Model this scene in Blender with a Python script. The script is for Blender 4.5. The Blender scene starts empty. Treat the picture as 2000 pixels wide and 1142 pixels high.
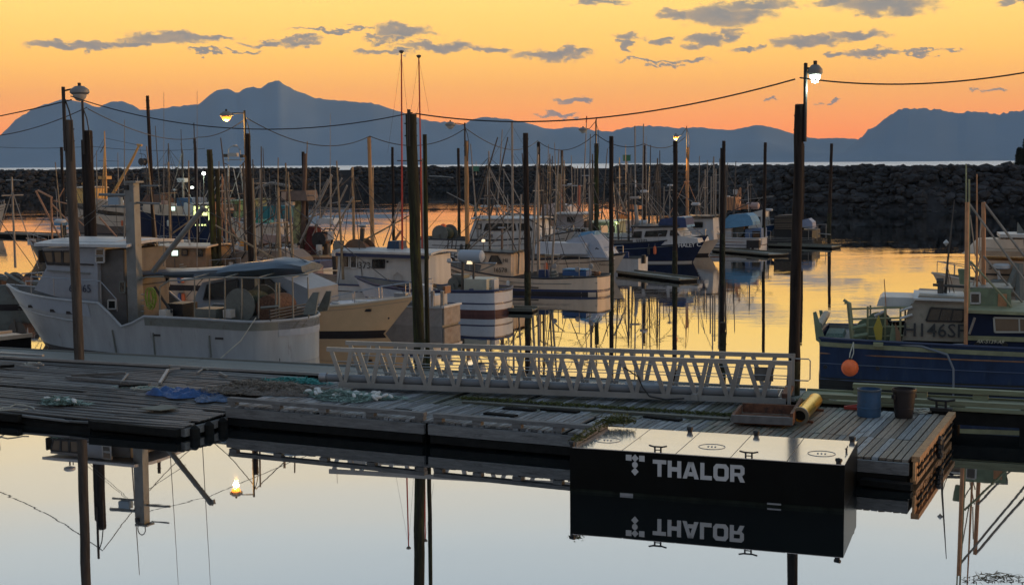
import bpy, math, random
import numpy as np
from mathutils import Vector, Matrix, noise
random.seed(7); rng = random.Random(11)
SC = bpy.context.scene; COL = SC.collection
R = math.radians

# ------------------------------------------------------------------ camera
FPX, HC, K = 2700.0, 6.5, 2700/2300
PITCH = math.atan(252/2700.0); ROLL = R(0.42)
_r0 = Vector((1, 0, 0)); _f = Vector((0, math.cos(PITCH), -math.sin(PITCH))); _u0 = Vector((0, math.sin(PITCH), math.cos(PITCH)))
_r = _r0*math.cos(ROLL) - _u0*math.sin(ROLL); _u = _r0*math.sin(ROLL) + _u0*math.cos(ROLL)
cam = bpy.data.cameras.new('camera'); camo = bpy.data.objects.new('camera', cam); COL.objects.link(camo)
cam.sensor_width = 36; cam.lens = 36*FPX/2000; cam.clip_start = 0.1; cam.clip_end = 60000
m = Matrix.Identity(4)
for i in range(3):
    m[i][0] = _r[i]; m[i][1] = _u[i]; m[i][2] = -_f[i]
m[2][3] = HC
camo.matrix_world = m; SC.camera = camo
def ray(px, py): return _f*FPX + _r*(px-1000) - _u*(py-571)
def P(px, py, z=0.0):                       # place on the level z
    d = ray(px, py); t = (z-HC)/d.z
    return Vector((d.x*t, d.y*t, z))
def PD(px, py, Y):                          # place at distance Y
    d = ray(px, py); t = Y/d.y
    return Vector((d.x*t, Y, HC+d.z*t))
# harbour grid: u along the floats, v away from the quay
DX, DY = 0.9066, -0.4220; OX, OY = -5.0, 37.8
ANG = math.atan2(DY, DX)
def UV(u, v, z=0.0): return Vector((OX+DX*u-DY*v, OY+DY*u+DX*v, z))
def toUV(p):
    x, y = p.x-OX, p.y-OY
    return DX*x+DY*y, -DY*x+DX*y
def PF(px, py, o, ang):                     # ray meets the upright plane through o with bearing ang -> (distance along, z)
    d = ray(px, py); nx, ny = -math.sin(ang), math.cos(ang)
    t = (nx*o.x+ny*o.y)/(nx*d.x+ny*d.y); p = Vector((d.x*t, d.y*t, HC+d.z*t))
    return (p.x-o.x)*math.cos(ang)+(p.y-o.y)*math.sin(ang), p.z
# walkway grid
WZ = .62
_a, _b = P(0, 697, WZ), P(1600, 784, WZ); WANG = math.atan2(_b.y-_a.y, _b.x-_a.x); WO = Vector((_a.x, _a.y, 0)); WC, WS = math.cos(WANG), math.sin(WANG)
def WUV(u, v, z=0.0): return Vector((WO.x+WC*u-WS*v, WO.y+WS*u+WC*v, z))

# ------------------------------------------------------------------ sky
W = bpy.data.worlds.new('World'); SC.world = W; W.use_nodes = True
nt = W.node_tree; nt.nodes.clear()
def nn(t, **k):
    n = nt.nodes.new(t)
    for a, b in k.items(): setattr(n, a, b)
    return n
def lk(a, b): nt.links.new(a, b)
def mth(op, a, b=None, clamp=False):
    n = nn('ShaderNodeMath', operation=op, use_clamp=clamp)
    for i, v in enumerate((a, b)):
        if v is None: continue
        if isinstance(v, (int, float)): n.inputs[i].default_value = v
        else: lk(v, n.inputs[i])
    return n.outputs[0]
def s2l(c): return tuple((x/255/12.92 if x/255 <= .04045 else ((x/255+.055)/1.055)**2.4) for x in c)
tc = nn('ShaderNodeTexCoord'); nrm = nn('ShaderNodeVectorMath', operation='NORMALIZE'); lk(tc.outputs['Generated'], nrm.inputs[0])
sx = nn('ShaderNodeSeparateXYZ'); lk(nrm.outputs[0], sx.inputs[0])
el = mth('ARCSINE', sx.outputs[2]); az = mth('ARCTAN2', sx.outputs[0], sx.outputs[1])
ramp = nn('ShaderNodeValToRGB'); cr = ramp.color_ramp
deg = mth('DIVIDE', mth('MULTIPLY', el, 57.29578), 90.0)
# stronger streaky bands: tiny wobble of the gradient
sn = nn('ShaderNodeTexNoise'); sn.inputs['Scale'].default_value = 2.2; sn.inputs['Detail'].default_value = 4
mp = nn('ShaderNodeMapping'); mp.inputs['Scale'].default_value = (1, 1, 16); lk(nrm.outputs[0], mp.inputs[0]); lk(mp.outputs[0], sn.inputs['Vector'])
wob = mth('MULTIPLY', mth('SUBTRACT', sn.outputs[0], .5), .030)
wob2 = mth('MULTIPLY', wob, mth('MINIMUM', mth('ABSOLUTE', mth('MULTIPLY', deg, 12)), 1.0))
lk(mth('ADD', mth('POWER', mth('MAXIMUM', deg, 0.0), 0.5), wob2), ramp.inputs[0])
GR = [(0, (255, 128, 66), 1.65), (1.0, (255, 137, 62), 1.6), (1.9, (255, 154, 70), 1.55), (3.1, (255, 173, 76), 1.5), (4.5, (255, 194, 90), 1.43), (6.8, (255, 210, 112), 1.40),
      (9, (252, 214, 140), 1.28), (11.3, (240, 222, 186), 1.26), (13.3, (222, 217, 203), 1.28), (15.2, (204, 211, 212), 1.32), (17.5, (190, 203, 211), 1.34), (24, (172, 190, 205), 1.15), (38, (140, 163, 186), .95),
      (60, (112, 140, 170), .8), (90, (100, 130, 165), .75)]
while len(cr.elements) < len(GR): cr.elements.new(0.5)
for e, (d_, c, k) in zip(cr.elements, GR): e.position = (d_/90)**.5
for e, (d_, c, k) in zip(cr.elements, GR):
    l = s2l(c); e.color = (l[0]*k, l[1]*k, l[2]*k, 1)
# the evening glow fades round to the east: azimuth factor
ca = mth('COSINE', mth('SUBTRACT', az, R(38)))
glow = mth('MULTIPLY', mth('ADD', ca, 1.0), .5)              # 1 towards the sunset, 0 opposite
glow = mth('MULTIPLY', mth('SUBTRACT', glow, 0.12), 1.55, True)
mx = nn('ShaderNodeMix', data_type='RGBA'); lk(glow, mx.inputs[0])
east = nn('ShaderNodeValToRGB'); ce = east.color_ramp
lk(mth('MAXIMUM', deg, 0.0), east.inputs[0])
ce.elements[0].color = (.34, .255, .19, 1); ce.elements[1].color = (.26, .36, .50, 1); ce.elements[1].position = .6; q_ = ce.elements.new(.14); q_.color = (.26, .25, .25, 1); q_ = ce.elements.new(.28); q_.color = (.19, .235, .32, 1)
lk(east.outputs[0], mx.inputs[6]); lk(ramp.outputs[0], mx.inputs[7])
# physically based dusk sky adds its own faint blue
nis = nn('ShaderNodeTexSky', sky_type='NISHITA'); nis.sun_disc = False; nis.sun_elevation = R(2); nis.sun_rotation = R(75)
nb = nn('ShaderNodeMix', data_type='RGBA', blend_type='ADD'); nb.inputs[0].default_value = 0.004
lk(mx.outputs[2], nb.inputs[6]); lk(nis.outputs[0], nb.inputs[7])
# clouds: long ragged banks, each at its own azimuth and elevation
def azel(px, py):
    d = ray(px, py).normalized(); return math.atan2(d.x, d.y), math.asin(d.z)
CL = [(130, 84, 88, 12), (185, 92, 42, 11), (330, 77, 105, 15), (250, 86, 60, 10), (400, 74, 70, 8), (585, 77, 65, 9), (520, 84, 50, 6), (790, 60, 70, 17), (750, 76, 40, 8), (860, 90, 100, 13), (740, 102, 70, 7),
      (960, 96, 60, 6), (1075, 108, 85, 13), (1120, 98, 40, 12), (1160, 5, 60, 9), (1410, 30, 95, 24), (1330, 28, 40, 14), (1470, 8, 90, 14), (1375, 80, 42, 14), (1420, 66, 28, 18), (1235, 68, 35, 12), (1225, 88, 20, 16), (1290, 78, 30, 9),
      (1450, 95, 35, 8), (1575, 80, 90, 16), (1590, 68, 40, 12), (1680, 68, 75, 12), (1700, 105, 60, 9), (1630, 108, 30, 7), (1730, 14, 110, 22), (1650, 4, 80, 14), (1790, 102, 50, 4), (1270, 118, 75, 4), (1345, 115, 40, 6), (1300, 125, 45, 3),
      (1120, 191, 42, 5), (1122, 197, 34, 5), (1090, 222, 50, 6), (1500, 199, 16, 3), (1620, 199, 20, 3), (390, 102, 45, 4), (470, 99, 40, 4), (650, 56, 90, 5), (1930, 169, 32, 4), (1990, 4, 40, 10), (1860, 95, 30, 4)]
V0 = nn('ShaderNodeCombineXYZ'); lk(az, V0.inputs[0]); lk(el, V0.inputs[1])
def cnoise(scale, det, st, amp):
    m_ = nn('ShaderNodeMapping'); m_.inputs['Scale'].default_value = (scale, scale*st, 1); lk(V0.outputs[0], m_.inputs[0])
    n_ = nn('ShaderNodeTexNoise'); n_.inputs['Detail'].default_value = det; n_.inputs['Scale'].default_value = 1; n_.inputs['Roughness'].default_value = .62; lk(m_.outputs[0], n_.inputs['Vector'])
    s_ = nn('ShaderNodeVectorMath', operation='SUBTRACT'); lk(n_.outputs['Color'], s_.inputs[0]); s_.inputs[1].default_value = (.5, .5, .5)
    a_ = nn('ShaderNodeVectorMath', operation='MULTIPLY'); lk(s_.outputs[0], a_.inputs[0]); a_.inputs[1].default_value = (amp, amp*.42, 0)
    return a_.outputs[0], n_.outputs[0]
n1, n1f = cnoise(60, 8, 2.0, .05); n2, n2f = cnoise(14, 3, 2.5, .022)
va = nn('ShaderNodeVectorMath', operation='ADD'); lk(V0.outputs[0], va.inputs[0]); lk(n1, va.inputs[1])
vb = nn('ShaderNodeVectorMath', operation='ADD'); lk(va.outputs[0], vb.inputs[0]); lk(n2, vb.inputs[1])
cur = None
for (cx, cy, rx, ry) in CL:
    a_, e_ = azel(cx, cy)
    n_ = nn('ShaderNodeVectorMath', operation='MULTIPLY_ADD')
    kx, ky = FPX/rx*1.22, FPX/ry*1.30
    lk(vb.outputs[0], n_.inputs[0]); n_.inputs[1].default_value = (kx, ky, 0); n_.inputs[2].default_value = (-a_*kx, -e_*ky, 0)
    l_ = nn('ShaderNodeVectorMath', operation='DOT_PRODUCT'); lk(n_.outputs[0], l_.inputs[0]); lk(n_.outputs[0], l_.inputs[1])
    cur = l_.outputs['Value'] if cur is None else mth('MINIMUM', cur, l_.outputs['Value'])
mr = nn('ShaderNodeMapRange', interpolation_type='SMOOTHSTEP'); mr.inputs['From Min'].default_value = 1.6; mr.inputs['From Max'].default_value = .35
lk(cur, mr.inputs['Value']); mr.inputs['To Max'].default_value = .86
cc = nn('ShaderNodeMix', data_type='RGBA'); cf = mth('ADD', mth('MULTIPLY', mth('SUBTRACT', n1f, .42), 1.8), mth('MULTIPLY', mth('SUBTRACT', cur, .25), .45), True); lk(cf, cc.inputs[0]); cc.inputs[6].default_value = (*s2l((122, 134, 150)), 1); cc.inputs[7].default_value = (*s2l((212, 178, 140)), 1)
mc = nn('ShaderNodeMix', data_type='RGBA'); lk(mr.outputs[0], mc.inputs[0]); lk(nb.outputs[2], mc.inputs[6]); lk(cc.outputs[2], mc.inputs[7])
bg = nn('ShaderNodeBackground'); bg.inputs[1].default_value = 1.0; lk(mc.outputs[2], bg.inputs[0])
wo = nn('ShaderNodeOutputWorld'); lk(bg.outputs[0], wo.inputs[0])

# ------------------------------------------------------------------ low evening sun, far round to the right
sl = bpy.data.lights.new('sun', 'SUN'); sl.energy = 1.9; sl.angle = R(9); sl.color = (1, .50, .16)
so = bpy.data.objects.new('sun', sl); COL.objects.link(so)
SAZ, SEL = R(82), R(3.5)                     # azimuth from the view direction towards +X
sd = Vector((math.sin(SAZ)*math.cos(SEL), math.cos(SAZ)*math.cos(SEL), math.sin(SEL)))
so.rotation_euler = (-sd).to_track_quat('-Z', 'Y').to_euler()
SC.view_settings.view_transform = 'Standard'; SC.view_settings.look = 'None'
SC.view_settings.exposure = 0; SC.view_settings.gamma = 1; SC.view_settings.use_curve_mapping = False
SC.render.engine = 'CYCLES'
SC.cycles.volume_bounces = 0; SC.cycles.max_bounces = 8; SC.cycles.glossy_bounces = 5; SC.cycles.diffuse_bounces = 3
SC.cycles.sample_clamp_indirect = 6

# ------------------------------------------------------------------ materials
MATS = {}
def mat(name, col, rough=.6, metal=0, var=.0, vscale=3, bump=0, bscale=20, emit=0, ecol=None, stretch=(1, 1, 1), dirt=None, dscale=1.2, dthr=.55, spec=.5, rand=0, island=False):
    if name in MATS: return MATS[name]
    M = bpy.data.materials.new(name); M.use_nodes = True; t = M.node_tree
    b = t.nodes['Principled BSDF']; b.inputs['Roughness'].default_value = rough; b.inputs['Metallic'].default_value = metal
    b.inputs['Base Color'].default_value = (*col, 1); b.inputs['Specular IOR Level'].default_value = spec
    if var or bump or dirt or rand:
        tcn = t.nodes.new('ShaderNodeTexCoord'); mpn = t.nodes.new('ShaderNodeMapping'); mpn.inputs['Scale'].default_value = stretch
        oi = t.nodes.new('ShaderNodeObjectInfo'); off = t.nodes.new('ShaderNodeVectorMath'); off.operation = 'SCALE'; off.inputs[0].default_value = (37, 53, 71); t.links.new(oi.outputs['Random'], off.inputs['Scale'])
        t.links.new(tcn.outputs['Object'], mpn.inputs[0])
        ad = t.nodes.new('ShaderNodeVectorMath'); ad.operation = 'ADD'; t.links.new(mpn.outputs[0], ad.inputs[0]); t.links.new(off.outputs[0], ad.inputs[1])
        n = t.nodes.new('ShaderNodeTexNoise'); n.inputs['Scale'].default_value = vscale; n.inputs['Detail'].default_value = 7; n.inputs['Roughness'].default_value = .65
        t.links.new(ad.outputs[0], n.inputs['Vector'])
        v = t.nodes.new('ShaderNodeMapRange'); v.inputs['From Min'].default_value = .3; v.inputs['From Max'].default_value = .7; v.inputs['To Min'].default_value = 1-var; v.inputs['To Max'].default_value = 1+var
        t.links.new(n.outputs[0], v.inputs['Value'])
        val = v.outputs[0]
        if rand:
            r_ = t.nodes.new('ShaderNodeMapRange'); r_.inputs['To Min'].default_value = 1-rand; r_.inputs['To Max'].default_value = 1+rand; t.links.new(oi.outputs['Random'], r_.inputs['Value'])
            mm = t.nodes.new('ShaderNodeMath'); mm.operation = 'MULTIPLY'; t.links.new(val, mm.inputs[0]); t.links.new(r_.outputs[0], mm.inputs[1]); val = mm.outputs[0]
        if island:
            gi = t.nodes.new('ShaderNodeNewGeometry'); r_ = t.nodes.new('ShaderNodeMapRange'); r_.inputs['To Min'].default_value = .6; r_.inputs['To Max'].default_value = 1.45; t.links.new(gi.outputs['Random Per Island'], r_.inputs['Value'])
            mm = t.nodes.new('ShaderNodeMath'); mm.operation = 'MULTIPLY'; t.links.new(val, mm.inputs[0]); t.links.new(r_.outputs[0], mm.inputs[1]); val = mm.outputs[0]
        sc_ = t.nodes.new('ShaderNodeVectorMath'); sc_.operation = 'SCALE'; sc_.inputs[0].default_value = col; t.links.new(val, sc_.inputs['Scale'])
        out = sc_.outputs[0]
        if dirt:
            n2_ = t.nodes.new('ShaderNodeTexNoise'); n2_.inputs['Scale'].default_value = dscale; n2_.inputs['Detail'].default_value = 6; n2_.inputs['Roughness'].default_value = .7; t.links.new(ad.outputs[0], n2_.inputs['Vector'])
            q = t.nodes.new('ShaderNodeMapRange'); q.inputs['From Min'].default_value = dthr; q.inputs['From Max'].default_value = dthr+.16; t.links.new(n2_.outputs[0], q.inputs['Value'])
            mi = t.nodes.new('ShaderNodeMix'); mi.data_type = 'RGBA'; t.links.new(q.outputs[0], mi.inputs[0]); t.links.new(out, mi.inputs[6]); mi.inputs[7].default_value = (*dirt, 1); out = mi.outputs[2]
        t.links.new(out, b.inputs['Base Color'])
        if bump:
            n3 = t.nodes.new('ShaderNodeTexNoise'); n3.inputs['Scale'].default_value = bscale; n3.inputs['Detail'].default_value = 5; t.links.new(ad.outputs[0], n3.inputs['Vector'])
            bp = t.nodes.new('ShaderNodeBump'); bp.inputs['Strength'].default_value = min(1, bump); bp.inputs['Distance'].default_value = .02; t.links.new(n3.outputs[0], bp.inputs['Height']); t.links.new(bp.outputs[0], b.inputs['Normal'])
    if emit:
        b.inputs['Emission Color'].default_value = (*(ecol or col), 1); b.inputs['Emission Strength'].default_value = emit
    MATS[name] = M; return M

# ------------------------------------------------------------------ mesh helpers
class MB:
    def __init__(s): s.v = []; s.f = []
    def add(s, vs, fs):
        o = len(s.v); s.v += [tuple(x) for x in vs]; s.f += [tuple(i+o for i in f) for f in fs]; return s
    def box(s, c, d, rz=0, ry=0, taper=1.0):
        cx, cy, cz = c; hx, hy, hz = d[0]/2, d[1]/2, d[2]/2
        M_ = Matrix.Rotation(rz, 3, 'Z') @ Matrix.Rotation(ry, 3, 'Y')
        vs = []
        for z in (-1, 1):
            k = 1 if z < 0 else taper
            for x, y in ((-1, -1), (1, -1), (1, 1), (-1, 1)):
                p = M_ @ Vector((x*hx*k, y*hy*k, z*hz)); vs.append((p.x+cx, p.y+cy, p.z+cz))
        return s.add(vs, [(0, 3, 2, 1), (4, 5, 6, 7), (0, 1, 5, 4), (1, 2, 6, 5), (2, 3, 7, 6), (3, 0, 4, 7)])
    def bar(s, a, b, w, h=None, up=(0, 0, 1)):
        a, b = Vector(a), Vector(b); h = h or w; d = (b-a)
        if d.length < 1e-6: return s
        d.normalize(); upv = Vector(up)
        if abs(d.dot(upv)) > .98: upv = Vector((1, 0, 0))
        x = d.cross(upv).normalized(); y = x.cross(d)
        vs = [p+x*i*w/2+y*j*h/2 for p in (a, b) for i, j in ((-1, -1), (1, -1), (1, 1), (-1, 1))]
        return s.add(vs, [(0, 3, 2, 1), (4, 5, 6, 7), (0, 1, 5, 4), (1, 2, 6, 5), (2, 3, 7, 6), (3, 0, 4, 7)])
    def tube(s, pts, r, n=6, cap=True):
        pts = [Vector(p) for p in pts]; rs = r if isinstance(r, (list, tuple)) else [r]*len(pts)
        rings = []; o = len(s.v)
        for i, p in enumerate(pts):
            d = (pts[min(i+1, len(pts)-1)]-pts[max(i-1, 0)])
            if d.length < 1e-9: d = Vector((0, 0, 1))
            d.normalize(); up = Vector((0, 0, 1)) if abs(d.z) < .95 else Vector((1, 0, 0))
            x = d.cross(up).normalized(); y = x.cross(d)
            for k in range(n):
                a = 2*math.pi*k/n; q = p+(x*math.cos(a)+y*math.sin(a))*rs[i]; s.v.append((q.x, q.y, q.z))
        for i in range(len(pts)-1):
            for k in range(n):
                k2 = (k+1) % n; s.f.append((o+i*n+k, o+i*n+k2, o+(i+1)*n+k2, o+(i+1)*n+k))
        if cap:
            s.f.append(tuple(o+k for k in range(n))[::-1]); s.f.append(tuple(o+(len(pts)-1)*n+k for k in range(n)))
        return s
    def lathe(s, c, prof, n=16, axis='Z', cap=True):
        o = len(s.v)
        for (r, z) in prof:
            for k in range(n):
                a = 2*math.pi*k/n; x, y = r*math.cos(a), r*math.sin(a)
                p = (x, y, z) if axis == 'Z' else ((z, x, y) if axis == 'X' else (x, z, y))
                s.v.append((c[0]+p[0], c[1]+p[1], c[2]+p[2]))
        for i in range(len(prof)-1):
            for k in range(n):
                k2 = (k+1) % n; s.f.append((o+i*n+k, o+i*n+k2, o+(i+1)*n+k2, o+(i+1)*n+k))
        if cap:
            if prof[0][0] > 1e-4: s.f.append(tuple(o+k for k in range(n))[::-1])
            if prof[-1][0] > 1e-4: s.f.append(tuple(o+(len(prof)-1)*n+k for k in range(n)))
        return s
    def prism(s, poly, fn, h0, h1):          # poly in 2-D, fn(a, b, h) -> 3-D
        n = len(poly); o = len(s.v)
        s.v += [tuple(fn(a, b, h0)) for a, b in poly]+[tuple(fn(a, b, h1)) for a, b in poly]
        s.f.append(tuple(o+i for i in range(n))[::-1]); s.f.append(tuple(o+n+i for i in range(n)))
        for i in range(n): j = (i+1) % n; s.f.append((o+i, o+j, o+n+j, o+n+i))
        return s
    def grid(s, rows):                       # rows of points, skinned
        o = len(s.v); n = len(rows[0])
        for r_ in rows: s.v += [tuple(p) for p in r_]
        for i in range(len(rows)-1):
            for k in range(n-1): s.f.append((o+i*n+k, o+i*n+k+1, o+(i+1)*n+k+1, o+(i+1)*n+k))
        return s
    def mesh(s, name, mt, smooth=False):
        me = bpy.data.meshes.new(name); me.from_pydata(s.v, [], s.f); me.materials.append(mt)
        if smooth:
            me.polygons.foreach_set('use_smooth', [True]*len(me.polygons))
            try: me.set_sharp_from_angle(angle=R(42))
            except Exception: pass
        me.update(); return me
    def build(s, name, mt, parent=None, smooth=False, loc=None, rz=None):
        o = bpy.data.objects.new(name, s.mesh(name, mt, smooth)); COL.objects.link(o)
        if parent: o.parent = parent
        if loc is not None: o.location = loc
        if rz is not None: o.rotation_euler = (0, 0, rz)
        return o
def tag(o, label=None, cat=None, group=None, kind=None):
    if label: o['label'] = label
    if cat: o['category'] = cat
    if group: o['group'] = group
    if kind: o['kind'] = kind
    return o
def empty(name, loc, rz, label, cat, group=None):
    o = bpy.data.objects.new(name, None); o.empty_display_size = .3; COL.objects.link(o); o.location = loc; o.rotation_euler = (0, 0, rz)
    return tag(o, label, cat, group)
def inst(name, me, parent, loc=(0, 0, 0), rot=(0, 0, 0), scale=(1, 1, 1)):
    o = bpy.data.objects.new(name, me); COL.objects.link(o); o.parent = parent; o.location = loc; o.rotation_euler = rot; o.scale = scale; return o
_txt = {}
def text(name, s_, size, mt, parent, origin, xdir, up, bold=0, depth=.006, align='CENTER', shear=0):
    key = (s_, bold, shear, align)
    if key not in _txt:
        cu = bpy.data.curves.new('t', 'FONT'); cu.body = s_; cu.size = 1; cu.offset = bold; cu.extrude = .01; cu.align_x = align; cu.shear = shear; cu.resolution_u = 2
        to = bpy.data.objects.new('t', cu); COL.objects.link(to); dg = bpy.context.evaluated_depsgraph_get(); dg.update()
        me = bpy.data.meshes.new_from_object(to.evaluated_get(dg)); bpy.data.objects.remove(to); _txt[key] = me
    me = _txt[key].copy(); me.materials.clear(); me.materials.append(mt)
    o = bpy.data.objects.new(name, me); COL.objects.link(o); o.parent = parent
    x = Vector(xdir).normalized(); y = Vector(up).normalized(); z = x.cross(y)
    M_ = Matrix.Identity(4)
    for i in range(3): M_[i][0] = x[i]*size; M_[i][1] = y[i]*size; M_[i][2] = z[i]*depth*100; M_[i][3] = origin[i]+z[i]*depth
    o.matrix_local = M_
    return o
# ================================================================== SETTING
def land(name, prof, Y, front, seed, mt, back=2500):
    # prof: (px, py) ridge line seen at distance Y; slopes run down to the sea in front and behind
    prof = [(p[0], p[1]) for p in prof]; xs = np.array([p[0] for p in prof], float); ys = np.array([p[1] for p in prof], float)
    N = 420; mb = MB(); rows = []
    px = np.linspace(xs[0], xs[-1], N); py = np.interp(px, xs, ys)
    K = [(-front, 0), (-front*.86, .06), (-front*.7, .18), (-front*.52, .37), (-front*.34, .58), (-front*.18, .78), (-front*.07, .93), (0, 1), (back*.3, .7), (back, 0)]
    for dy, fr in K:
        row = []
        for i in range(N):
            q = PD(px[i], py[i], Y); h = max(q.z, 2)
            if fr == 1: h += (noise.noise(Vector((px[i]*.11, seed, 0)))*14 + noise.noise(Vector((px[i]*.4, seed, 3)))*7)
            yy = Y+dy; x = q.x*(yy/Y)
            nz = noise.fractal(Vector((x*.0011, yy*.0008, seed)), 1, 2, 4)
            hh = h*fr + (nz*120*fr*(1-fr)*2.2 if 0 < fr < 1 else 0)
            row.append((x, yy, max(hh, -3) if fr else -3))
        rows.append(row)
    mb.grid(rows)
    o = mb.build(name, mt, smooth=True); return tag(o, kind='structure')
MT = mat('hazy_mountain_slope', (.18, .255, .34), .95, var=.12, vscale=.0006, spec=.05)  # slope colour carries part of the blue distance haze
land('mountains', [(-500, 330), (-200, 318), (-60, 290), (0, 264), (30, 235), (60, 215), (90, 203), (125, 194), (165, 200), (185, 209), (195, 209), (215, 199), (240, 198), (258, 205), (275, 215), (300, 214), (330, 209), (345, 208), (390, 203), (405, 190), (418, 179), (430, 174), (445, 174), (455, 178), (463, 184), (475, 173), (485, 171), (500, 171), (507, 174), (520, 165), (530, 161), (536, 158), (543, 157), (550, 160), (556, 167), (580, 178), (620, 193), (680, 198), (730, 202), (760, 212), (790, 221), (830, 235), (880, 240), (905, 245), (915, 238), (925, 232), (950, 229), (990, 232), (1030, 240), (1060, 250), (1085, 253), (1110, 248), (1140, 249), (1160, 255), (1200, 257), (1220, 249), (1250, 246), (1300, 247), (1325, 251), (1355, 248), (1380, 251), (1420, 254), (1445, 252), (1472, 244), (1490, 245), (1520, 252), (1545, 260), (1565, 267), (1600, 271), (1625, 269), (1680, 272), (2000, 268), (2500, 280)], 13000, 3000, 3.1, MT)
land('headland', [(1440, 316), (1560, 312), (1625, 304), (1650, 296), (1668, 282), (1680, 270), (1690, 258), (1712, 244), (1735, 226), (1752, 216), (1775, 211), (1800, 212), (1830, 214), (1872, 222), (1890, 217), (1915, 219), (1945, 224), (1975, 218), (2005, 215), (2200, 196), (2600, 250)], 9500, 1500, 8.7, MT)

# water: one sheet to the horizon
def water():
    M = bpy.data.materials.new('water'); M.use_nodes = True; t = M.node_tree; t.nodes.clear()
    o = t.nodes.new('ShaderNodeOutputMaterial'); g = t.nodes.new('ShaderNodeBsdfGlossy'); d = t.nodes.new('ShaderNodeBsdfDiffuse'); mx = t.nodes.new('ShaderNodeMixShader')
    d.inputs[0].default_value = (.008, .014, .016, 1); g.inputs[0].default_value = (.97, .97, .97, 1)
    lw = t.nodes.new('ShaderNodeFresnel'); lw.inputs[0].default_value = 1.33
    geo = t.nodes.new('ShaderNodeNewGeometry')
    f = t.nodes.new('ShaderNodeMapRange'); f.inputs['From Min'].default_value = .02; f.inputs['From Max'].default_value = .36; f.inputs['To Min'].default_value = .50; f.inputs['To Max'].default_value = .84
    t.links.new(lw.outputs[0], f.inputs['Value']); t.links.new(f.outputs[0], mx.inputs[0]); t.links.new(d.outputs[0], mx.inputs[1]); t.links.new(g.outputs[0], mx.inputs[2]); t.links.new(mx.outputs[0], o.inputs[0])
    sep = t.nodes.new('ShaderNodeSeparateXYZ'); t.links.new(geo.outputs['Position'], sep.inputs[0])
    # sheltered near the floats, light airs out in the basin, a sea beyond the breakwater
    def rng_(a, b, c, d_):
        r_ = t.nodes.new('ShaderNodeMapRange'); r_.inputs['From Min'].default_value = a; r_.inputs['From Max'].default_value = b; r_.inputs['To Min'].default_value = c; r_.inputs['To Max'].default_value = d_; t.links.new(sep.outputs[1], r_.inputs['Value']); return r_.outputs[0]
    def nz(sc, st, det):
        mp_ = t.nodes.new('ShaderNodeMapping'); mp_.inputs['Scale'].default_value = (sc*st[0], sc*st[1], sc); t.links.new(geo.outputs['Position'], mp_.inputs[0])
        n_ = t.nodes.new('ShaderNodeTexNoise'); n_.inputs['Detail'].default_value = det; n_.inputs['Scale'].default_value = 1; t.links.new(mp_.outputs[0], n_.inputs['Vector']); return n_.outputs[0]
    def mul(a, b):
        n_ = t.nodes.new('ShaderNodeMath'); n_.operation = 'MULTIPLY'
        for i, v in enumerate((a, b)):
            if isinstance(v, (int, float)): n_.inputs[i].default_value = v
            else: t.links.new(v, n_.inputs[i])
        return n_.outputs[0]
    def add(a, b):
        n_ = t.nodes.new('ShaderNodeMath'); n_.operation = 'ADD'; t.links.new(a, n_.inputs[0]); t.links.new(b, n_.inputs[1]); return n_.outputs[0]
    patch = t.nodes.new('ShaderNodeMapRange'); patch.inputs['From Min'].default_value = .42; patch.inputs['From Max'].default_value = .62; t.links.new(nz(.05, (1, 2), 2), patch.inputs['Value'])
    h = mul(mul(nz(1.1, (.45, 1.6), 3), patch.outputs[0]), mul(rng_(36, 75, .10, 1), .0075))
    h = add(h, mul(nz(.35, (.4, 1.5), 2), mul(rng_(33, 75, .15, 1), .0045)))
    h = add(h, mul(nz(.5, (.5, 1), 4), rng_(370, 500, 0, .6)))
    b = t.nodes.new('ShaderNodeBump'); b.inputs['Distance'].default_value = 1; b.inputs['Strength'].default_value = 1; t.links.new(h, b.inputs['Height'])
    t.links.new(b.outputs[0], g.inputs['Normal']); t.links.new(rng_(370, 500, .012, .42), g.inputs['Roughness'])
    return M
WM = water()
wo_ = MB().add([(-24000, -40, 0), (24000, -40, 0), (24000, 19000, 0), (-24000, 19000, 0)], [(0, 1, 2, 3)]).build('water', WM); tag(wo_, kind='structure')

# breakwater of tumbled armour stone
RM = mat('armour_stone', (.036, .035, .036), .9, var=.35, vscale=1.5, bump=.6, bscale=6, rand=.45, spec=.25)
RM2 = mat('armour_stone_mass', (.034, .033, .033), .9, var=.35, vscale=1.5, bump=.6, bscale=6, island=True, spec=.25)
RML = mat('rubble_core', (.030, .029, .030), .95, var=.4, vscale=.8, spec=.2)
BP = [(x_, y_*K) for x_, y_ in [(-420, 180), (-200, 235), (-110, 262), (-40, 298), (18, 304), (25, 235), (31, 166), (50, 149), (75, 146), (140, 138), (300, 120)]]
def poly_at(s):
    for a, b in zip(BP, BP[1:]):
        l = math.hypot(b[0]-a[0], b[1]-a[1])
        if s <= l: return (a[0]+(b[0]-a[0])*s/l, a[1]+(b[1]-a[1])*s/l), ((b[0]-a[0])/l, (b[1]-a[1])/l)
        s -= l
    return BP[-1], ((b[0]-a[0])/l, (b[1]-a[1])/l)
TOT = sum(math.hypot(b[0]-a[0], b[1]-a[1]) for a, b in zip(BP, BP[1:]))
rows = [[] for _ in range(5)]
s = 0
while s < TOT:
    (x, y), (tx, ty) = poly_at(s); nx, ny = -ty, tx
    for r_, (d_, z_) in zip(rows, ((-1, -2), (9, 5.1), (13.5, 5.1), (20, 1), (24, -3))): r_.append((x+nx*d_, y+ny*d_, z_+rng.uniform(-.3, .1)))
    s += 6
bw = MB().grid(rows).build('breakwater', RML); tag(bw, kind='structure')
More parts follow.
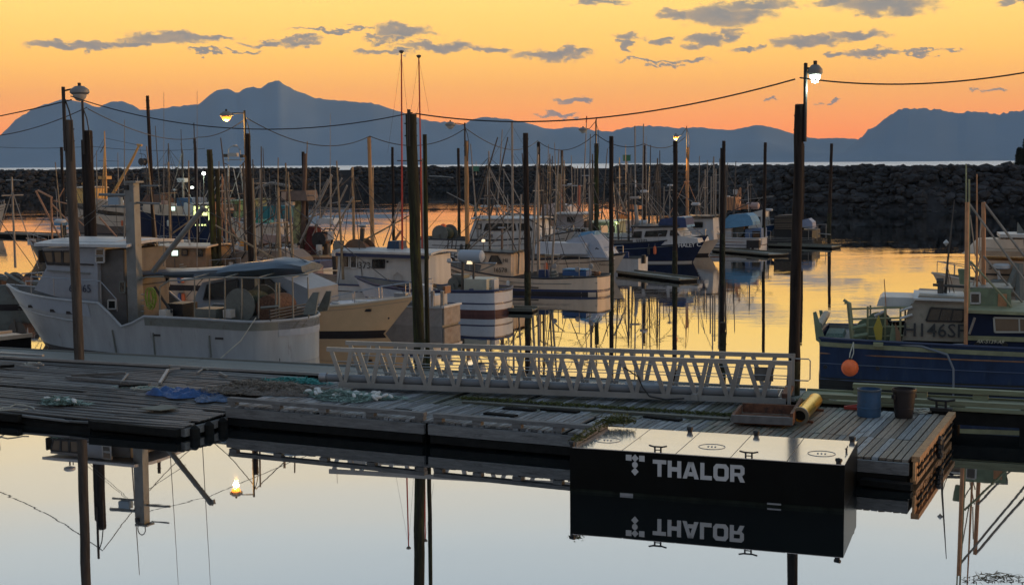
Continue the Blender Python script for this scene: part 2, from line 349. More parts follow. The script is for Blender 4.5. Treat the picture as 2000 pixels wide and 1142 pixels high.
def rock_mesh(seed):
    import bmesh
    bm = bmesh.new(); bmesh.ops.create_icosphere(bm, subdivisions=1, radius=1); r2 = random.Random(seed)
    sc = (r2.uniform(.8, 1.3), r2.uniform(.7, 1.1), r2.uniform(.55, .85))
    for v in bm.verts:
        k = 1+.35*noise.noise(v.co*1.3+Vector((seed*7.1, 0, 0))); q = v.co*k
        mxx = max(abs(q.x), abs(q.y), abs(q.z)); q = q*.55+q/mxx*.45*1.0
        v.co = Vector((q.x*sc[0], q.y*sc[1], q.z*sc[2]))
    vs = np.array([v.co[:] for v in bm.verts]); fs = [tuple(v.index for v in f.verts) for f in bm.faces]; bm.free(); return vs, fs
RK = [rock_mesh(i) for i in range(10)]
RKM = []
for vs, fs in RK:
    me = bpy.data.meshes.new('rock'); me.from_pydata(vs.tolist(), [], fs); me.materials.append(RM); RKM.append(me)
near = []; far = []
s = 30
while s < TOT-60:
    (x, y), (tx, ty) = poly_at(s); nx, ny = -ty, tx
    if -130 < x < 150:
        for k in range(14):
            f_ = (k+rng.uniform(-.3, .3))/11.5; size = rng.uniform(.42, .88)*(1 if f_ > .40 else .5)
            if rng.random() < .12: size *= 1.4
            d_ = -1+10.4*f_ + rng.uniform(-.3, .3); z_ = -2+7.3*min(f_, 1.0)+rng.uniform(-.1, .35)
            if f_ > 1.0: z_ = 5.25+rng.uniform(-.1, .25)
            if z_ < -.6: continue
            z_ = min(z_, 6.15-size*.62+rng.uniform(-.1, .12))
            e = (x+nx*d_+tx*rng.uniform(-.5, .5), y+ny*d_+ty*rng.uniform(-.5, .5), z_, size, rng.randrange(10), rng.uniform(0, 6.28), rng.uniform(-.5, .5))
            px_ = 1000+e[0]/e[1]*FPX
            (near if (e[1] < 156*K and 1555 < px_ < 2010 and z_ > 1.4 and size > .5) else far).append(e)
        for k in range(3):
            d_ = 9.5+k*1.5+rng.uniform(-.4, .4); size = rng.uniform(.45, .75); e = (x+nx*d_, y+ny*d_, 5.3+rng.uniform(-.1, .15), size, rng.randrange(10), rng.uniform(0, 6.28), rng.uniform(-.3, .3)); far.append(e)
    s += 1.0
near.sort(key=lambda e: -e[3]/e[1]); far += near[300:]; near = near[:300]
for e in near:
    inst('rock', RKM[e[4]], bw, (e[0], e[1], e[2]), (e[6], e[6]*.7, e[5]), (e[3],)*3)
V = []; F = []; o = 0
for e in far:
    vs, fs = RK[e[4]]; M_ = np.array((Matrix.Rotation(e[5], 3, 'Z') @ Matrix.Rotation(e[6], 3, 'X'))); q = (vs*e[3]) @ M_.T + np.array(e[:3])
    V.append(q); F += [(a+o, b+o, c+o) for a, b, c in fs]; o += len(vs)
me = bpy.data.meshes.new('rocks'); me.from_pydata(np.concatenate(V).tolist(), [], F); me.materials.append(RM2)
ro = bpy.data.objects.new('rocks', me); COL.objects.link(ro); ro.parent = bw; ro['kind'] = 'stuff'
# driftwood on the breakwater
DW = mat('driftwood', (.26, .25, .23), .8, var=.2)
for i, (p1, p2, Y, r_, lb) in enumerate([((12, 352), (46, 353), 236, .12, 'pale driftwood log lying on the rocks at the far left'), ((838, 344), (885, 347), 300, .13, 'pale driftwood log on the rocks right of the big dark piling'), ((515, 357), (565, 366), 262, .16, 'bleached driftwood log among the rocks behind the teal boat')]):
    a, b = PD(*p1, Y*K), PD(*p2, Y*K-2); mb = MB().tube([a, (a+b)/2+Vector((0, 0, .12)), b], [r_, r_*1.1, r_*.7], 7); o_ = mb.build('driftwood_log', DW); tag(o_, lb, 'log', 'driftwood on the breakwater')
# green navigation board on the breakwater
GM = mat('marker_green', (.03, .16, .09), .6, var=.15); SM = mat('galvanised', (.32, .33, .34), .45, .6, var=.15, vscale=5)
g = PD(1224, 320, 236*K); e_ = empty('navigation_marker', (g.x, g.y, 4.6), .2, 'green square marker board on a short post on the breakwater crest', 'marker')
MB().tube([(0, 0, 0), (0, 0, 2.6)], .16, 8).build('post', SM, e_); MB().box((0, 0, 2.75), (1.3, 1.1, 1.15)).build('board', GM, e_); MB().box((0, 0, 3.36), (1.5, 1.3, .06)).build('cap', GM, e_)
g = PD(930, 335, 300*K); e_ = empty('navigation_marker', (g.x, g.y, 3.6), .2, 'small dark green marker panel low on the rocks left of the tall trolling poles', 'marker')
MB().tube([(0, 0, 0), (0, 0, 3.6)], .07, 6).build('post', SM, e_); MB().box((0, 0, 1.6), (1.5, .15, 1.3)).build('board', GM, e_)

# conifers at the right edge on the breakwater's end knoll
def conifer(px, Y, h, label, seed):
    r2 = random.Random(seed); p = PD(px, 318, Y*K); root = empty('conifer_tree', (p.x, p.y, 4.8), 0, label, 'tree', 'conifers at the right edge')
    MB().tube([(0, 0, -.5), (.1, 0, h*.5), (0, .05, h*.97)], [h*.035, h*.02, h*.004], 7).build('trunk', mat('bark', (.04, .03, .025), .9, var=.3), root)
    fo = MB()
    for k in range(46):
        z = h*(.10+.9*k/46); L_ = h*.27*(1-z/h)**.75+.15; nb_ = 7
        for j in range(nb_):
            a = r2.uniform(0, 6.28); l = L_*r2.uniform(.55, 1.15); dz = -l*r2.uniform(.1, .4)
            for q in range(7):
                t_ = (q+1)/7*l; c = Vector((math.cos(a)*t_, math.sin(a)*t_, z+dz*t_/l)); w = .16+.22*(1-q/7)
                for _ in range(2):
                    d1 = Vector((r2.uniform(-1, 1), r2.uniform(-1, 1), r2.uniform(-.7, .3))).normalized()*w; d2 = Vector((r2.uniform(-1, 1), r2.uniform(-1, 1), r2.uniform(-.5, .2))).normalized()*w*.6
                    fo.add([c, c+d1, c+d1*.5+d2], [(0, 1, 2)])
    fo.build('crown', mat('conifer_needles', (.022, .035, .022), .8, var=.3, vscale=.7), root)
conifer(2003, 162, 4.6, 'dark conifer cut by the right edge of the picture, on the breakwater', 1)
conifer(1990, 165, 3.4, 'shorter dark conifer just left of the one at the right edge', 2)
conifer(2026, 160, 6.2, 'tall dark conifer beyond the right edge clump', 3)

# air over the sound
hz = MB().box((0, 7950, 430), (46000, 16200, 862)).build('haze', mat('x_', (1, 1, 1)))
hm = bpy.data.materials.new('haze'); hm.use_nodes = True; t = hm.node_tree; t.nodes.clear()
pv = t.nodes.new('ShaderNodeVolumePrincipled'); pv.inputs['Color'].default_value = (.5, .75, 1, 1); pv.inputs['Density'].default_value = 3.4e-5; pv.inputs['Anisotropy'].default_value = 0
oo = t.nodes.new('ShaderNodeOutputMaterial'); t.links.new(pv.outputs[0], oo.inputs['Volume']); hz.data.materials.clear(); hz.data.materials.append(hm); tag(hz, kind='stuff')
try: hm.cycles.homogeneous_volume = True
except Exception: pass
# ================================================================== FLOATS
PLK = mat('weathered_plank', (.20, .21, .215), .62, var=.34, vscale=5, stretch=(6, .7, 6), rand=.45, dirt=(.045, .04, .034), dscale=2.2, dthr=.52, bump=.5, bscale=30, spec=.5)
PLW = mat('wet_mossy_plank', (.12, .125, .105), .45, var=.35, vscale=5, stretch=(6, .7, 6), rand=.4, dirt=(.07, .085, .045), dscale=2.2, dthr=.5, bump=.5, bscale=30)
PLB = mat('brown_plank', (.17, .135, .10), .55, var=.35, vscale=5, stretch=(6, .7, 6), rand=.4, dirt=(.05, .045, .035), dscale=3, dthr=.56, bump=.5, bscale=30)
PLX = mat('grey_long_plank', (.112, .108, .102), .6, var=.3, vscale=5, stretch=(.7, 6, 6), rand=.45, dirt=(.045, .045, .042), dscale=2, dthr=.52, bump=.5, bscale=30)
BEAM = mat('old_timber', (.15, .15, .145), .75, var=.35, vscale=4, stretch=(.8, 5, 5), dirt=(.05, .045, .04), dscale=3, dthr=.56, bump=.6, bscale=18, rand=.2)
DARKT = mat('shade_black_timber', (.010, .010, .009), .85, var=.4, vscale=4, rand=.2, spec=.15)  # near-black also stands for the shade under the floats
WALKM = mat('walkway_board', (.17, .18, .165), .6, var=.16, vscale=3, stretch=(.5, 6, 6), rand=.08, bump=.2, bscale=12)
GREENT = mat('green_lit_timber', (.19, .205, .125), .65, var=.25, vscale=3, stretch=(.6, 5, 5), dirt=(.10, .09, .06), dscale=2, dthr=.6, rand=.15)  # green lamplight on the right walkway is put into this colour
WARMT = mat('splintered_sunlit_timber', (.55, .31, .14), .75, var=.4, vscale=5, dirt=(.08, .05, .03), dscale=5, dthr=.52, bump=.8, bscale=20, rand=.3)  # golden evening light is worked into the end timber colour
STEEL = mat('pale_aluminium', (.36, .37, .37), .42, .55, var=.12, vscale=3)
ALU = mat('gangway_aluminium', (.38, .39, .385), .36, .55, var=.15, vscale=2, dirt=(.16, .15, .12), dscale=4, dthr=.62)
RUST = mat('rusty_steel', (.15, .065, .035), .75, .1, var=.45, vscale=5, dirt=(.05, .03, .025), dscale=6, dthr=.5)
BLACK = mat('black_rubber', (.012, .012, .012), .6)
ROPEW = mat('pale_rope', (.42, .42, .36), .9, var=.2)
ROPED = mat('dark_rope', (.05, .05, .045), .9, var=.2)

def frame(name, label, cat, u, v, z=0): return empty(name, UV(u, v, z), ANG, label, cat)
# --- wooden service float (right), local x = u, y = v
dock = frame('wooden_float', 'weathered wooden float with grey cross planks under the gangway, its right end tinted sunset orange', 'dock', 0, 0)
ZT = .55
pm = {}
def plank_mesh(L, w, mt, th=.05, axis='y', seed=0):
    k = (round(L, 2), round(w, 3), mt.name, axis, seed)
    if k not in pm:
        r2 = random.Random(seed*13+5); b_ = MB()
        d = (w, L, th) if axis == 'y' else (L, w, th); b_.box((0, 0, 0), d)
        vs = []
        for (x, y, z) in b_.v:
            if axis == 'y': y += r2.uniform(-.025, .025); x += r2.uniform(-.003, .003)
            else: x += r2.uniform(-.04, .04); y += r2.uniform(-.003, .003)
            vs.append((x, y, z))
        b_.v = vs; pm[k] = b_.mesh('plank', mt)
    return pm[k]
vfar = lambda u: max(-.1, toUV(WUV((u+12.6), 0))[1]) if False else min(1.25, max(-.1, .10+.085*u))-.06
N = 112; w = 16.5/N
holes = {(38, 0, .25, .6), (37, 0, .25, .6), (47, 0, .1, .45)}
for i in range(N):
    u = -.32+w*(i+.5)
    for j, (va_, vb_) in enumerate(((-4.22, -2.16), (-2.14, vfar(u)))):
        if (i, j) in ((17, 0), (31, 1), (44, 1), (61, 0)): continue
        mt = PLK
        if u > 3.5 and j == 1 and rng.random() < .6: mt = PLW
        if u > 11.5: mt = PLB if rng.random() < .45 else PLW
        if u > 14: mt = PLB if rng.random() < .8 else PLK
        segs = [(va_, vb_)]
        if rng.random() < .16 and 4 < u < 13:
            c = va_+(vb_-va_)*rng.uniform(.35, .65); g_ = rng.choice((.012, .012, .3)); segs = [(va_, c), (c+g_, vb_)]
        for a, b in segs:
            L = b-a
            inst('plank', plank_mesh(round(L*5)/5 if len(segs) > 1 else L, w-.026, mt, seed=rng.randrange(5)), dock, (u+rng.uniform(-.003, .003), (a+b)/2, ZT-.025+rng.uniform(-.006, .006)), (rng.uniform(-.004, .004), 0, rng.uniform(-.004, .004)))
for v_ in (-4.05, -3.1, -2.15, -1.2, -.25): MB().box((7.9, v_, ZT-.16), (16.1, .14, .2)).build('joist', DARKT, dock)
for (a, b) in ((-.36, 5.25), (5.36, 10.5), (10.6, 16.2)):
    MB().box(((a+b)/2, -4.29, ZT-.17), (b-a, .10, .24)).build('fascia_beam', BEAM, dock)
    MB().box(((a+b)/2, -4.285, ZT-.40), (b-a-.1, .08, .18)).build('lower_beam', DARKT, dock)
# bull rail on blocks along the near edge
for (a, b) in ((-.36, 5.2), (5.45, 9.7)):
    bl = a+.12; k = 0
    while bl < b:
        MB().box((bl, -4.17, ZT+.05), (.22, .16, .10)).build('rail_block', BEAM, dock); bl += (b-a-.24)/4
    o_ = MB().box(((a+b)/2, -4.17, ZT+.145), (b-a, .19, .09)).build('bull_rail', BEAM, dock); o_.rotation_euler = (0, rng.uniform(-.002, .002), 0)
for k in range(9): MB().box((.9+k*1.8, -2.2, .13), (1.3, 3.7, .50)).build('float_billet', DARKT, dock)
# right-hand end: broken boards, cap timber and a tyre fender
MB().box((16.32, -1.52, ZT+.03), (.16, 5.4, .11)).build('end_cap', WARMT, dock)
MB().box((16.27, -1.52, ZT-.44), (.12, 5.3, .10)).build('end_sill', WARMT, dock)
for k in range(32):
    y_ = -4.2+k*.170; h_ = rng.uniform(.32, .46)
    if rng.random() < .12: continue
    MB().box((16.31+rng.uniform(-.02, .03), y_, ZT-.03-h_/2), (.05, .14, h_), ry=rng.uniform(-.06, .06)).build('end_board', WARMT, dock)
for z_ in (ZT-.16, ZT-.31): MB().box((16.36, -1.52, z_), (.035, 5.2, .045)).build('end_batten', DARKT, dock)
t_ = MB()
for k in range(14):
    a0, a1 = 2*math.pi*k/14, 2*math.pi*(k+1)/14; t_.tube([(16.43, -1.6+.17*math.cos(a0), ZT-.22+.2*math.sin(a0)), (16.43, -1.6+.17*math.cos(a1), ZT-.22+.2*math.sin(a1))], .065, 6)
t_.build('tyre', BLACK, dock, True)
MB().bar((15.3, -4.45, .10), (16.3, -4.5, .08), .26, .12).build('skirt_log', DARKT, dock)

# --- old decaying float on the left: boards run lengthwise
ZL = .30
def zslope(v): return ZL+.27*min(1, max(0, (v+6.05)/6.0))
def PL(px, py, dz=0.0):
    z = .42
    for _ in range(4): p = P(px, py, z+dz); z = zslope(toUV(p)[1])
    return Vector((p.x, p.y, z+dz))
old = frame('decaying_float', 'dark decaying wooden float on the left with long sagging boards and debris', 'dock', 0, 0)
NR = 35; wr = 6.25/NR
def sag(u, v):
    z = zslope(v)-.03+.05*noise.noise(Vector((u*.35, v*.5, 2)))
    if v < -3.8: z -= .10*max(0, 1-abs(u+4.2)/1.6)*min(1, (-3.8-v)/1.5)
    return z
for r_ in range(NR):
    v_ = -6.05+wr*(r_+.5); u = -23+rng.uniform(0, 3); uend = -.40 if v_ < -3.4 else -.46
    if v_ > -.35: uend = -.5+(v_*0)
    while u < uend:
        L = rng.choice((3.0, 3.6, 4.2)); e = min(u+L, uend); L = e-u
        if v_ < -5.2 and -5.0 < (u+e)/2 < -2.9 and rng.random() < .7: u = e+.02; continue
        if L > .5 and rng.random() > .02:
            za, zb = sag(u, v_), sag(e, v_); o_ = inst('board', plank_mesh(round(L, 1), wr-.02, PLX, th=.04, axis='x', seed=rng.randrange(4)), old, ((u+e)/2, v_, (za+zb)/2+rng.uniform(-.006, .006)), (rng.uniform(-.03, .03), -math.atan2(zb-za, L), 0))
        u = e+.02
for v_ in (-5.9, -4.9, -3.8, -2.6, -1.4, -.3): MB().box((-12.0, v_, zslope(v_)-.20), (22.3, .16, .18)).build('joist', DARKT, old)
for u_ in np.arange(-22, -.8, 1.5): MB().box((0, 0, 0), (.16, 6.0, .1)).build('cross_bearer', DARKT, old, loc=(float(u_), -2.95, ZL+.135-.12)).rotation_euler = (math.atan(.27/6.0), 0, 0)
for (a, b, z_, v_) in ((-23, -5.4, ZL-.13, -6.12), (-5.3, -3.2, ZL-.28, -5.95), (-3.1, -.42, ZL-.13, -6.12)):
    MB().box(((a+b)/2, v_, z_), (b-a, .16, .18)).build('fascia_beam', DARKT, old).rotation_euler = (0, rng.uniform(-.012, .012), 0)
MB().box((-11.9, -3.0, -.05), (22, 5.6, .40)).build('float_billet', DARKT, old)
MB().box((-.38, -4.7, ZL-.14), (.12, 2.6, .18)).build('end_beam', BEAM, old)
for k in range(4):
    MB().lathe((-.26, -5.7+k*.55, -.12), [(.10, -.1), (.125, .12), (.125, .34), (.04, .42)], 10).build('fender_log', DARKT, old, True)

# --- long walkway float behind, boards laid lengthwise
walk = empty('walkway_float', WO, WANG, 'long straight walkway float with smooth grey boards running between the boats and the wooden floats', 'dock')
for k in range(8):
    v_ = .10+.2*k
    for q in range(9):
        a = -12+q*6.1; mt = WALKM if a < 20 else GREENT
        inst('board', plank_mesh(6.08, .192, mt, th=.05, axis='x', seed=0), walk, (a+3.05, v_, WZ-.025))
for (v_, mt) in ((-.03, STEEL), (1.63, WALKM)):
    for q in range(9):
        a = -12+q*6.1; MB().box((a+3.05, v_, WZ+.012), (6.07, .06, .07)).build('edge_trim', mt if a < 20 else GREENT, walk)
MB().box((15.3, .8, WZ-.22), (54.6, 1.6, .30)).build('frame_beam', DARKT, walk)
for q in range(12): MB().box((-10+q*4.6, .8, .10), (3.2, 1.4, .5)).build('float_billet', DARKT, walk)
# lengthwise pale strip on the left stretch
for a, b in ((-12, 1.2),): MB().box(((a+b)/2, .55, WZ+.03), (b-a, .12, .06)).build('pipe_cover', STEEL, walk)
# bull rails on the right stretch
for (a, b, v_, z_) in ((25.8, 30.5, 1.45, .17), (30.6, 36, 1.45, .17), (36.1, 42, 1.45, .17), (25.0, 30.2, .14, .08), (30.3, 37, .14, .08)):
    n_ = int((b-a)/1.5)
    for k in range(n_+1): MB().box((a+.2+(b-a-.4)*k/n_, v_, WZ+z_/2-.02), (.36, .17, z_-.04)).build('rail_block', GREENT, walk)
    MB().box(((a+b)/2, v_, WZ+z_+.045), (b-a, .2, .11)).build('bull_rail', GREENT, walk)
_p = WUV(32.1, .9, WZ); bx_ = empty('dock_bench', _p, WANG, 'raised green-lit timber box standing on the walkway at the right edge', 'bench')
MB().box((0, 0, .46), (2.6, .62, .16)).build('top', GREENT, bx_)
for k in (-1.22, 1.2): MB().box((k, 0, .19), (.14, .5, .38)).build('leg', GREENT, bx_)

# mossy strip and flat planks lying along the service float under the gangway
MOSS = mat('moss', (.075, .085, .02), .95, var=.5, vscale=9, bump=1, bscale=40)
def clump(name, mt, pts, n, rr, par=None, flat=.5, seed=1):
    r2 = random.Random(seed); b_ = MB()
    for _ in range(n):
        p = r2.choice(pts) if len(pts) > 2 else Vector(pts[0])+(Vector(pts[1])-Vector(pts[0]))*r2.random()
        c = Vector(p)+Vector((r2.gauss(0, rr), r2.gauss(0, rr), abs(r2.gauss(0, rr*flat))))
        d1 = Vector((r2.uniform(-1, 1), r2.uniform(-1, 1), r2.uniform(-.2, .8)))*.06; d2 = Vector((r2.uniform(-1, 1), r2.uniform(-1, 1), r2.uniform(-.2, .8)))*.06
        b_.add([c, c+d1, c+d2], [(0, 1, 2)])
    return b_.build(name, mt, par)
for (a, b, n_, nm) in ((P(900, 778, .56), P(1440, 812, .56), 900, 'moss growing along the planks in front of the gangway'),):
    tag(clump('moss', MOSS, [a, b], n_*3, .09, flat=.12), nm, 'moss', kind='stuff')
pl = empty('loose_plank', (0, 0, 0), 0, 'long mossy plank lying flat on the float in front of the gangway', 'plank')
a, b = P(905, 784, .58), P(1425, 818, .58); MB().bar(a, b, .16, .05).build('board', PLW, pl)
# dark hatch openings / patches: spare boards lying across the deck
for i, (p0, p1) in enumerate([((948, 806), (1008, 812)), ((985, 796), (1045, 801)), ((1058, 798), (1130, 804)), ((1000, 787), (1050, 791)), ((1180, 832), (1215, 836)), ((770, 799), (800, 802)), ((1260, 812), (1330, 820))]):
    a, b = P(*p0, .575), P(*p1, .575)
    nm = ['nearest the camera of the three stacked left of centre', 'middle one of the three left of centre', 'right of the stack of three', 'furthest one, close to the gangway', 'just above the left corner of the black barge', 'lone one nearest the net with white floats', 'long one behind the barge'][i]
    o_ = MB().bar((0, 0, 0), b-a, .2, .04).build('short_board', DARKT, loc=a); tag(o_, 'dark short board on the deck, '+nm, 'board', 'dark boards lying on the float')

# ================================================================== GANGWAY
g0, g1 = P(664, 757, WZ), P(1533, 790, WZ)
gd = (g1-g0); GL = gd.length; gang = empty('gangway', (g0.x, g0.y, WZ+.02), math.atan2(gd.y, gd.x), 'long pale aluminium truss gangway lying level on the floats', 'gangway')
GW, GH = 1.32, 1.0
NB = 15; pit = (GL+.1)/NB
dgm = {}
for side, y_ in ((0, 0), (1, GW)):
    MB().box((GL/2-.1, y_, GH+.0), (GL+.5, .07, .11)).build('top_rail', ALU, gang)
    MB().box((GL/2, y_, .07), (GL+.05, .08, .14)).build('bottom_chord', ALU, gang)
    for k in range(NB):
        x0 = k*pit
        for nm, (xa, xb) in enumerate(((-.27, .02), (.42-.14, .10))):
            key = nm
            if key not in dgm: dgm[key] = MB().bar((xa, 0, GH-.04), (xb, 0, .12), .105, .055, up=(0, 1, 0)).mesh('diagonal', ALU)
            inst('diagonal', dgm[key], gang, (x0+.05, y_, 0))
    for zz in (.42, .68):
        MB().tube([(-.2, y_+(.06 if side == 0 else -.06), zz), (GL+.1, y_+(.06 if side == 0 else -.06), zz)], .012, 5).build('hand_wire', ALU, gang)
    MB().box((GL+.1, y_, .5), (.08, .075, 1.0)).build('end_post', ALU, gang)
MB().tube([(-.45, .14, .22), (GL*.985, .14, .22)], .105, 12).build('conduit_pipe', mat('grey_pipe', (.17, .185, .20), .4), gang, True)
MB().tube([(-.62, .14, .22), (-.42, .14, .22)], .13, 12).build('pipe_collar', SM, gang, True)
for k in range(NB*2): inst('crossbeam', bpy.data.meshes.get('gcb') or (lambda m_: (setattr(m_, 'name', 'gcb'), m_)[1])(MB().box((0, GW/2, 0), (.06, GW-.08, .08)).mesh('gcb', ALU)), gang, (k*pit/2+.1, 0, .08))
gr_ = MB()
for k in range(int(GL/.09)): gr_.box((k*.09, GW/2, .155), (.02, GW-.16, .03))
for k in range(9): gr_.box((GL/2, .12+k*.115, .15), (GL-.1, .015, .035))
o_ = gr_.build('deck_grating', ALU, gang); o_['kind'] = 'stuff'
MB().box((GL*.955, .09, .70), (.46, .03, .34)).build('sign_plate', mat('plate_grey', (.14, .145, .14), .5, .2, var=.2), gang)
h_ = [(GL+.15, GW, .93), (GL+.48, GW, .93), (GL+.52, GW, .88), (GL+.52, GW, .42), (GL+.48, GW, .38), (GL+.15, GW, .38)]
MB().tube(h_, .017, 6).build('end_handle', SM, gang)
MB().box((GL+.02, GW/2, .2), (.2, GW+.05, .10)).build('end_plate', RUST, gang)
# clamp box + cable on the side of the gangway
MB().box((GL*.82-.1, -.08, .10), (.16, .12, .14)).build('clamp_box', ALU, gang)
cb = [(GL*.655+.05, -.05, .78), (GL*.69, -.07, .55), (GL*.70, -.08, .3), (GL*.715, -.1, .08), (GL*.75, -.12, .02), (GL*.79, -.1, .06)]
MB().tube(cb, .018, 5).build('power_cable', BLACK, gang)
# the grey pipe standing open at the foot
p = P(1290, 768, WZ); e_ = empty('open_pipe', (p.x, p.y, WZ+.15), ANG+.25, 'short grey open pipe end lying on the deck inside the gangway truss', 'pipe')
MB().lathe((0, 0, .02), [(.12, -.9), (.12, 0), (.09, 0), (.09, -.5), (.0, -.5)], 14, 'X', False).build('tube', SM, e_, True)
MB().lathe((0, 0, .02), [(.16, -.16), (.16, -.02), (.11, -.02), (.11, -.16), (.16, -.16)], 14, 'X', False).build('flange', SM, e_)

# ================================================================== BLACK BARGE
_a, _b = P(1113, 873, .88), P(1650, 908, .88); BANG = math.atan2(_b.y-_a.y, _b.x-_a.x); BO = Vector((_a.x, _a.y, 0))
barge = empty('work_barge', BO, BANG, 'black steel barge section with pale deck and white company lettering, moored beside the wooden float', 'barge')
BL, BW_, BH = (_b-_a).length, 2.30, .88
BPT = mat('black_gloss_paint', (.003, .004, .004), .3, var=.3, vscale=2, spec=.10)
DKP = mat('wet_pale_deck', (.66, .66, .66), .13, .8, var=.06, vscale=1.3, bump=.04, bscale=2)
hb = MB().box((BL/2, BW_/2, BH/2-.15), (BL, BW_, BH+.28)); hb.build('hull', BPT, barge)
MB().box((BL/2, -.004, .02), (BL, .006, .07)).build('scum_line', mat('waterline_scum', (.014, .017, .013), .9, var=.5, vscale=5, spec=.1), barge)
edges = [0, .2, .4, .6, .8, 1]
for k in range(5):
    a, b = BL*edges[k]+.012, BL*edges[k+1]-.006
    MB().box(((a+b)/2, BW_/2, BH-.002), (b-a, BW_-.03, .016)).build('deck_plate', DKP, barge)
for k in (0.5, 2.5, 4.5):
    b_ = MB(); n_ = 28; cx = BL/5*k; cy = BW_*.38
    for i in range(n_):
        a0, a1 = 2*math.pi*i/n_, 2*math.pi*(i+1)/n_; b_.bar((cx+.26*math.cos(a0), cy+.26*math.sin(a0), BH+.008), (cx+.26*math.cos(a1), cy+.26*math.sin(a1), BH+.008), .012, .012)
    for i in range(3): MB().box((cx+.07*(i-1), cy, BH+.012), (.03, .05, .012)).build('hatch_bolt', SM, barge)
    b_.build('hatch_ring', mat('hatch_grey', (.25, .25, .24), .5), barge)
def cleat(name, par, x, y, z, s_=1, rz=0, mt=None):
    b_ = MB(); c, sn_ = math.cos(rz), math.sin(rz)
    def q(a, b, z_): return (x+c*a-sn_*b, y+sn_*a+c*b, z+z_)
    for dx in (-.07, .07): b_.bar(q(dx*s_, 0, 0), q(dx*s_, 0, .13*s_), .035*s_)
    b_.bar(q(-.07*s_, 0, .05*s_), q(.07*s_, 0, .05*s_), .02*s_)
    b_.tube([q(-.21*s_, 0, .15*s_), q(-.1*s_, 0, .125*s_), q(.1*s_, 0, .125*s_), q(.21*s_, 0, .15*s_)], .02*s_, 6)
    return b_.build(name, mt or BLACK, par)
for px_, py_ in ((1283, 886), (1461, 897)):
    u_, z_ = PF(px_, py_, BO, BANG); cleat('cleat', barge, u_, .08, BH, .85)
cleat('cleat', barge, BL-.1, BW_*.52, BH, .6, rz=1.5)
for (x_, y_) in ((.03, .06), (BL-.12, .07), (BL-.10, BW_-.06), (BL*.62, BW_-.04), (BL*.36, BW_-.04), (.1, BW_-.05)):
    b_ = MB().lathe((x_, y_, BH), [(.05, -.02), (.05, .06), (.035, .11), (.0, .12)], 10); b_.tube([(x_-.05, y_, BH+.08), (x_+.06, y_-.05, BH+.08)], .035, 6); b_.build('corner_lug', BLACK, barge, True)
LET = mat('grey_white_vinyl', (.50, .50, .49), .5, var=.06)
def on_face(px_, py_): return PF(px_, py_, BO, BANG)
def face_poly(name, pix, hole=None):
    pts = [on_face(*q) for q in pix]
    MB().prism(pts, lambda a, b, h: (a, -h, b), .002, .007).build(name, LET, barge)
def fpoly(name, pts): MB().prism(pts, lambda a, b, h: (a, -h, b), .002, .007).build(name, LET, barge)
# emblem: two squares, two diamonds and a disc forming a T
cx_, cz_ = on_face(1240.5, 894)
q_ = on_face(1222, 887)[0], on_face(1259, 889)[0]; s_ = (q_[1]-q_[0])
k_ = s_/37.5
face_poly('emblem_square', [(1222.5, 887), (1233.5, 887.5), (1233.5, 899), (1222.5, 898)])
face_poly('emblem_square', [(1248.5, 889), (1259, 889.5), (1259, 901), (1248.5, 900)])
fpoly('emblem_diamond', [(cx_-7.2*k_, cz_-.0*k_), (cx_, cz_-7.5*k_), (cx_+7.2*k_, cz_), (cx_, cz_+7.5*k_)])
c2 = on_face(1240.2, 907); fpoly('emblem_disc', [(c2[0]+5.6*k_*math.cos(a*math.pi/9), c2[1]+5.9*k_*math.sin(a*math.pi/9)) for a in range(18)])
c3 = on_face(1240.2, 920); fpoly('emblem_diamond', [(c3[0]-7.2*k_, c3[1]), (c3[0], c3[1]-8*k_), (c3[0]+7.2*k_, c3[1]), (c3[0], c3[1]+8*k_)])
# lettering THALOR in a wide heavy face (outlines on a 0..w x 0..1 cell)
def letters():
    t_ = .27
    T = [[(0, 1), (0, 1-t_+.03), (.36, 1-t_+.03), (.36, 0), (.66, 0), (.66, 1-t_+.03), (1.02, 1-t_+.03), (1.02, 1)]], 1.02
    H = [[(0, 0), (0, 1), (.3, 1), (.3, .63), (.72, .63), (.72, 1), (1.02, 1), (1.02, 0), (.72, 0), (.72, .37), (.3, .37), (.3, 0)]], 1.02
    A = [[(0, 0), (.40, 1), (.80, 1), (.60, .76), (.31, 0)], [(.40, 1.0), (.80, 1), (1.2, 0), (.88, 0), (.595, .74)], [(.40, .16), (.46, .40), (.74, .40), (.80, .16)]], 1.2
    Lm = [[(0, 0), (0, 1), (.3, 1), (.3, .25), (.86, .25), (.86, 0)]], .86
    def ring(w_, cut):
        o_ = [(.2, 0), (w_-.2, 0), (w_, .2), (w_, .8), (w_-.2, 1), (.2, 1), (0, .8), (0, .2)]; i_ = [(.36, .25), (w_-.36, .25), (w_-.3, .32), (w_-.3, .68), (w_-.36, .75), (.36, .75), (.3, .68), (.3, .32)]
        return [[o_[k], o_[(k+1) % 8], i_[(k+1) % 8], i_[k]] for k in range(8)]
    O = ring(1.12, 0), 1.12
    Rr = [[(0, 0), (0, 1), (.3, 1), (.3, 0)], [(.3, 1), (.86, 1), (.78, .78), (.3, .78)], [(.86, 1), (1.04, .86), (.76, .70), (.72, .78)], [(1.04, .86), (1.04, .50), (.75, .55), (.75, .72)], [(1.04, .50), (.86, .36), (.68, .52), (.75, .56)], [(.3, .34), (.3, .54), (.70, .54), (.88, .36)], [(.52, .38), (.84, .40), (1.08, 0), (.74, 0)]], 1.08
    return [T, H, A, Lm, O, Rr]
ua, zb_ = on_face(1275, 929); ub, zb2 = on_face(1455, 942); ztop = on_face(1275, 896.5)[1]; capH = (ztop-zb_)
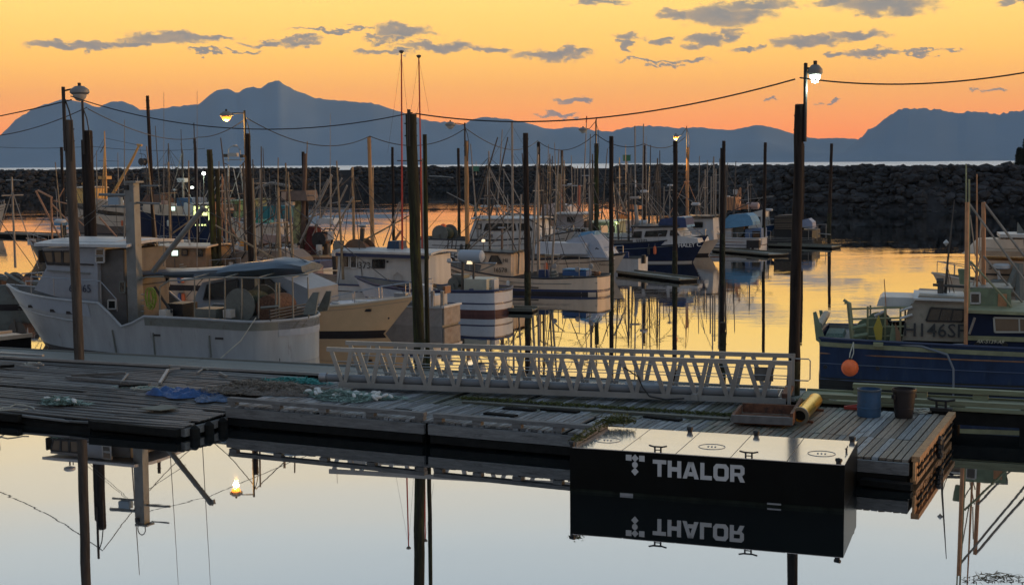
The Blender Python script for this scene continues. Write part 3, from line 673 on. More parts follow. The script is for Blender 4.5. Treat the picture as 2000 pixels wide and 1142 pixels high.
ls = letters(); totw = sum(l[1] for l in ls)+.11*5; sx_ = (ub-ua)/totw; x_ = ua
for l, nm in zip(ls, 'THALOR'):
    b_ = MB()
    for pl_ in l[0]:
        pts = [(x_+a*sx_, zb_+b*capH) for a, b in pl_]
        ar = sum(pts[i][0]*pts[(i+1) % len(pts)][1]-pts[(i+1) % len(pts)][0]*pts[i][1] for i in range(len(pts)))
        if ar < 0: pts = pts[::-1]
        b_.prism(pts, lambda a, b, h: (a, -h, b), .002, .007)
    b_.build('letter', LET, barge); x_ += (l[1]+.11)*sx_
hx = on_face(1224, 964.5); MB().box((hx[0], -.012, hx[1]), (.26, .02, .045)).build('draught_plate', SM, barge)
hx = on_face(1512, 992); MB().box((hx[0], -.012, max(hx[1], .05)), (.26, .02, .03)).build('draught_plate', SM, barge)
# mossy hawser along the barge's left end
_c, _s = math.cos(BANG), math.sin(BANG)
a = BO+Vector((_c*.04-_s*.15, _s*.04+_c*.15, BH+.05)); b = BO+Vector((_c*.1-_s*2.2, _s*.1+_c*2.2, BH+.07))
e_ = empty('mossy_log', (0, 0, 0), 0, 'moss-covered log lying along the left edge of the black barge', 'log')
MB().tube([a, (a+b)/2+Vector((0, 0, .02)), b], [.06, .075, .08], 8).build('log', BEAM, e_)
tag(clump('moss', MOSS, [a, b], 900, .05, flat=.9, par=e_), kind='stuff'); clump('moss_tuft', MOSS, [b, b+Vector((.5, .05, 0))], 700, .09, flat=.9, par=e_)['kind'] = 'stuff'
# ================================================================== THINGS ON THE FLOATS
# rusty tray
a, b = P(1428, 832, ZT), P(1548, 838, ZT); tl = (b-a).length
tray = empty('steel_tray', (a.x, a.y, ZT+.02), math.atan2((b-a).y, (b-a).x), 'open rusty steel tray frame lying on the float under the end of the gangway', 'tray')
TD = 1.35
MB().box((tl/2, 0, .16), (tl, .06, .17)).build('front_rail', mat('grey_worn_steel', (.17, .17, .17), .6, .2, var=.3, vscale=5), tray)
MB().box((0.03, TD/2, .16), (.06, TD-.07, .17)).build('side_rail', RUST, tray); MB().box((tl-.03, TD*.8, .20), (.07, TD*1.55, .26)).build('side_rail', RUST, tray)
MB().box((tl/2, TD, .18), (tl-.13, .06, .22)).build('back_rail', RUST, tray); MB().box((tl/2, TD/2, .05), (tl-.1, TD-.1, .03)).build('floor_plate', RUST, tray)
# stainless culvert pipe, gold sunset reflection put into its colour
STN = mat('sunset_gold_pipe', (.95, .62, .10), .3, 1, var=.2, vscale=3)
a, b = P(1562, 829, ZT), P(1592, 797, ZT)
a.z = ZT+.20; b.z = ZT+.20; L = (b-a).length
pp = empty('steel_pipe', a, math.atan2((b-a).y, (b-a).x), 'large shiny metal pipe tinted gold as if in low sun beside the rusty tray', 'pipe')
L = max(L, 1.5)
MB().lathe((0, 0, 0), [(.17, 0), (.17, L), (.15, L), (.15, .02), (.17, 0)], 28, 'X', False).build('tube', STN, pp, True)
MB().lathe((0, 0, 0), [(.205, -.03), (.205, .05), (.15, .05), (.13, -.03), (.205, -.03)], 28, 'X', False).build('flange', mat('dull_flange', (.3, .28, .22), .4, .8), pp, True)
MB().lathe((0, 0, 0), [(.125, .12), (.125, .16), (0, .16)], 20, 'X', False).build('inner_plug', BLACK, pp)
for k in (0.35, L-.3): MB().box((k, 0, -.185), (.1, .5, .06)).build('chock', RUST, pp)
# barrels
def bin_(px_, py_, r0, r1, h, mt, label, nm):
    p = P(px_, py_, ZT); e = empty(nm, (p.x, p.y, ZT), .3, label, 'barrel' if 'barrel' in nm else 'bin')
    n_ = 28
    MB().lathe((0, 0, 0), [(r0*.96, 0), (r0, .03), (r0+(r1-r0)*.5, h*.5), (r1, h), (r1-.015, h), (r0*.94, .05), (0, .05)], n_, cap=False).build('body', mt, e, True)
    return e, r1, h
e, r1, h = bin_(1697, 812, .272, .268, .64, mat('blue_plastic', (.035, .10, .20), .55, var=.2, vscale=3, dirt=(.05, .06, .07), dscale=4, dthr=.6), 'cut-off blue plastic barrel standing on the float near the walkway', 'plastic_barrel')
MB().lathe((0, 0, 0), [(.28, .60), (.285, .625), (.28, .65), (.262, .65)], 28, cap=False).build('rim', mat('blue_rim', (.06, .09, .12), .5), e, True)
MB().lathe((0, 0, 0), [(.279, .20), (.284, .22), (.279, .24)], 28, cap=False).build('hoop', MATS['blue_plastic'], e, True)
e, r1, h = bin_(1765, 815, .205, .262, .66, mat('maroon_black_plastic', (.022, .016, .016), .55, var=.2), 'dark tapered rubbish bin standing on the float right of the blue barrel', 'rubbish_bin')
MB().lathe((0, 0, 0), [(.27, .60), (.285, .66), (.275, .69), (.25, .68)], 28, cap=False).build('rim', MATS['maroon_black_plastic'], e, True)
for s_ in (-1, 1): MB().box((.28*s_, 0, .5), (.04, .12, .10)).build('handle', MATS['maroon_black_plastic'], e)
MB().lathe((0, 0, 0), [(.222, .2), (.228, .22), (.224, .24)], 28, cap=False).build('hoop', MATS['maroon_black_plastic'], e, True)
def rope_coil(name, p, r_, n, mt, label, cat='rope', th=.018, seed=3, z=None, flat=.35):
    r2 = random.Random(seed); pts = []
    for i in range(n*14):
        a_ = 2*math.pi*i/14; rr = r_*(.55+.45*r2.random()); pts.append((p.x+rr*math.cos(a_), p.y+rr*flat*2*math.sin(a_), p.z+.02+.07*r2.random()))
    o_ = MB().tube(pts, th, 5).build(name, mt); return tag(o_, label, cat)
rope_coil('rope_coil', P(1618, 787, ZT), .22, 6, ROPEW, 'tangled pale rope coil on the float right of the shiny pipe', seed=4)
rope_coil('rope_coil', P(1795, 806, ZT), .30, 6, ROPEW, 'tangled pale rope on the float right of the dark bin', seed=5)
rope_coil('rope_coil', P(1575, 800, ZT+.1), .26, 5, ROPED, 'black hose loops at the foot of the gangway end', 'hose', seed=6)
rd = mat('red_plastic', (.35, .045, .03), .5)
p = P(1662, 800, ZT); e_ = empty('red_tool', (p.x, p.y, ZT), -.4, 'small red object lying on the planks left of the blue barrel', 'tool')
MB().box((0, 0, .05), (.32, .10, .07)).build('body', rd, e_); MB().bar((-.1, .02, .08), (.22, .1, .12), .04).build('handle', rd, e_)
p = P(1838, 803, ZT+.05); e_ = empty('mooring_cleat', (p.x, p.y, ZT+.0), ANG, 'black mooring cleat on the walkway edge right of the dark bin', 'cleat')
MB().box((0, 0, .1), (.5, .16, .08)).build('base', BLACK, e_); cleat('horns', e_, 0, 0, .12, 1.5)

# blue tarp crumpled on the old float
def heap(name, cpx, size, rz, hgt, mt, label, cat, seed, n=(36, 20), z0=None, rag=.3, kind=None, freq=3.0):
    z0 = z0 if z0 is not None else (ZL if cpx[0] < 450 else ZT)
    p = PL(*cpx) if cpx[0] < 450 else P(*cpx, z0); z0 = p.z; rows = []; nx, ny = n
    for j in range(ny+1):
        row = []
        for i in range(nx+1):
            s_, t_ = i/nx*2-1, j/ny*2-1
            k = 1+rag*noise.noise(Vector((math.atan2(t_, s_)*1.2, seed, 0)))
            x = s_*size[0]/2*math.sqrt(max(0, 1-t_*t_*.5))*k; y = t_*size[1]/2*math.sqrt(max(0, 1-s_*s_*.5))*k
            f = max(0, 1-max(abs(s_), abs(t_))**4)
            z = f*hgt*(.35+1.2*abs(noise.noise(Vector((x*freq, y*freq*1.6, seed))))+.35*noise.noise(Vector((x*9, y*9, seed))))+.012
            row.append((x, y, max(z, .004)))
        rows.append(row)
    o_ = MB().grid(rows).build(name, mt, smooth=True); o_.location = (p.x, p.y, z0); o_.rotation_euler = (0, 0, rz); return tag(o_, label, cat, kind=kind), p
TARP = mat('blue_tarp', (.02, .075, .22), .5, var=.3, vscale=7, bump=.5, bscale=14)
heap('blue_tarp', (352, 770), (2.1, 1.1), ANG+.1, .20, TARP, 'crumpled bright blue tarp heaped on the dark left float', 'tarp', 5, rag=.6)
heap('blue_tarp', (415, 780), (1.1, .9), ANG-.5, .10, mat('blue_tarp_printed', (.05, .09, .17), .6, var=.8, vscale=16, bump=.5), 'faded patterned blue tarp corner trailing towards the grey planks', 'tarp', 15, rag=.6)
NETB = mat('brown_net', (.13, .105, .085), .95, var=.6, vscale=22, bump=1, bscale=50)
heap('brown_net', (520, 762), (3.0, 1.7), ANG, .13, NETB, 'low heap of brown fishing net spread between the blue tarp and the gangway', 'net', 8, (60, 34), rag=.4)
heap('teal_net', (575, 746), (1.5, .55), ANG+.05, .10, mat('teal_net', (.05, .22, .20), .95, var=.5, vscale=22, bump=1, bscale=50), 'thin teal green net strewn behind the brown net', 'net', 9, (50, 20), rag=.5)
def floats_net(cpx, size, n, label, seed, r_=.075, spread=None, mtn=None):
    o_, p = heap('float_net', cpx, size, ANG, .10, mtn or mat('pale_green_net', (.13, .19, .165), .95, var=.5, vscale=24, bump=1, bscale=60), label, 'net', seed, (44, 24), rag=.5)
    root = empty('net_bundle', o_.location, ANG, label, 'net'); o_.parent = root; o_.location = (0, 0, 0); o_.rotation_euler = (0, 0, 0); o_.name = 'mesh_heap'
    for k_ in ('label', 'category'):
        if k_ in o_: del o_[k_]
    fm = MB().lathe((0, 0, 0), [(0, -r_*1.5), (r_*.5, -r_*1.3), (r_*.8, -r_*.5), (r_*.8, r_*.5), (r_*.5, r_*1.3), (0, r_*1.5)], 10, 'X', False).mesh('float', mat('white_float', (.62, .63, .60), .6, var=.1), True)
    r2 = random.Random(seed)
    for i in range(n):
        t_ = i/(n-1)*2-1; y_ = math.sin(i*.9)*size[1]*.28+r2.uniform(-.08, .08)
        inst('float', fm, root, (t_*size[0]*.47, y_, .06+.05*r2.random()), (r2.uniform(-.5, .5), r2.uniform(-.6, .6), r2.uniform(0, 3)))
    return root
floats_net((680, 775), (2.5, .95), 30, "pale green net strung with white floats, in front of the gangway's left end", 21, .062)
floats_net((118, 787), (1.15, .5), 12, 'small bundle of pale net and floats lying alone on the dark float at far left', 22, .055)
def strands(cpx, size, ang, n, mt, label, seed, lift=.12, wd=.012, ln=.16, z0=None):
    z0 = z0 if z0 is not None else (ZL if cpx[0] < 450 else ZT)
    r2 = random.Random(seed); p = PL(*cpx) if cpx[0] < 450 and cpx[1] < 900 else P(*cpx, z0); z0 = p.z; b_ = MB(); c_, s_ = math.cos(ang), math.sin(ang)
    for _ in range(n):
        a_ = r2.uniform(0, 6.283); rr = math.sqrt(r2.random())*(1+.35*math.sin(3*a_+seed)); x, y = math.cos(a_)*rr*size[0]/2, math.sin(a_)*rr*size[1]/2
        h = lift*(1-min(1, rr))*(.4+abs(noise.noise(Vector((x*3, y*4, seed)))))*1.6+.015+r2.random()*.03
        q = Vector((x*c_-y*s_, x*s_+y*c_, h)); d_ = r2.uniform(0, 6.283); v = Vector((math.cos(d_), math.sin(d_), r2.uniform(-.25, .35)))*ln*r2.uniform(.5, 1.3); w_ = Vector((-v.y, v.x, .4*v.length)).normalized()*wd
        q.z = max(q.z, .02); e2 = q+v; e2.z = max(e2.z, .012); b_.add([q-w_, e2, q+w_], [(0, 1, 2)])
    o_ = b_.build('net_strands', mt); o_.location = (p.x, p.y, z0); return tag(o_, label, 'net', kind='stuff')
strands((672, 776), (2.9, 1.15), ANG, 2600, mat('green_white_twine', (.24, .34, .29), .9, var=.3), 'loose pale green mesh of the net with white floats', 31)
strands((118, 788), (1.5, .6), ANG, 900, MATS['green_white_twine'], 'loose mesh of the small net bundle at far left', 32)
strands((525, 760), (3.6, 2.0), ANG, 4500, mat('brown_twine', (.20, .16, .12), .9, var=.5, vscale=3), 'loose brown mesh spread left of the gangway', 33, .14)
strands((578, 746), (1.9, .7), ANG, 1300, mat('teal_twine', (.06, .30, .27), .9, var=.3), 'loose teal mesh behind the brown net', 34, .08)
strands((300, 762), (2.2, .6), ANG, 260, MATS['green_white_twine'], 'thin pale fibres scattered left of the blue tarp', 35, .03)
# plywood sheet
a, b, c = PL(268, 800, .03), PL(322, 790, .03), PL(352, 797, .03)
o_ = MB().prism([(0, 0), ((PL(312, 806)-a).x, (PL(312, 806)-a).y), ((c-a).x, (c-a).y), ((b-a).x, (b-a).y)], lambda x, y, h: (x, y, h), 0, .018).build('plywood_sheet', mat('mouldy_plywood', (.155, .16, .13), .8, var=.3, vscale=3, dirt=(.28, .28, .25), dscale=4, dthr=.6)); o_.location = (a.x, a.y, a.z+.02); tag(o_, 'mouldy greenish plywood sheet lying on the left float below the blue tarp', 'sheet')
# loose lumber & pipes
LUM = [((130, 737), (292, 750), .09, 'long grey beam lying at an angle on the left float', BEAM), ((236, 747), (250, 729), .05, 'short pale stick crossing the long beam', DW), ((312, 748), (328, 722), .08, 'thick pale pipe standing askew right of the short stick', STEEL), ((328, 721), (352, 719), .05, 'short pale pipe pointing right from the thick pipe', STEEL), ((140, 733), (245, 729), .10, 'long dark board behind the angled beam', PLX), ((385, 727), (402, 716), .035, 'thin white pole leg left of the little rope arch', DW), ((428, 727), (442, 734), .06, 'small white stub lying near the walkway edge', DW), ((0, 705), (85, 712), .06, 'long pale batten at far left beside the walkway', DW), ((0, 716), (28, 714), .10, 'dark pole end at the far left margin', DARKT), ((30, 712), (75, 718), .05, 'thin pale batten left of the standing piling', DW), ((232, 754), (285, 752), .07, 'dark board lying under the end of the angled beam', DARKT)]
for p0, p1, r_, lb, mt in LUM:
    a, b = PL(*p0, .06), PL(*p1, .06); o_ = MB().bar((0, 0, 0), b-a, r_, r_*.8).build('loose_lumber', mt, loc=a); tag(o_, lb, 'lumber')
rope_coil('rope_tangle', PL(405, 722), .22, 2, ROPEW, 'loop of pale rope standing up on the edge of the walkway', seed=12, th=.014)
rope_coil('rope_tangle', PL(285, 762), .45, 3, ROPEW, 'thin tangled line lying between the angled beam and the blue tarp', seed=13, th=.010)
rope_coil('rope_tangle', PL(62, 713), .3, 2, ROPEW, 'loop of pale hose near the walkway at far left', seed=14, th=.014)
rope_coil('rope_tangle', PL(30, 800), .5, 1, ROPEW, 'pale rope trailing over the near edge of the left float', seed=15, th=.018)

# ================================================================== PILINGS
PW = mat(name='creosoted_timber', spec=.12, col=(.026, .021, .019), rough=.8, var=.5, vscale=3, stretch=(3, 3, .35), bump=.8, bscale=9, dirt=(.06, .038, .026), dscale=2, dthr=.58)
PG = mat(name='grey_timber', spec=.12, col=(.075, .066, .058), rough=.8, var=.45, vscale=3, stretch=(3, 3, .3), bump=.8, bscale=9, dirt=(.05, .045, .04), dscale=2, dthr=.55)
PO = mat('orange_brown_timber', (.34, .20, .09), .7, var=.4, vscale=3, stretch=(3, 3, .3), bump=.6, bscale=9, dirt=(.14, .09, .05), dscale=2, dthr=.6)  # orange-brown timber of the lighter pilings
PM = mat(name='mossy_timber', spec=.12, col=(.034, .033, .022), rough=.85, var=.5, vscale=3, stretch=(3, 3, .4), bump=.8, bscale=9, dirt=(.06, .085, .02), dscale=1.5, dthr=.5)
DST = mat('dark_steel', (.03, .03, .032), .5, .5)
SODM = mat('sodium_lamp', (1, .62, .18), .4, emit=4, ecol=(1, .20, .012))
LEDM = mat('white_lamp', (1, 1, .9), .4, emit=8, ecol=(.9, 1, .9))
LHM = mat('lamp_housing', (.20, .20, .19), .5, .3)
TIDE = mat(name='weed_and_barnacles', spec=.12, col=(.032, .034, .022), rough=.9, var=.6, vscale=6, bump=1, bscale=22, dirt=(.10, .10, .085), dscale=7, dthr=.6)
def shaft(par, r0, r1, z0, z1, mt, seed, name='timber_shaft', dx=0, dy=0, lean=(0, 0)):
    n_ = 12; prof = []; r2 = random.Random(seed); pts = []; rs = []
    for i in range(n_+1):
        t_ = i/n_; z = z0+(z1-z0)*t_; pts.append((dx+lean[0]*t_+r2.uniform(-.012, .012), dy+lean[1]*t_+r2.uniform(-.012, .012), z)); rs.append((r0+(r1-r0)*t_)*(1+r2.uniform(-.035, .035)))
    return MB().tube(pts, rs, 14).build(name, mt, par, True)
def pile(label, px_, pbase, ptop, r0, r1, mt, base_z=0, Y=None, lean=0, pole=None, lamp=None, lit=None, twin=None, name='mooring_piling', conduit=False, side=None, power=0):
    # pbase: pixel row of the waterline (or deck) at px_; ptop: row of the top
    b = P(px_, pbase, base_z) if Y is None else PD(px_, 400, Y)
    Y = b.y; ztop = PD(px_, ptop, Y).z
    e = empty(name, (b.x, b.y, 0), rng.uniform(-.5, .5)*0, label, 'piling', 'pilings of the harbour')
    shaft(e, r0, r1, -1.0, ztop, mt, int(px_), lean=(lean, 0))
    tx = lean
    if base_z == 0: shaft(e, r0*1.10, r0*1.07, -.5, 1.5+rng.uniform(-.2, .3), TIDE, int(px_)+3, name='tide_growth', lean=(lean*.2, 0))
    MB().lathe((tx, 0, ztop), [(r1*1.0, -.01), (r1*.95, .03), (0, .035)], 12).build('end_grain', PG, e)
    for bz in (ztop-.25, ztop-.6): MB().tube([(tx-r1-.03, 0, bz), (tx+r1+.03, 0, bz)], .018, 5).build('bolt', DST, e)
    if twin: shaft(e, twin[2], twin[2]*.85, -1, PD(px_, twin[1], Y).z, mt, int(px_)+7, dx=twin[0]*Y/FPX, dy=twin[3] if len(twin) > 3 else .05)
    zp = ztop
    if pole:
        zp = PD(px_, pole[1], Y).z; ox = pole[0]*Y/FPX
        MB().tube([(tx+ox, -r1*.8, ztop-.9), (tx+ox, -r1*.8, zp)], pole[2], 8).build('pole', pole[3] if len(pole) > 3 else DST, e, True)
        if conduit: MB().tube([(tx+ox, -r1*.8, zp-.25), (tx+ox+.16, -r1, zp-.7), (tx+ox+.24, -r1, ztop-.1), (tx+r1*.8, -r1, ztop-1.2)], .022, 6).build('conduit', BLACK, e)
    if lamp:
        lx, lz = lamp[0]*Y/FPX, PD(px_, lamp[1], Y).z; s_ = lamp[2] if len(lamp) > 2 else .3
        ox = (pole[0]*Y/FPX if pole else 0); sg = 1 if lx > 0 else -1
        MB().tube([(tx+ox, -r1*.8, zp-.12), (tx+ox+(lx-ox)*.5, -r1, lz+.06), (tx+lx-sg*s_*.6, -r1, lz+.06)], .028, 6).build('lamp_arm', DST, e)
        hd = MB().lathe((tx+lx, -r1, lz), [(s_*.75, -.10), (s_*.95, -.04), (s_*.9, .05), (s_*.45, .15), (.0, .17)], 14); v2 = [((x-tx-lx)*1.25+tx+lx, y, z) for x, y, z in hd.v]; hd.v = v2
        ho = hd.build('lamp_head', LHM, e, True); MB().tube([(tx+lx, -r1, lz+.12), (tx+lx, -r1, lz+.25)], .05, 6).build('photocell', DST, ho)
        lm = lit or mat('unlit_glass', (.38, .37, .33), .3)
        MB().lathe((tx+lx, -r1, lz), [(0, -.30), (s_*.45, -.27), (s_*.78, -.17), (s_*.86, -.09)], 12, cap=False).build('bulb_glass', lm, ho, True)
        if lit:
            L_ = bpy.data.lights.new('lamp_light', 'POINT'); L_.energy = power; L_.color = (1, .50, .12) if lit is SODM else (.75, 1, .85); L_.shadow_soft_size = .12
            lo = bpy.data.objects.new('lamp_light', L_); COL.objects.link(lo); lo.parent = e; lo.location = (tx+lx, -r1, lz-.42)
    return e
GRP = []
pile('tall grey piling with an unlit street lamp on its pole, standing on the left float', 157, 708, 236, .15, .145, PG, base_z=.55, pole=(-5, 170, .055), lamp=(27, 179, .25), conduit=True, lean=-.10)
pile('dark piling with a bare steel pole, behind the wheelhouse of the grey boat', 188, 649, 256, .20, .17, PW, lean=-.06, pole=(-6, 196, .05), conduit=True, twin=(-11, 273, .14))
pile('very tall thin dark piling between the grey steel mast and the blue boat', 305, 560, 188, .11, .085, PW, lean=-.14)
pile('short dark thin piling top just left of the tall grey lamp piling', 127, 480, 288, .14, .12, PW)
pile('thick brown piling pair behind the boat with lit windows', 421, 560, 293, .19, .15, PM, twin=(9, 330, .12), lean=-.12)
pile('dark pole piling carrying wires with two diagonal braces, above the white deck light', 389, 530, 270, .10, .08, PW, pole=(0, 240, .03), lean=-.05)
pile('piling with the lit orange lamp on the left, behind the furled blue awning', 495, 597, 262, .17, .14, PW, pole=(-3, 216, .05), lamp=(-38, 224, .26), lit=SODM, conduit=True, power=600, lean=-.10)
pile('dark forked piling behind the camouflage-stained mast', 597, 480, 297, .15, .12, PW, twin=(4, 320, .12), lean=-.05)
pile('orange-brown timber piling beside the wheelhouse numbered 40373', 731, 545, 268, .125, .105, PO, lean=-.16)
pile('slim dark piling left of the thick foreground piling, behind the blue box', 769, 472, 288, .12, .11, PW)
pile('thickest dark mossy piling in the middle, between the gangway and the cream bow', 823, 758, 224, .16, .155, PM, lean=-.20, pole=(-3, 214, .05), twin=(11, 262, .07, .5))
pile('slim dark piling just left of the brown piling that carries the unlit lamp', 897, 462, 290, .14, .12, PW)
pile('brown piling with an unlit lamp reaching left, by the boat with the drum', 914, 527, 276, .15, .125, PO, lean=-.04, pole=(-2, 240, .05), lamp=(-30, 243, .28), conduit=True)
pile('tall dark piling standing in front of the boat numbered 16578', 1031, 593, 261, .145, .12, PW, lean=-.06)
pile('slim dark piling right of the tall dark one, behind boat 16578', 1053, 472, 278, .16, .14, PW)
pile('slim dark piling among the crowded masts, left of the two tall poles', 1098, 455, 294, .15, .12, PG)
pile('dark lamp piling with unlit lamp reaching left in front of the green-lit cabin', 1165, 480, 281, .20, .16, PM, pole=(-1, 234, .05), lamp=(-26, 253, .30), conduit=True)
pile('dark piling right of the boat with the blue canopy', 1194, 555, 267, .125, .115, PW)
pile('slim short dark piling behind the masts of the boat named on its blue bow', 1258, 480, 284, .12, .10, PW)
pile('dark piling in front of the dark blue bow, its top against the lit lamp', 1318, 543, 276, .14, .125, PW)
pile('thin brown piling whose pole carries the lit orange lamp over the right basin', 1342, 465, 288, .15, .12, PO, pole=(-2, 246, .035), lamp=(-23, 266, .22), lit=SODM, power=1500, conduit=True)
pile('dark piling left of the blue-canopied boat with the net drum', 1412, 506, 276, .13, .115, PW, twin=(-4, 289, .10))
pile('dark piling right of the light blue canopy', 1491, 486, 279, .125, .11, PW, lean=.06)
pile('big foremost piling on the right with the lit white lamp', 1547, 818, 206, .15, .115, PW, lean=.10, pole=(9, 124, .048), lamp=(27, 140, .16), lit=LEDM, power=120, twin=(9, 318, .085))
pile('slim dark piling peeping out right behind the foremost right piling', 1566, 478, 281, .14, .12, PW)
pile('lone slim dark piling near the breakwater on the right', 1619, 442, 281, .19, .14, PW, lean=.15)
pile('short stub piling just behind the right part of the gangway', 1411, 762, 631, .085, .08, PW)

# ================================================================== OVERHEAD CABLES
CAB = mat('black_cable', (.02, .02, .02), .6); CABR = CAB
def cable(label, p0, y0, p1, y1, sagpx, r_=.022, n=24):
    a, b = PD(*p0, y0*K), PD(*p1, y1*K); pts = []
    for i in range(n+1):
        t_ = i/n; q = a.lerp(b, t_); q.z -= 4*t_*(1-t_)*sagpx*q.y/FPX; pts.append(q-a)
    o_ = MB().tube(pts, r_, 5).build('overhead_cable', CAB); o_.location = a; tag(o_, label, 'cable', 'overhead cables')
cable('cable rising from the left edge to the grey lamp piling', (-60, 238), 36, (140, 195), 35.4, 2, .018)
cable('long cable sagging from the grey lamp piling to the thickest middle piling', (138, 188), 35.2, (806, 220), 33.5, 47, .016)
cable('long cable sagging from the thickest middle piling to the foremost right piling', (812, 222), 33.5, (1553, 155), 29.3, 40, .020)
cable('cable from the foremost right piling to the right edge', (1562, 152), 29.3, (2120, 118), 27, 26, .019)
cable('cable from the left edge to the bare steel pole', (-60, 268), 52, (170, 210), 46, 14, .020)
cable('cable sagging from the bare steel pole to the braced dark pole', (172, 213), 46, (388, 268), 62, 20, .020)
cable('cable from the braced dark pole up to the lit left lamp', (388, 268), 62, (483, 230), 54.5, 9, .022)
cable('cable sagging from the lit left lamp to the orange-brown piling', (484, 232), 54.5, (722, 266), 66, 32, .024)
cable('cable sagging from the orange-brown piling to the brown unlit lamp piling', (722, 266), 66, (910, 250), 72, 26, .026)
cable('cable from the brown unlit lamp piling to the slim piling behind boat 16578', (911, 252), 72, (1050, 275), 98, 26, .028)
cable('cable from the slim piling to the dark lamp piling near the canopy boat', (1050, 275), 98, (1163, 262), 90, 24, .030)
cable('cable from the dark lamp piling to the slim short piling on its right', (1164, 262), 90, (1258, 281), 90, 14, .030)
cable('festooned cable running up to the lit orange lamp over the right basin', (1258, 281), 90, (1338, 268), 100, 14, .035)
cable('thin far cable crossing in front of the left mountain', (-60, 283), 118, (178, 286), 115, 5, .022)
cable('thin far cable right of the bare steel pole', (180, 286), 115, (400, 290), 120, 6, .022)
# ================================================================== BOATS
BA = R(-23)
WHT = mat('weathered_white_paint', (.50, .49, .46), .5, var=.12, vscale=1.2, stretch=(2.6, 2.6, .45), dirt=(.27, .20, .14), dscale=1.6, dthr=.60)
WHT2 = mat('cool_white_paint', (.44, .45, .45), .45, var=.12, vscale=1.2, stretch=(2.6, 2.6, .45), dirt=(.24, .20, .17), dscale=1.6, dthr=.60)
CRM = mat('cream_paint', (.54, .43, .32), .45, var=.10, vscale=1.2, stretch=(2.6, 2.6, .45), dirt=(.32, .21, .13), dscale=1.6, dthr=.61)
GRYH = mat('grey_white_hull_paint', (.31, .33, .34), .45, var=.14, vscale=1.1, stretch=(2.4, 2.4, .4), dirt=(.17, .14, .11), dscale=1.5, dthr=.60)
GRNG = mat('grey_green_metal', (.16, .175, .16), .55, .2, var=.2, vscale=2, dirt=(.10, .085, .06), dscale=3, dthr=.58)
NAVY = mat('navy_paint', (.010, .018, .048), .55, spec=.15, var=.25, vscale=1.5, dirt=(.03, .035, .05), dscale=3, dthr=.62)
NAVS = mat('navy_trim', (.02, .03, .08), .45)
BLKS = mat('black_trim', (.015, .015, .017), .5)
ANTI = mat('red_brown_bottom', (.085, .03, .025), .7, var=.3)  # bottom paint, darkened to include the waterline shadow
LBLU = mat('light_blue_canvas', (.10, .26, .42), .6, var=.15, vscale=4, bump=.3, bscale=6)
DBLU = mat('dark_blue_canvas', (.025, .045, .12), .7, var=.2, vscale=4)
TEAL = mat('teal_tarp', (.012, .12, .15), .6, var=.2, vscale=3, bump=.4, bscale=5)
GTRP = mat('green_tarp', (.01, .20, .11), .6, var=.2, vscale=3, bump=.4, bscale=5)
GRN = mat('pale_green_paint', (.15, .20, .13), .6, var=.25, vscale=3, dirt=(.12, .09, .06), dscale=3, dthr=.58)
DECK = mat('deck_grey', (.14, .14, .13), .7, var=.25, vscale=3)
GLS = mat('dark_glass', (.02, .022, .022), .06, spec=.8)
GLW = mat('warm_reflecting_glass', (.10, .07, .045), .08, spec=.8)  # warm reflection is put into the pane colour
LITW = mat('lit_window', (.8, .85, .4), .4, emit=1.6, ecol=(.85, .95, .35))
LITC = mat('lit_window_pale', (.8, .9, .8), .4, emit=1.3, ecol=(.75, .95, .8))
POLE = mat('weathered_pole', (.24, .225, .20), .55, .2, var=.25, vscale=4)
POLD = mat('dark_pole', (.07, .065, .06), .6, .2, var=.3, vscale=4)
REDP = mat('red_pole', (.45, .035, .02), .5, var=.2)
ORGP = mat('orange_buoy_paint', (.95, .17, .04), .45, var=.12, vscale=5, dirt=(.55, .10, .05), dscale=6, dthr=.6)
ORGD = mat('rusty_lamplit_pole', (.40, .20, .10), .6, var=.25, vscale=4)  # rust orange that also paints lamplight onto poles and gear
WOOD = mat('varnished_wood', (.22, .10, .045), .5, var=.3, vscale=4, stretch=(1, 5, 5))
RUBB = mat('grey_rubber', (.22, .23, .24), .6, var=.12)
NETG = mat('green_net_web', (.06, .075, .05), .95, var=.6, vscale=14, bump=1, bscale=30)
NETR = mat('rust_net_web', (.13, .07, .045), .95, var=.6, vscale=14, bump=1, bscale=30)
TXT = mat('black_lettering', (.02, .02, .022), .6); TXW = mat('white_lettering', (.6, .6, .58), .6)

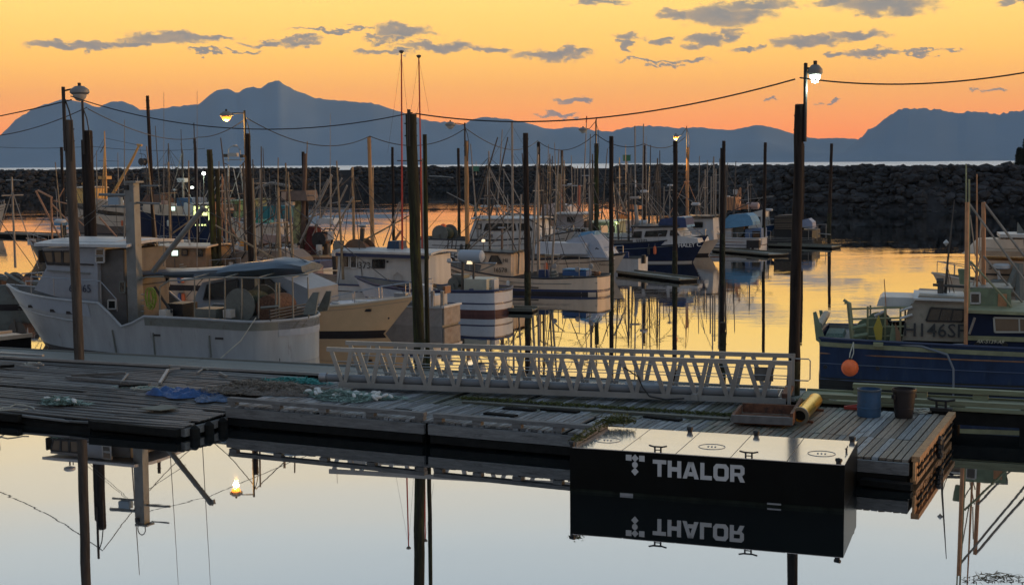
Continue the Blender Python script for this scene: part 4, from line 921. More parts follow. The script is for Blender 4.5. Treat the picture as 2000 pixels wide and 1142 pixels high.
ALLB = []
class Boat:
    def __init__(s, name, label, end, right_is_bow, L, B, ang=BA, cat='boat', group=None, pos=None):
        s.L, s.B = L, B; s.R = right_is_bow; s.cs = -1 if right_is_bow else 1
        s.ang = ang if right_is_bow else ang+math.pi
        if pos is None:
            p = P(*end, 0); o = p-Vector((math.cos(ang), math.sin(ang), 0))*L if right_is_bow else p
        else: o = pos
        s.o = o; s.e = empty(name, (o.x, o.y, 0), s.ang, label, cat, group); s.sh = None; ALLB.append(s)
        s.c, s.s_ = math.cos(s.ang), math.sin(s.ang)
    def xz(s, px, py, y=0.0):
        oo = s.o+Vector((-s.s_*y, s.c*y, 0)); return PF(px, py, oo, s.ang)
    def pt(s, px, py, y=0.0): x, z = s.xz(px, py, y); return Vector((x, y, z))
    def add(s, mb, name, mt, smooth=False, par=None): return mb.build(name, mt, par or s.e, smooth)
    # ---- hull
    def sheer(s, t): return float(np.interp(t, [a for a, b in s.sh], [b for a, b in s.sh]))
    def hb(s, t, k):
        tw = s.tw
        if t < .42: a = tw+(1-tw)*math.sin(t/.42*math.pi/2)
        else: a = max(0, 1-((t-.42)/.58)**2.5)
        if t < .38: b = (tw+(1-tw)*math.sin(t/.38*math.pi/2))*.93
        else: b = max(0, 1-((t-.38)/.62)**1.7)*.93
        rd = getattr(s, 'rnd', 0)
        q = 1-rd*max(0, 1-t/.075)**2.2 if rd else 1
        return max(.012, (b+(a-b)*k**1.25)*s.B/2*q)
    def P3(s, t, k, sd, off=0):
        z0 = -.35; sh = s.sheer(t); z = z0+(sh-z0)*k
        x = s.L*t-s.rake*(1-k)*t**4+s.trake*(1-k)*(1-t)**6
        return (x, sd*(s.hb(t, k)+off), z)
    def hull(s, sh, mt, tw=.75, rake=None, trake=0, stripes=(), bul=.5, railm=None, railr=.045, deck=DECK, name='hull'):
        if not hasattr(s, 'rnd') and s.L > 7: s.rnd = .16; s.arc = getattr(s, 'arc', .22)
        s.sh = sh; s.tw = tw; s.rake = s.L*.13 if rake is None else rake; s.trake = trake
        T = ([.01, .025, .055] if getattr(s, 'rnd', 0) else [])+[i/26 for i in range(25)]+[.955, .975, .99, 1.0]; T = sorted(set(T)); KK = [0, .2, .4, .6, .75, .88, 1]
        rows = []
        for t in T: rows.append([s.P3(t, k, 1) for k in KK[::-1]]+[s.P3(t, k, -1) for k in KK])
        mb = MB().grid(rows)
        # transom
        arc = getattr(s, 'arc', 0); cols = []
        for i in range(9):
            f_ = 1-i/4; cols.append([(s.P3(0, k, 1)[0]-arc*(1-f_*f_), s.P3(0, k, 1)[1]*f_, s.P3(0, k, 1)[2]) for k in KK])
        mb.grid(cols)
        s.add(mb, name, mt, True)
        inn = MB(); r1 = []; r2 = []; r3 = []; r4 = []
        for t in T[:-2]:
            sh_ = s.sheer(t); dz = sh_-bul; k2 = (dz+.35)/(sh_+.35)
            p = s.P3(t, 1, 1, -.05); q = s.P3(t, k2, 1, -.06)
            yy = max(.0, p[1]); yq = max(0, q[1]); xx = max(p[0], .05) if t == 0 else p[0]
            r1.append((xx, yy, sh_-.005)); r2.append((max(q[0], .05), yq, dz)); r3.append((max(q[0], .05), -yq, dz)); r4.append((xx, -yy, sh_-.005))
        inn.grid([list(x) for x in zip(r1, r2, r3, r4)]); s.add(inn, 'deck', deck)
        pts = [s.P3(t, 1, 1) for t in T]+[s.P3(t, 1, -1) for t in T[::-1][1:]]; pts = [(pts[0][0]-arc*(1-(1-i/4)**2), -pts[0][1]*(1-i/4), pts[0][2]) for i in range(8)]+pts
        s.add(MB().tube(pts, railr, 6), 'cap_rail', railm or mt, True)
        for (z0, z1, m_, rel, *tt) in stripes:
            for sd in (1, -1):
                rr = []
                for t in [q for q in T[:-1] if not tt or tt[0] <= q <= tt[1]]:
                    sh_ = s.sheer(t); za, zb = (sh_+z0, sh_+z1) if rel else (z0, z1)
                    ka, kb = max(0, (za+.35)/(sh_+.35)), min(1, (zb+.35)/(sh_+.35))
                    rr.append([s.P3(t, ka, sd, .012), s.P3(t, (ka+kb)/2, sd, .014), s.P3(t, kb, sd, .012)])
                s.add(MB().grid(rr if sd < 0 else [r_[::-1] for r_ in rr]), 'stripe', m_, True)
            ya = s.P3(0, (z1+.35)/(s.sheer(0)+.35) if not rel else .9, 1)[1]
            sh_ = s.sheer(0); za, zb = (sh_+z0, sh_+z1) if rel else (z0, z1)
            if arc: s.add(MB().grid([[(s.P3(0, 1, 1)[0]-.012-arc*(1-(1-i/4)**2), ya*(1-i/4), z) for z in (za, zb)] for i in range(9)]), 'stripe', m_); continue
            s.add(MB().box((-.012+s.trake*(1-(za+.35)/(sh_+.35)), 0, (za+zb)/2), (.02, ya*2, zb-za)), 'stripe', m_)
        return s
    # ---- superstructure: a pixel outline on the near side, carried across the beam
    def house(s, prof, w, mt, name='cabin', tumble=.06, yc=0.0):
        y = yc+s.cs*w/2; pts = [s.xz(px, py, y) for px, py in prof]
        zs = [p[1] for p in pts]; zmin, zmax = min(zs), max(zs)
        def fn(a, b, h):
            k = 1-tumble*(b-zmin)/max(.1, zmax-zmin); return (a, yc+h*w/2*k, b)
        ar = sum(pts[i][0]*pts[(i+1) % len(pts)][1]-pts[(i+1) % len(pts)][0]*pts[i][1] for i in range(len(pts)))
        if ar > 0: pts = pts[::-1]
        o = s.add(MB().prism(pts, fn, -1, 1), name, mt); return o
    def roof(s, p0, p1, w, th, mt, name='roof', over=.0):
        y = s.cs*w/2; a, b = s.xz(*p0, y), s.xz(*p1, y); pts = []
        (x0, z0), (x1, z1) = a, b; mb = MB(); n_ = 7; rows = []
        for i in range(n_):
            t_ = i/(n_-1)*2-1; cz = (1-t_*t_)*w*.035; yy = t_*w/2
            rows.append([(x0, yy, z0+cz-th*.5), (x0, yy, z0+cz+th*.5), (x1, yy, z1+cz+th*.5), (x1, yy, z1+cz-th*.5), (x0, yy, z0+cz-th*.5)])
        mb.grid(rows)
        for r_, sgn in ((rows[0], 1), (rows[-1], -1)): mb.add(r_[:4], [(0, 1, 2, 3) if sgn > 0 else (3, 2, 1, 0)])
        return s.add(mb, name, mt)
    def win(s, q, y, glass=None, fr=None, both=True, name='window', bar=0):
        # q: 4 pixel corners or (x0, y0, x1, y1) on the plane y (near side)
        if len(q) == 4 and isinstance(q[0], (int, float)): q = [(q[0], q[1]), (q[2], q[1]), (q[2], q[3]), (q[0], q[3])]
        for sg in ((1, -1) if both else (1,)):
            pts = [s.xz(px, py, s.cs*y) for px, py in q]; yy = s.cs*y*sg; nd = 1 if yy > 0 else -1
            f = MB(); n = len(pts)
            for i in range(n): a, b = pts[i], pts[(i+1) % n]; f.bar((a[0], yy+nd*.015, a[1]), (b[0], yy+nd*.015, b[1]), .05, .045, up=(0, 1, 0))
            fo = s.add(f, name, fr or BLKS)
            g = MB().prism(pts, lambda a, b, h: (a, yy+nd*h, b), .004, .022); s.add(g, 'pane', glass or GLS, par=fo)
            if bar:
                for k in range(1, bar+1):
                    t_ = k/(bar+1); a = [pts[0][i]+(pts[1][i]-pts[0][i])*t_ for i in (0, 1)]; b = [pts[3][i]+(pts[2][i]-pts[3][i])*t_ for i in (0, 1)]
                    MB().bar((a[0], yy+nd*.02, a[1]), (b[0], yy+nd*.02, b[1]), .04, .03, up=(0, 1, 0)).build('mullion', fr or BLKS, fo)
    def endwin(s, x, y0, y1, z0, z1, glass=None, face=1, fr=None):
        f = MB(); c = [(y0, z0), (y1, z0), (y1, z1), (y0, z1)]
        for i in range(4): a, b = c[i], c[(i+1) % 4]; f.bar((x+face*.015, a[0], a[1]), (x+face*.015, b[0], b[1]), .045, .045)
        fo = s.add(f, 'window', fr or BLKS); MB().box((x+face*.01, (y0+y1)/2, (z0+z1)/2), (.02, y1-y0, z1-z0)).build('pane', glass or GLS, fo)
    # ---- spars and gear, all laid out by pixel on a chosen fore-and-aft plane
    def spar(s, pts, r, mt=None, name='pole', y=0.0, n=6):
        ys = y if isinstance(y, (list, tuple)) else [y]*len(pts)
        return s.add(MB().tube([s.pt(p[0], p[1], yy) for p, yy in zip(pts, ys)], r, n), name, mt or POLE, True)
    def rig(s, pairs, r=.010, mt=None, name='stay'):
        for a, b in pairs:
            ya = a[2] if len(a) > 2 else 0; yb = b[2] if len(b) > 2 else 0
            s.add(MB().tube([s.pt(a[0], a[1], ya), s.pt(b[0], b[1], yb)], r, 4), name, mt or POLD)
    def box(s, px0, py0, px1, py1, w, mt, name, y=0.0, taper=1.0):
        a, b = s.pt(px0, py0, y), s.pt(px1, py1, y); return s.add(MB().box(((a.x+b.x)/2, y, (a.z+b.z)/2), (abs(a.x-b.x), w, abs(a.z-b.z)), taper=taper), name, mt)
    def rail(s, pix, y, h=.55, r=.014, mt=None, step=.9, both=True):
        P_ = [s.pt(px, py, s.cs*y) for px, py in pix]
        for sg in ((1, -1) if both else (1,)):
            q = [Vector((p.x, p.y*sg, p.z)) for p in P_]
            b = MB().tube(q, r, 5); s.add(b, 'handrail', mt or SM)
            L_ = abs(q[-1].x-q[0].x); n_ = max(2, int(L_/step)+1)
            for i in range(n_):
                x = q[0].x+(q[-1].x-q[0].x)*i/(n_-1); xs_ = [p.x for p in q]; od = sorted(range(len(q)), key=lambda k: xs_[k])
                z = float(np.interp(x, [xs_[k] for k in od], [q[k].z for k in od])); s.add(MB().tube([(x, q[0].y, z-h), (x, q[0].y, z)], r*.9, 5), 'stanchion', mt or SM)
    def drum(s, px, py, rpx, w, mt=None, web=None, y=0.0, name='net_drum'):
        c = s.pt(px, py, y); r_ = rpx*(s.o.y)/FPX
        d = s.add(MB().lathe((c.x, y, c.z), [(r_*.62, -w*.46), (r_*.74, -w*.2), (r_*.78, 0), (r_*.72, w*.25), (r_*.62, w*.46)], 18, 'Y'), name, web or NETG, True)
        for k in (-1, 1):
            MB().lathe((c.x, y+k*w/2, c.z), [(r_*.0, -.02), (r_, -.02), (r_, .02), (0, .02)], 22, 'Y', False).build('flange', mt or GRNG, d)
            MB().bar((c.x-r_*.2, y+k*(w/2+.06), c.z-r_*1.15), (c.x, y+k*(w/2+.06), c.z), .08, .08).build('bracket', mt or GRNG, d)
        return d
    def radar(s, px, py, y=0.0, k=1.0, mt=None):
        c = s.pt(px, py, y); s.add(MB().lathe((c.x, y, c.z), [(.16*k, -.10*k), (.30*k, -.06*k), (.31*k, .04*k), (.22*k, .10*k), (0, .11*k)], 14), 'radar_dome', mt or WHT2, True)
    def antenna(s, px, py0, py1, y=0.0, r=.012, lean=0, mt=None): s.add(MB().tube([s.pt(px, py0, y), s.pt(px+lean, py1, y)], [r*1.4, r*.6], 5), 'antenna', mt or POLE)
    def text(s, string, px, py, h_px, y, mt=None, bold=0, shear=0, align='CENTER', slope=0.0):
        x, z = s.xz(px, py, s.cs*y); size = h_px*(s.o.y)/FPX/.70
        xd = (1, 0, slope) if s.cs < 0 else (-1, 0, slope)
        yy = s.cs*(y+.012); up = (0, 0, 1) if not slope else (-slope*xd[0], 0, 1)
        return text('lettering', string, size, mt or TXT, s.e, (x, yy, z), xd, up, bold, align=align, shear=shear)
    def raft(s, px, py, wpx, y=0.0, mt=None):
        c = s.pt(px, py, y); l = wpx*(s.o.y)/FPX; s.add(MB().tube([(c.x-l/2, y, c.z), (c.x-l*.42, y, c.z), (c.x+l*.42, y, c.z), (c.x+l/2, y, c.z)], [.15, .27, .27, .15], 12), 'life_raft_canister', mt or RUBB, True)
    def floodlight(s, px, py, y=0.0, mt=None): c = s.pt(px, py, y); s.add(MB().box((c.x, y, c.z), (.22, .16, .16), taper=.7), 'floodlight', mt or WHT2)
    def clutter(s, x0, x1, z, n, seed, w=1.6, mats=None, hmax=.45):
        r2 = random.Random(seed); ms = mats or [GRNG, WHT2, BLKS, NETR, DBLU, WOOD]
        for i in range(n):
            x, y = r2.uniform(x0, x1), r2.uniform(-w/2, w/2); m_ = r2.choice(ms); k = r2.random()
            if k < .45: h_ = r2.uniform(.15, hmax); s.add(MB().box((x, y, z+h_/2), (r2.uniform(.25, .6), r2.uniform(.25, .5), h_), rz=r2.uniform(0, 1), taper=r2.uniform(.85, 1)), 'deck_box', m_)
            elif k < .7: rr = r2.uniform(.1, .22); s.add(MB().lathe((x, y, z), [(rr*.85, 0), (rr, r2.uniform(.2, hmax)), (rr*.9, r2.uniform(.2, hmax))], 12), 'bucket', m_, True)
            else:
                rr = r2.uniform(.18, .32); pts = [(x+rr*(1+.2*r2.random())*math.cos(a*.7), y+rr*math.sin(a*.7), z+.03+.015*a) for a in range(22)]; s.add(MB().tube(pts, .022, 5), 'rope_coil', r2.choice([ROPEW, ROPED, NETR]))
    def trolls(s, sets, r=.035, mt=None):                     # trolling poles: base px, top px, side
        for (a, b, ya, yb) in sets: s.add(MB().tube([s.pt(a[0], a[1], ya), s.pt(b[0], b[1], yb)], [r, r*.6], 6), 'trolling_pole', mt or POLE, True)
    def gallows(s, x, z0, z1, w, r=.04, mt=None):
        s.add(MB().tube([(x, -w/2, z0), (x, -w/2, z1-.15), (x, -w/2+.15, z1), (x, w/2-.15, z1), (x, w/2, z1-.15), (x, w/2, z0)], r, 7), 'gallows_frame', mt or POLE, True)

def tarp_bundle(b, top, bot, w, mt, name='furled_awning'):
    rows = []
    for (tp, bt) in zip(top, bot):
        a, c = b.pt(*tp, 0), b.pt(*bt, 0); zc, hh = (a.z+c.z)/2, (a.z-c.z)/2; ring = []
        for k in range(13):
            an = 2*math.pi*k/12; wob_ = 1+.12*math.sin(5*an+a.x*1.3); ring.append((a.x, math.cos(an)*w/2*wob_, zc+math.sin(an)*hh*wob_))
        rows.append(ring)
    mb = MB().grid(rows); mb.add(rows[0][:12], [tuple(range(12))]); mb.add(rows[-1][:12], [tuple(range(12))[::-1]])
    return b.add(mb, name, mt, True)

# ---------- 1. grey workboat in front, lying along the walkway
b = Boat('gillnet_boat', 'large grey-white fishing boat with grey steel mast lying along the walkway at left', None, False, 12.25, 4.2, pos=WUV(6.76, 6.7), ang=WANG)
b.rnd = .34; b.arc = .55
b.hull([(0, 1.40), (.25, 1.46), (.40, 1.47), (.415, 1.28), (.45, 1.07), (.465, 1.10), (.53, 1.86), (.8, 1.95), (.92, 2.03), (1, 2.18)], GRYH, tw=.96, rake=1.9, bul=.7, stripes=((-.30, -.03, GRNG, True, 0, .405), (-.52, -.05, mat('blue_white_sheer_band', (.31, .345, .39), .45, var=.08, dirt=(.22, .2, .18), dscale=1.6, dthr=.64), True, .56, 1)), railr=.05)
for sd in (1,):
    pts = [b.P3(t, .60+.12*t, sd, .02) for t in (.62, .7, .8, .88, .94, .985)]; b.add(MB().tube(pts, .035, 6), 'guard_rail', GRYH, True)
for t_ in (.50, .36, .18): p = b.P3(t_, .7, 1, .02); q = b.P3(t_, .15, 1, .02); b.add(MB().bar(q, p, .05, .04), 'hull_pipe', GRNG)
for t_ in (.86, .735, .66): p = b.P3(t_, .80, 1, .0); b.add(MB().box(p, (.32, .05, .10)), 'freeing_port', BLKS)
for t_ in (.35, .15): p = b.P3(t_, .66, 1, .0); b.add(MB().box(p, (.30, .05, .06)), 'freeing_port', BLKS)
b.house([(66, 566), (90, 522), (81, 484), (188, 484), (192, 604)], 2.9, mat('blue_white_cabin_paint', (.27, .30, .34), .45, var=.08, dirt=(.2, .2, .2), dscale=2, dthr=.64), tumble=.03)
b.house([(186, 488), (240, 488), (241, 560), (246, 562), (248, 640), (200, 640)], 2.5, mat('brown_grey_deckhouse', (.11, .105, .10), .6, var=.25, vscale=2, dirt=(.12, .08, .06), dscale=3, dthr=.56), name='deckhouse', tumble=.02)
b.roof((66, 478), (247, 481), 3.35, .10, WHT2); b.roof((100, 472), (225, 474), 2.5, .05, WHT2, 'roof_top')
for q in ([(85, 491), (103, 491), (106, 516), (93, 516)], [(105, 491), (121, 491), (122, 517), (108, 516)], [(124, 491), (139, 491), (139, 518), (124, 517)]): b.win(q, 1.425, GLW)
b.win((188, 486, 204, 499), 1.44, GLW, fr=WHT2); b.win((188, 500, 204, 512), 1.44, GLS, fr=WHT2)
b.win((235, 550, 245, 571), 1.26, GLS, fr=GRNG); b.win((212, 586, 227, 603), 1.26, GLS, fr=WHT)
for y_ in (-.95, 0, .95): b.endwin(b.xz(84, 505, b.cs*1.2)[0]+.02, y_-.4, y_+.4, 3.15, 3.55, GLW)
y0 = 1.47; a, c = b.pt(92, 513, y0), b.pt(183, 517, y0); b.add(MB().bar(a, c, .05, .02, up=(0, 1, 0)), 'trim_line', BLKS)
a, c = b.pt(92, 528, y0), b.pt(176, 534, y0); b.add(MB().bar(a, c, .03, .05, up=(0, 1, 0)), 'trim_line', GRNG)
b.text('60365', 157, 570, 15.5, 1.46, mat('blue_black_lettering', (.03, .04, .07), .6))
b.rail([(60, 540), (80, 541), (196, 549)], 1.75, .62, .018)
b.rail([(196, 549), (228, 585)], 1.7, .4, .018, both=False)
# steel mast, arms, hoop, boom
MST = mat('grey_mast_steel', (.20, .21, .205), .55, .3, var=.2, vscale=2, dirt=(.12, .09, .07), dscale=2.5, dthr=.6)
a, c = b.pt(263, 640, 1.2), b.pt(261, 357, 1.2)
b.add(MB().box(((a.x+c.x)/2, 1.2, (a.z+c.z)/2), (.40, .36, c.z-a.z), taper=.9), 'mast', MST)
b.add(MB().box((c.x, 1.2, c.z+.03), (.5, .45, .06)), 'mast_cap', MST); b.box(247, 362, 254, 371, .3, BLKS, 'mast_block', y=1.3)
for p0, p1, r_ in (((194, 380), (252, 381), .055), (((268, 396), (314, 398), .04)), ((200, 403), (250, 404), .04), ((275, 363), (310, 363), .03)): b.spar([p0, p1], r_, MST, 'mast_arm', 1.2)
b.box(215, 385, 236, 400, .25, mat('pale_blue_case', (.25, .34, .42), .5), 'arm_case', y=1.2)
hp = MB(); cc = b.pt(254, 345, 1.2)
for i in range(16): a0, a1 = 2*math.pi*i/16, 2*math.pi*(i+1)/16; hp.tube([(cc.x+.16*math.cos(a0), 1.2, cc.z+.2*math.sin(a0)), (cc.x+.16*math.cos(a1), 1.2, cc.z+.2*math.sin(a1))], .018, 5)
b.add(hp, 'hoop', POLD)
b.spar([(299, 530), (398, 405)], .095, MST, 'boom', .9, 10)
b.spar([(398, 405), (402, 408), (400, 414)], .07, MST, 'boom_tip', .9, 8)
b.rig([((262, 360, .1), (397, 407, .1)), ((262, 400, .1), (350, 465, .1)), ((258, 360, .1), (90, 478, -.8)), ((397, 408, .1), (600, 512, .1)), ((262, 470, .1), (240, 488, 1)), ((262, 358, .1), (30, 556, 0))], .010)
b.antenna(243, 478, 234, .3, .020); b.antenna(320, 520, 180, -.3, .012); b.antenna(385, 520, 178, -.2, .012)
b.radar(118, 432, 0, .7); b.spar([(121, 470), (119, 438)], .03, POLD, 'radar_post'); b.spar([(126, 470), (126, 445)], .02, POLD, 'radar_post', .3)
tarp_bundle(b, [(288, 528), (340, 525), (400, 522), (445, 519), (470, 513), (510, 509), (556, 503), (590, 507), (609, 513)], [(288, 538), (340, 541), (400, 543), (445, 542), (470, 541), (510, 541), (556, 538), (590, 536), (609, 532)], 1.5, mat('slate_blue_tarp', (.075, .11, .145), .35, var=.2, vscale=2, stretch=(.4, 3, 3), bump=.6, bscale=3))
AW = mat('awning_tube', (.24, .24, .21), .5, .4, var=.2)
for y_ in (1.55, -1.55): b.spar([(372, 546), (410, 542), (470, 542), (520, 543), (570, 538), (602, 536)], .028, AW, 'awning_rail', y_)
for px_ in (380, 409, 439, 472, 505, 571, 601):
    lean = (2 if px_ > 560 else 0)
    for y_ in (1.55, -1.55): b.spar([(px_+lean, 622), (px_, 541)], .024, AW, 'awning_post', y_)
for px_ in (380, 439, 505, 571): x_, z_ = b.xz(px_, 542, 1.55); b.add(MB().tube([(x_, -1.55, z_), (x_, 0, z_+.12), (x_, 1.55, z_)], .022, 5), 'awning_hoop', AW)
b.drum(492, 592, 34, 1.5, web=NETG); x_, z_ = b.xz(540, 600, 0); b.add(MB().lathe((x_, 0, z_), [(.45, -.6), (.5, 0), (.45, .6)], 16, 'Y'), 'net_pile', NETR, True)
for px_ in (539, 545): b.spar([(px_, 620), (px_, 552)], .035, AW, 'roller_post', .9)
b.spar([(510, 601), (545, 598)], .05, AW, 'roller_bar', .9)
# hanging lime line, wooden rack, buckets
lime = mat('lime_line', (.22, .32, .05), .7, var=.2); r2 = random.Random(5)
for k in range(9):
    c_ = b.pt(294+r2.uniform(-4, 4), 562, 1.3+r2.uniform(-.1, .1)); h_ = r2.uniform(.6, .78); pts = [(c_.x+math.sin(a*math.pi/8)*r2.uniform(.10, .17), c_.y, c_.z-h_/2+math.cos(a*math.pi/8)*h_/2) for a in range(17)]; b.add(MB().tube(pts, .016, 5), 'hanging_line', lime)
b.box(317, 604, 331, 622, .4, WHT, 'white_tub', y=1.2); b.box(340, 590, 372, 622, .9, BLKS, 'fish_hold_bin', y=.4); b.box(395, 600, 436, 622, .9, GRNG, 'fish_tote', y=.6); b.box(440, 604, 455, 620, .3, WHT, 'engine_part', y=1.1)
b.spar([(312, 622), (313, 560), (330, 548), (372, 546)], .03, AW, 'davit', 1.3); b.spar([(268, 548), (285, 541), (320, 540)], .03, AW, 'davit', 1.2)
b.spar([(302, 560), (318, 585), (336, 610)], .045, BLKS, 'hose', 1.1)
for k in range(4): b.spar([(276, 575+k*11), (282, 575+k*11)], .02, SM, 'ladder_rung', 1.3)
for pl_ in ([(593, 614), (600, 590), (612, 571), (624, 570), (620, 592), (617, 613)], [(618, 610), (630, 585), (638, 568), (648, 568), (645, 588), (640, 606)]):
    yv = 1.75 if pl_[0][0] < 600 else -1.75
    pts = [b.xz(*q, yv) for q in pl_]; b.add(MB().prism(pts, lambda a_, b_, h: (a_, yv+h, b_), -.04, .04), 'stern_fairlead', GRNG)
for k in range(4): b.add(MB().tube([(.15, -1.6, 1.44+.10*k), (.15, 1.6, 1.44+.10*k)], .035, 6), 'stern_roller', POLD)
b.spar([(500, 620), (470, 665), (430, 700)], .018, ROPEW, 'mooring_line', [2.0, 2.25, 2.5])
b.text('FREYA', 575, 672, 7, 1.99, mat('faint_lettering', (.20, .19, .16), .6)) if False else None

# ---------- 2. cream cruiser, bow to the right
b = Boat('motor_cruiser', 'cream-hulled motor cruiser with pale blue-white foredeck, bow pointing right beside the thickest piling', (812, 654), True, 10.6, 3.4, ang=R(-22))
b.hull([(0, .85), (.5, .98), (.8, 1.22), (1, 1.5)], mat('warm_tan_hull', (.60, .41, .23), .42, var=.06), tw=.9, rake=1.6, bul=.03, railm=mat('cream_rail', (.55, .47, .36), .5), deck=mat('blue_white_deck', (.45, .50, .56), .4, var=.08), stripes=((-.2, -.17, mat('cream_line', (.38, .29, .2), .5), True),))
b.house([(560, 622), (566, 600), (640, 598), (690, 608), (700, 618)], 1.7, MATS['blue_white_deck'], 'foredeck_trunk', tumble=.2)
b.house([(360, 620), (392, 552), (520, 528), (600, 565), (600, 600)], 2.5, mat('grey_cruiser_cabin', (.20, .22, .24), .4, var=.1), tumble=.12)
b.win([(405, 556), (465, 545), (465, 580), (398, 585)], 1.24, GLS); b.win([(472, 545), (520, 540), (560, 570), (472, 580)], 1.22, GLS)
b.roof((350, 548), (545, 524), 2.7, .08, WHT2)
for (xx_, zz_, r_) in ((8.3, 1.24, .26), (7.2, 1.14, .16), (6.8, 1.10, .1)): b.add(MB().lathe((xx_, -.1, zz_), [(r_, -.02), (r_, .03), (0, .04)], 18), 'deck_hatch', WHT, True)
b.rail([(640, 582), (700, 567), (770, 556), (800, 552)], 1.0, .45, .016); b.add(MB().box((b.L-.6, 0, 1.52), (.5, .25, .16)), 'anchor_windlass', SM)
p = b.P3(.86, .80, -1); b.add(MB().box((p[0], p[1]-.0, p[2]), (.34, .07, .10)), 'hull_vent', BLKS)
p = b.P3(.96, .55, -1); b.add(MB().lathe((p[0], p[1]-.02, p[2]), [(.04, 0), (.04, .03)], 8, 'Y'), 'bow_eye', BLKS)

# ---------- 3. white boat 40373
b = Boat('trolling_boat', 'white trolling boat whose wheelhouse side reads 40373 with two very tall red-tipped poles', (862, 594), False, 10.5, 3.4)
b.hull([(0, .9), (.5, .95), (.8, 1.2), (1, 1.6)], WHT, tw=.8, railm=NAVS)
b.house([(656, 578), (660, 494), (836, 500), (838, 580)], 2.4, WHT, tumble=.04)
b.roof((652, 491), (842, 497), 2.75, .10, WHT); a, c = b.pt(655, 497, 1.4), b.pt(838, 503, 1.4); b.add(MB().bar(a, c, .02, .14), 'roof_trim', NAVS)
b.win((664, 500, 682, 522), 1.19, GLW, fr=WHT); b.win((685, 500, 697, 523), 1.19, GLS, fr=WHT); b.win((728, 507, 751, 523), 1.19, GLS, bar=1)
b.text('40373', 704, 524, 13.0, 1.20, TXT)
b.add(MB().lathe((b.xz(757, 511, 1.2)[0], 1.2, b.xz(757, 511, 1.2)[1]), [(.05, 0), (.05, .04)], 10, 'Y'), 'porthole', BLKS)
b.box(762, 470, 789, 493, .9, mat('blue_bin', (.02, .05, .10), .6), 'flybridge_box', taper=.78); b.spar([(772, 468), (783, 451)], .06, ORGD, 'exhaust_stub')
b.spar([(705, 498), (708, 446)], .11, POLD, 'exhaust_stack'); c_ = b.pt(709, 443, 0); b.add(MB().lathe((c_.x, 0, c_.z), [(.10, -.05), (.25, .02), (.25, .08), (.1, .12)], 14), 'stack_cap', SM, True)
b.drum(703, 492, 27, .9, web=NETR, mt=mat('brown_drum', (.14, .09, .06), .7, var=.3))
b.trolls([((786, 545), (784, 106), .5, .5)], .050, REDP); b.trolls([((826, 545), (818, 112), -.4, -.4)], .050, REDP)
for (px_, py_) in ((784, 101), (818, 110)): c_ = b.pt(px_, py_, .5 if px_ < 800 else -.4); b.add(MB().lathe((c_.x, c_.y, c_.z), [(.03, -.1), (.11, -.02), (.11, .04), (0, .07)], 10), 'pole_cap', POLD, True)
b.rig([((784, 108, .5), (757, 300, 1.5)), ((784, 108, .5), (802, 280, -.3)), ((818, 114, -.4), (802, 220, 1)), ((818, 114, -.4), (838, 220, -1.5)), ((818, 200, -.4), (770, 490, 1.2))], .006)
b.spar([(826, 310), (829, 560)], .06, POLE, 'mast', 0); b.spar([(776, 314), (830, 314)], .03, POLD, 'crosstree'); b.spar([(785, 390), (760, 470)], .03, POLE, 'brace', .3); b.spar([(780, 395), (748, 480)], .025, POLE, 'brace', 0)
b.spar([(640, 470), (690, 385)], .05, POLE, 'boom', .6); b.spar([(672, 420), (656, 470)], .03, POLE, 'boom_brace', .4)
b.box(655, 470, 668, 492, .35, GRNG, 'outboard_leg', y=.6); b.box(642, 452, 650, 468, .2, WHT2, 'lamp_case', y=.8)
b.antenna(645, 500, 222, .2, .018)
b.rail([(590, 560), (650, 556)], 1.3, .5); b.clutter(1.0, 3.2, .75, 8, 31)
b.add(MB().tube([b.pt(786, 553, 1.22), b.pt(784, 538, 1.22), b.pt(776, 531, 1.22), b.pt(768, 538, 1.22), b.pt(768, 553, 1.22)], .02, 5), 'vent_loop', WHT)

# ---------- 4. small work skiff, ramp stern to the right
b = Boat('landing_skiff', 'grey skiff with a pale plywood stern and two posts, half hidden by the thickest piling', (880, 634), False, 3.8, 1.7, ang=R(-24))
b.hull([(0, .74), (.6, .76), (1, 1.0)], mat('dull_skiff_grey', (.22, .22, .21), .6, var=.2), tw=.92, rake=.7)
b.house([(815, 618), (818, 578), (846, 578), (846, 618)], 1.3, WHT2, 'console')
for px_ in (845, 864): b.spar([(px_, 600), (px_, 568)], .085, POLE, 'post', .55, 8)
b.add(MB().box((-.05, 0, .42), (.07, 1.45, .72)), 'plywood_transom', mat('stained_plywood', (.25, .21, .17), .7, var=.25, dirt=(.20, .12, .07), dscale=2, dthr=.55)); b.add(MB().box((-.06, 0, .80), (.14, 1.6, .08)), 'transom_cap', WHT)
b.box(812, 555, 838, 572, .7, WHT2, 'engine_cover'); b.add(MB().box((.3, -.3, 1.4), (.1, .5, .3)), 'bracket', WOOD)

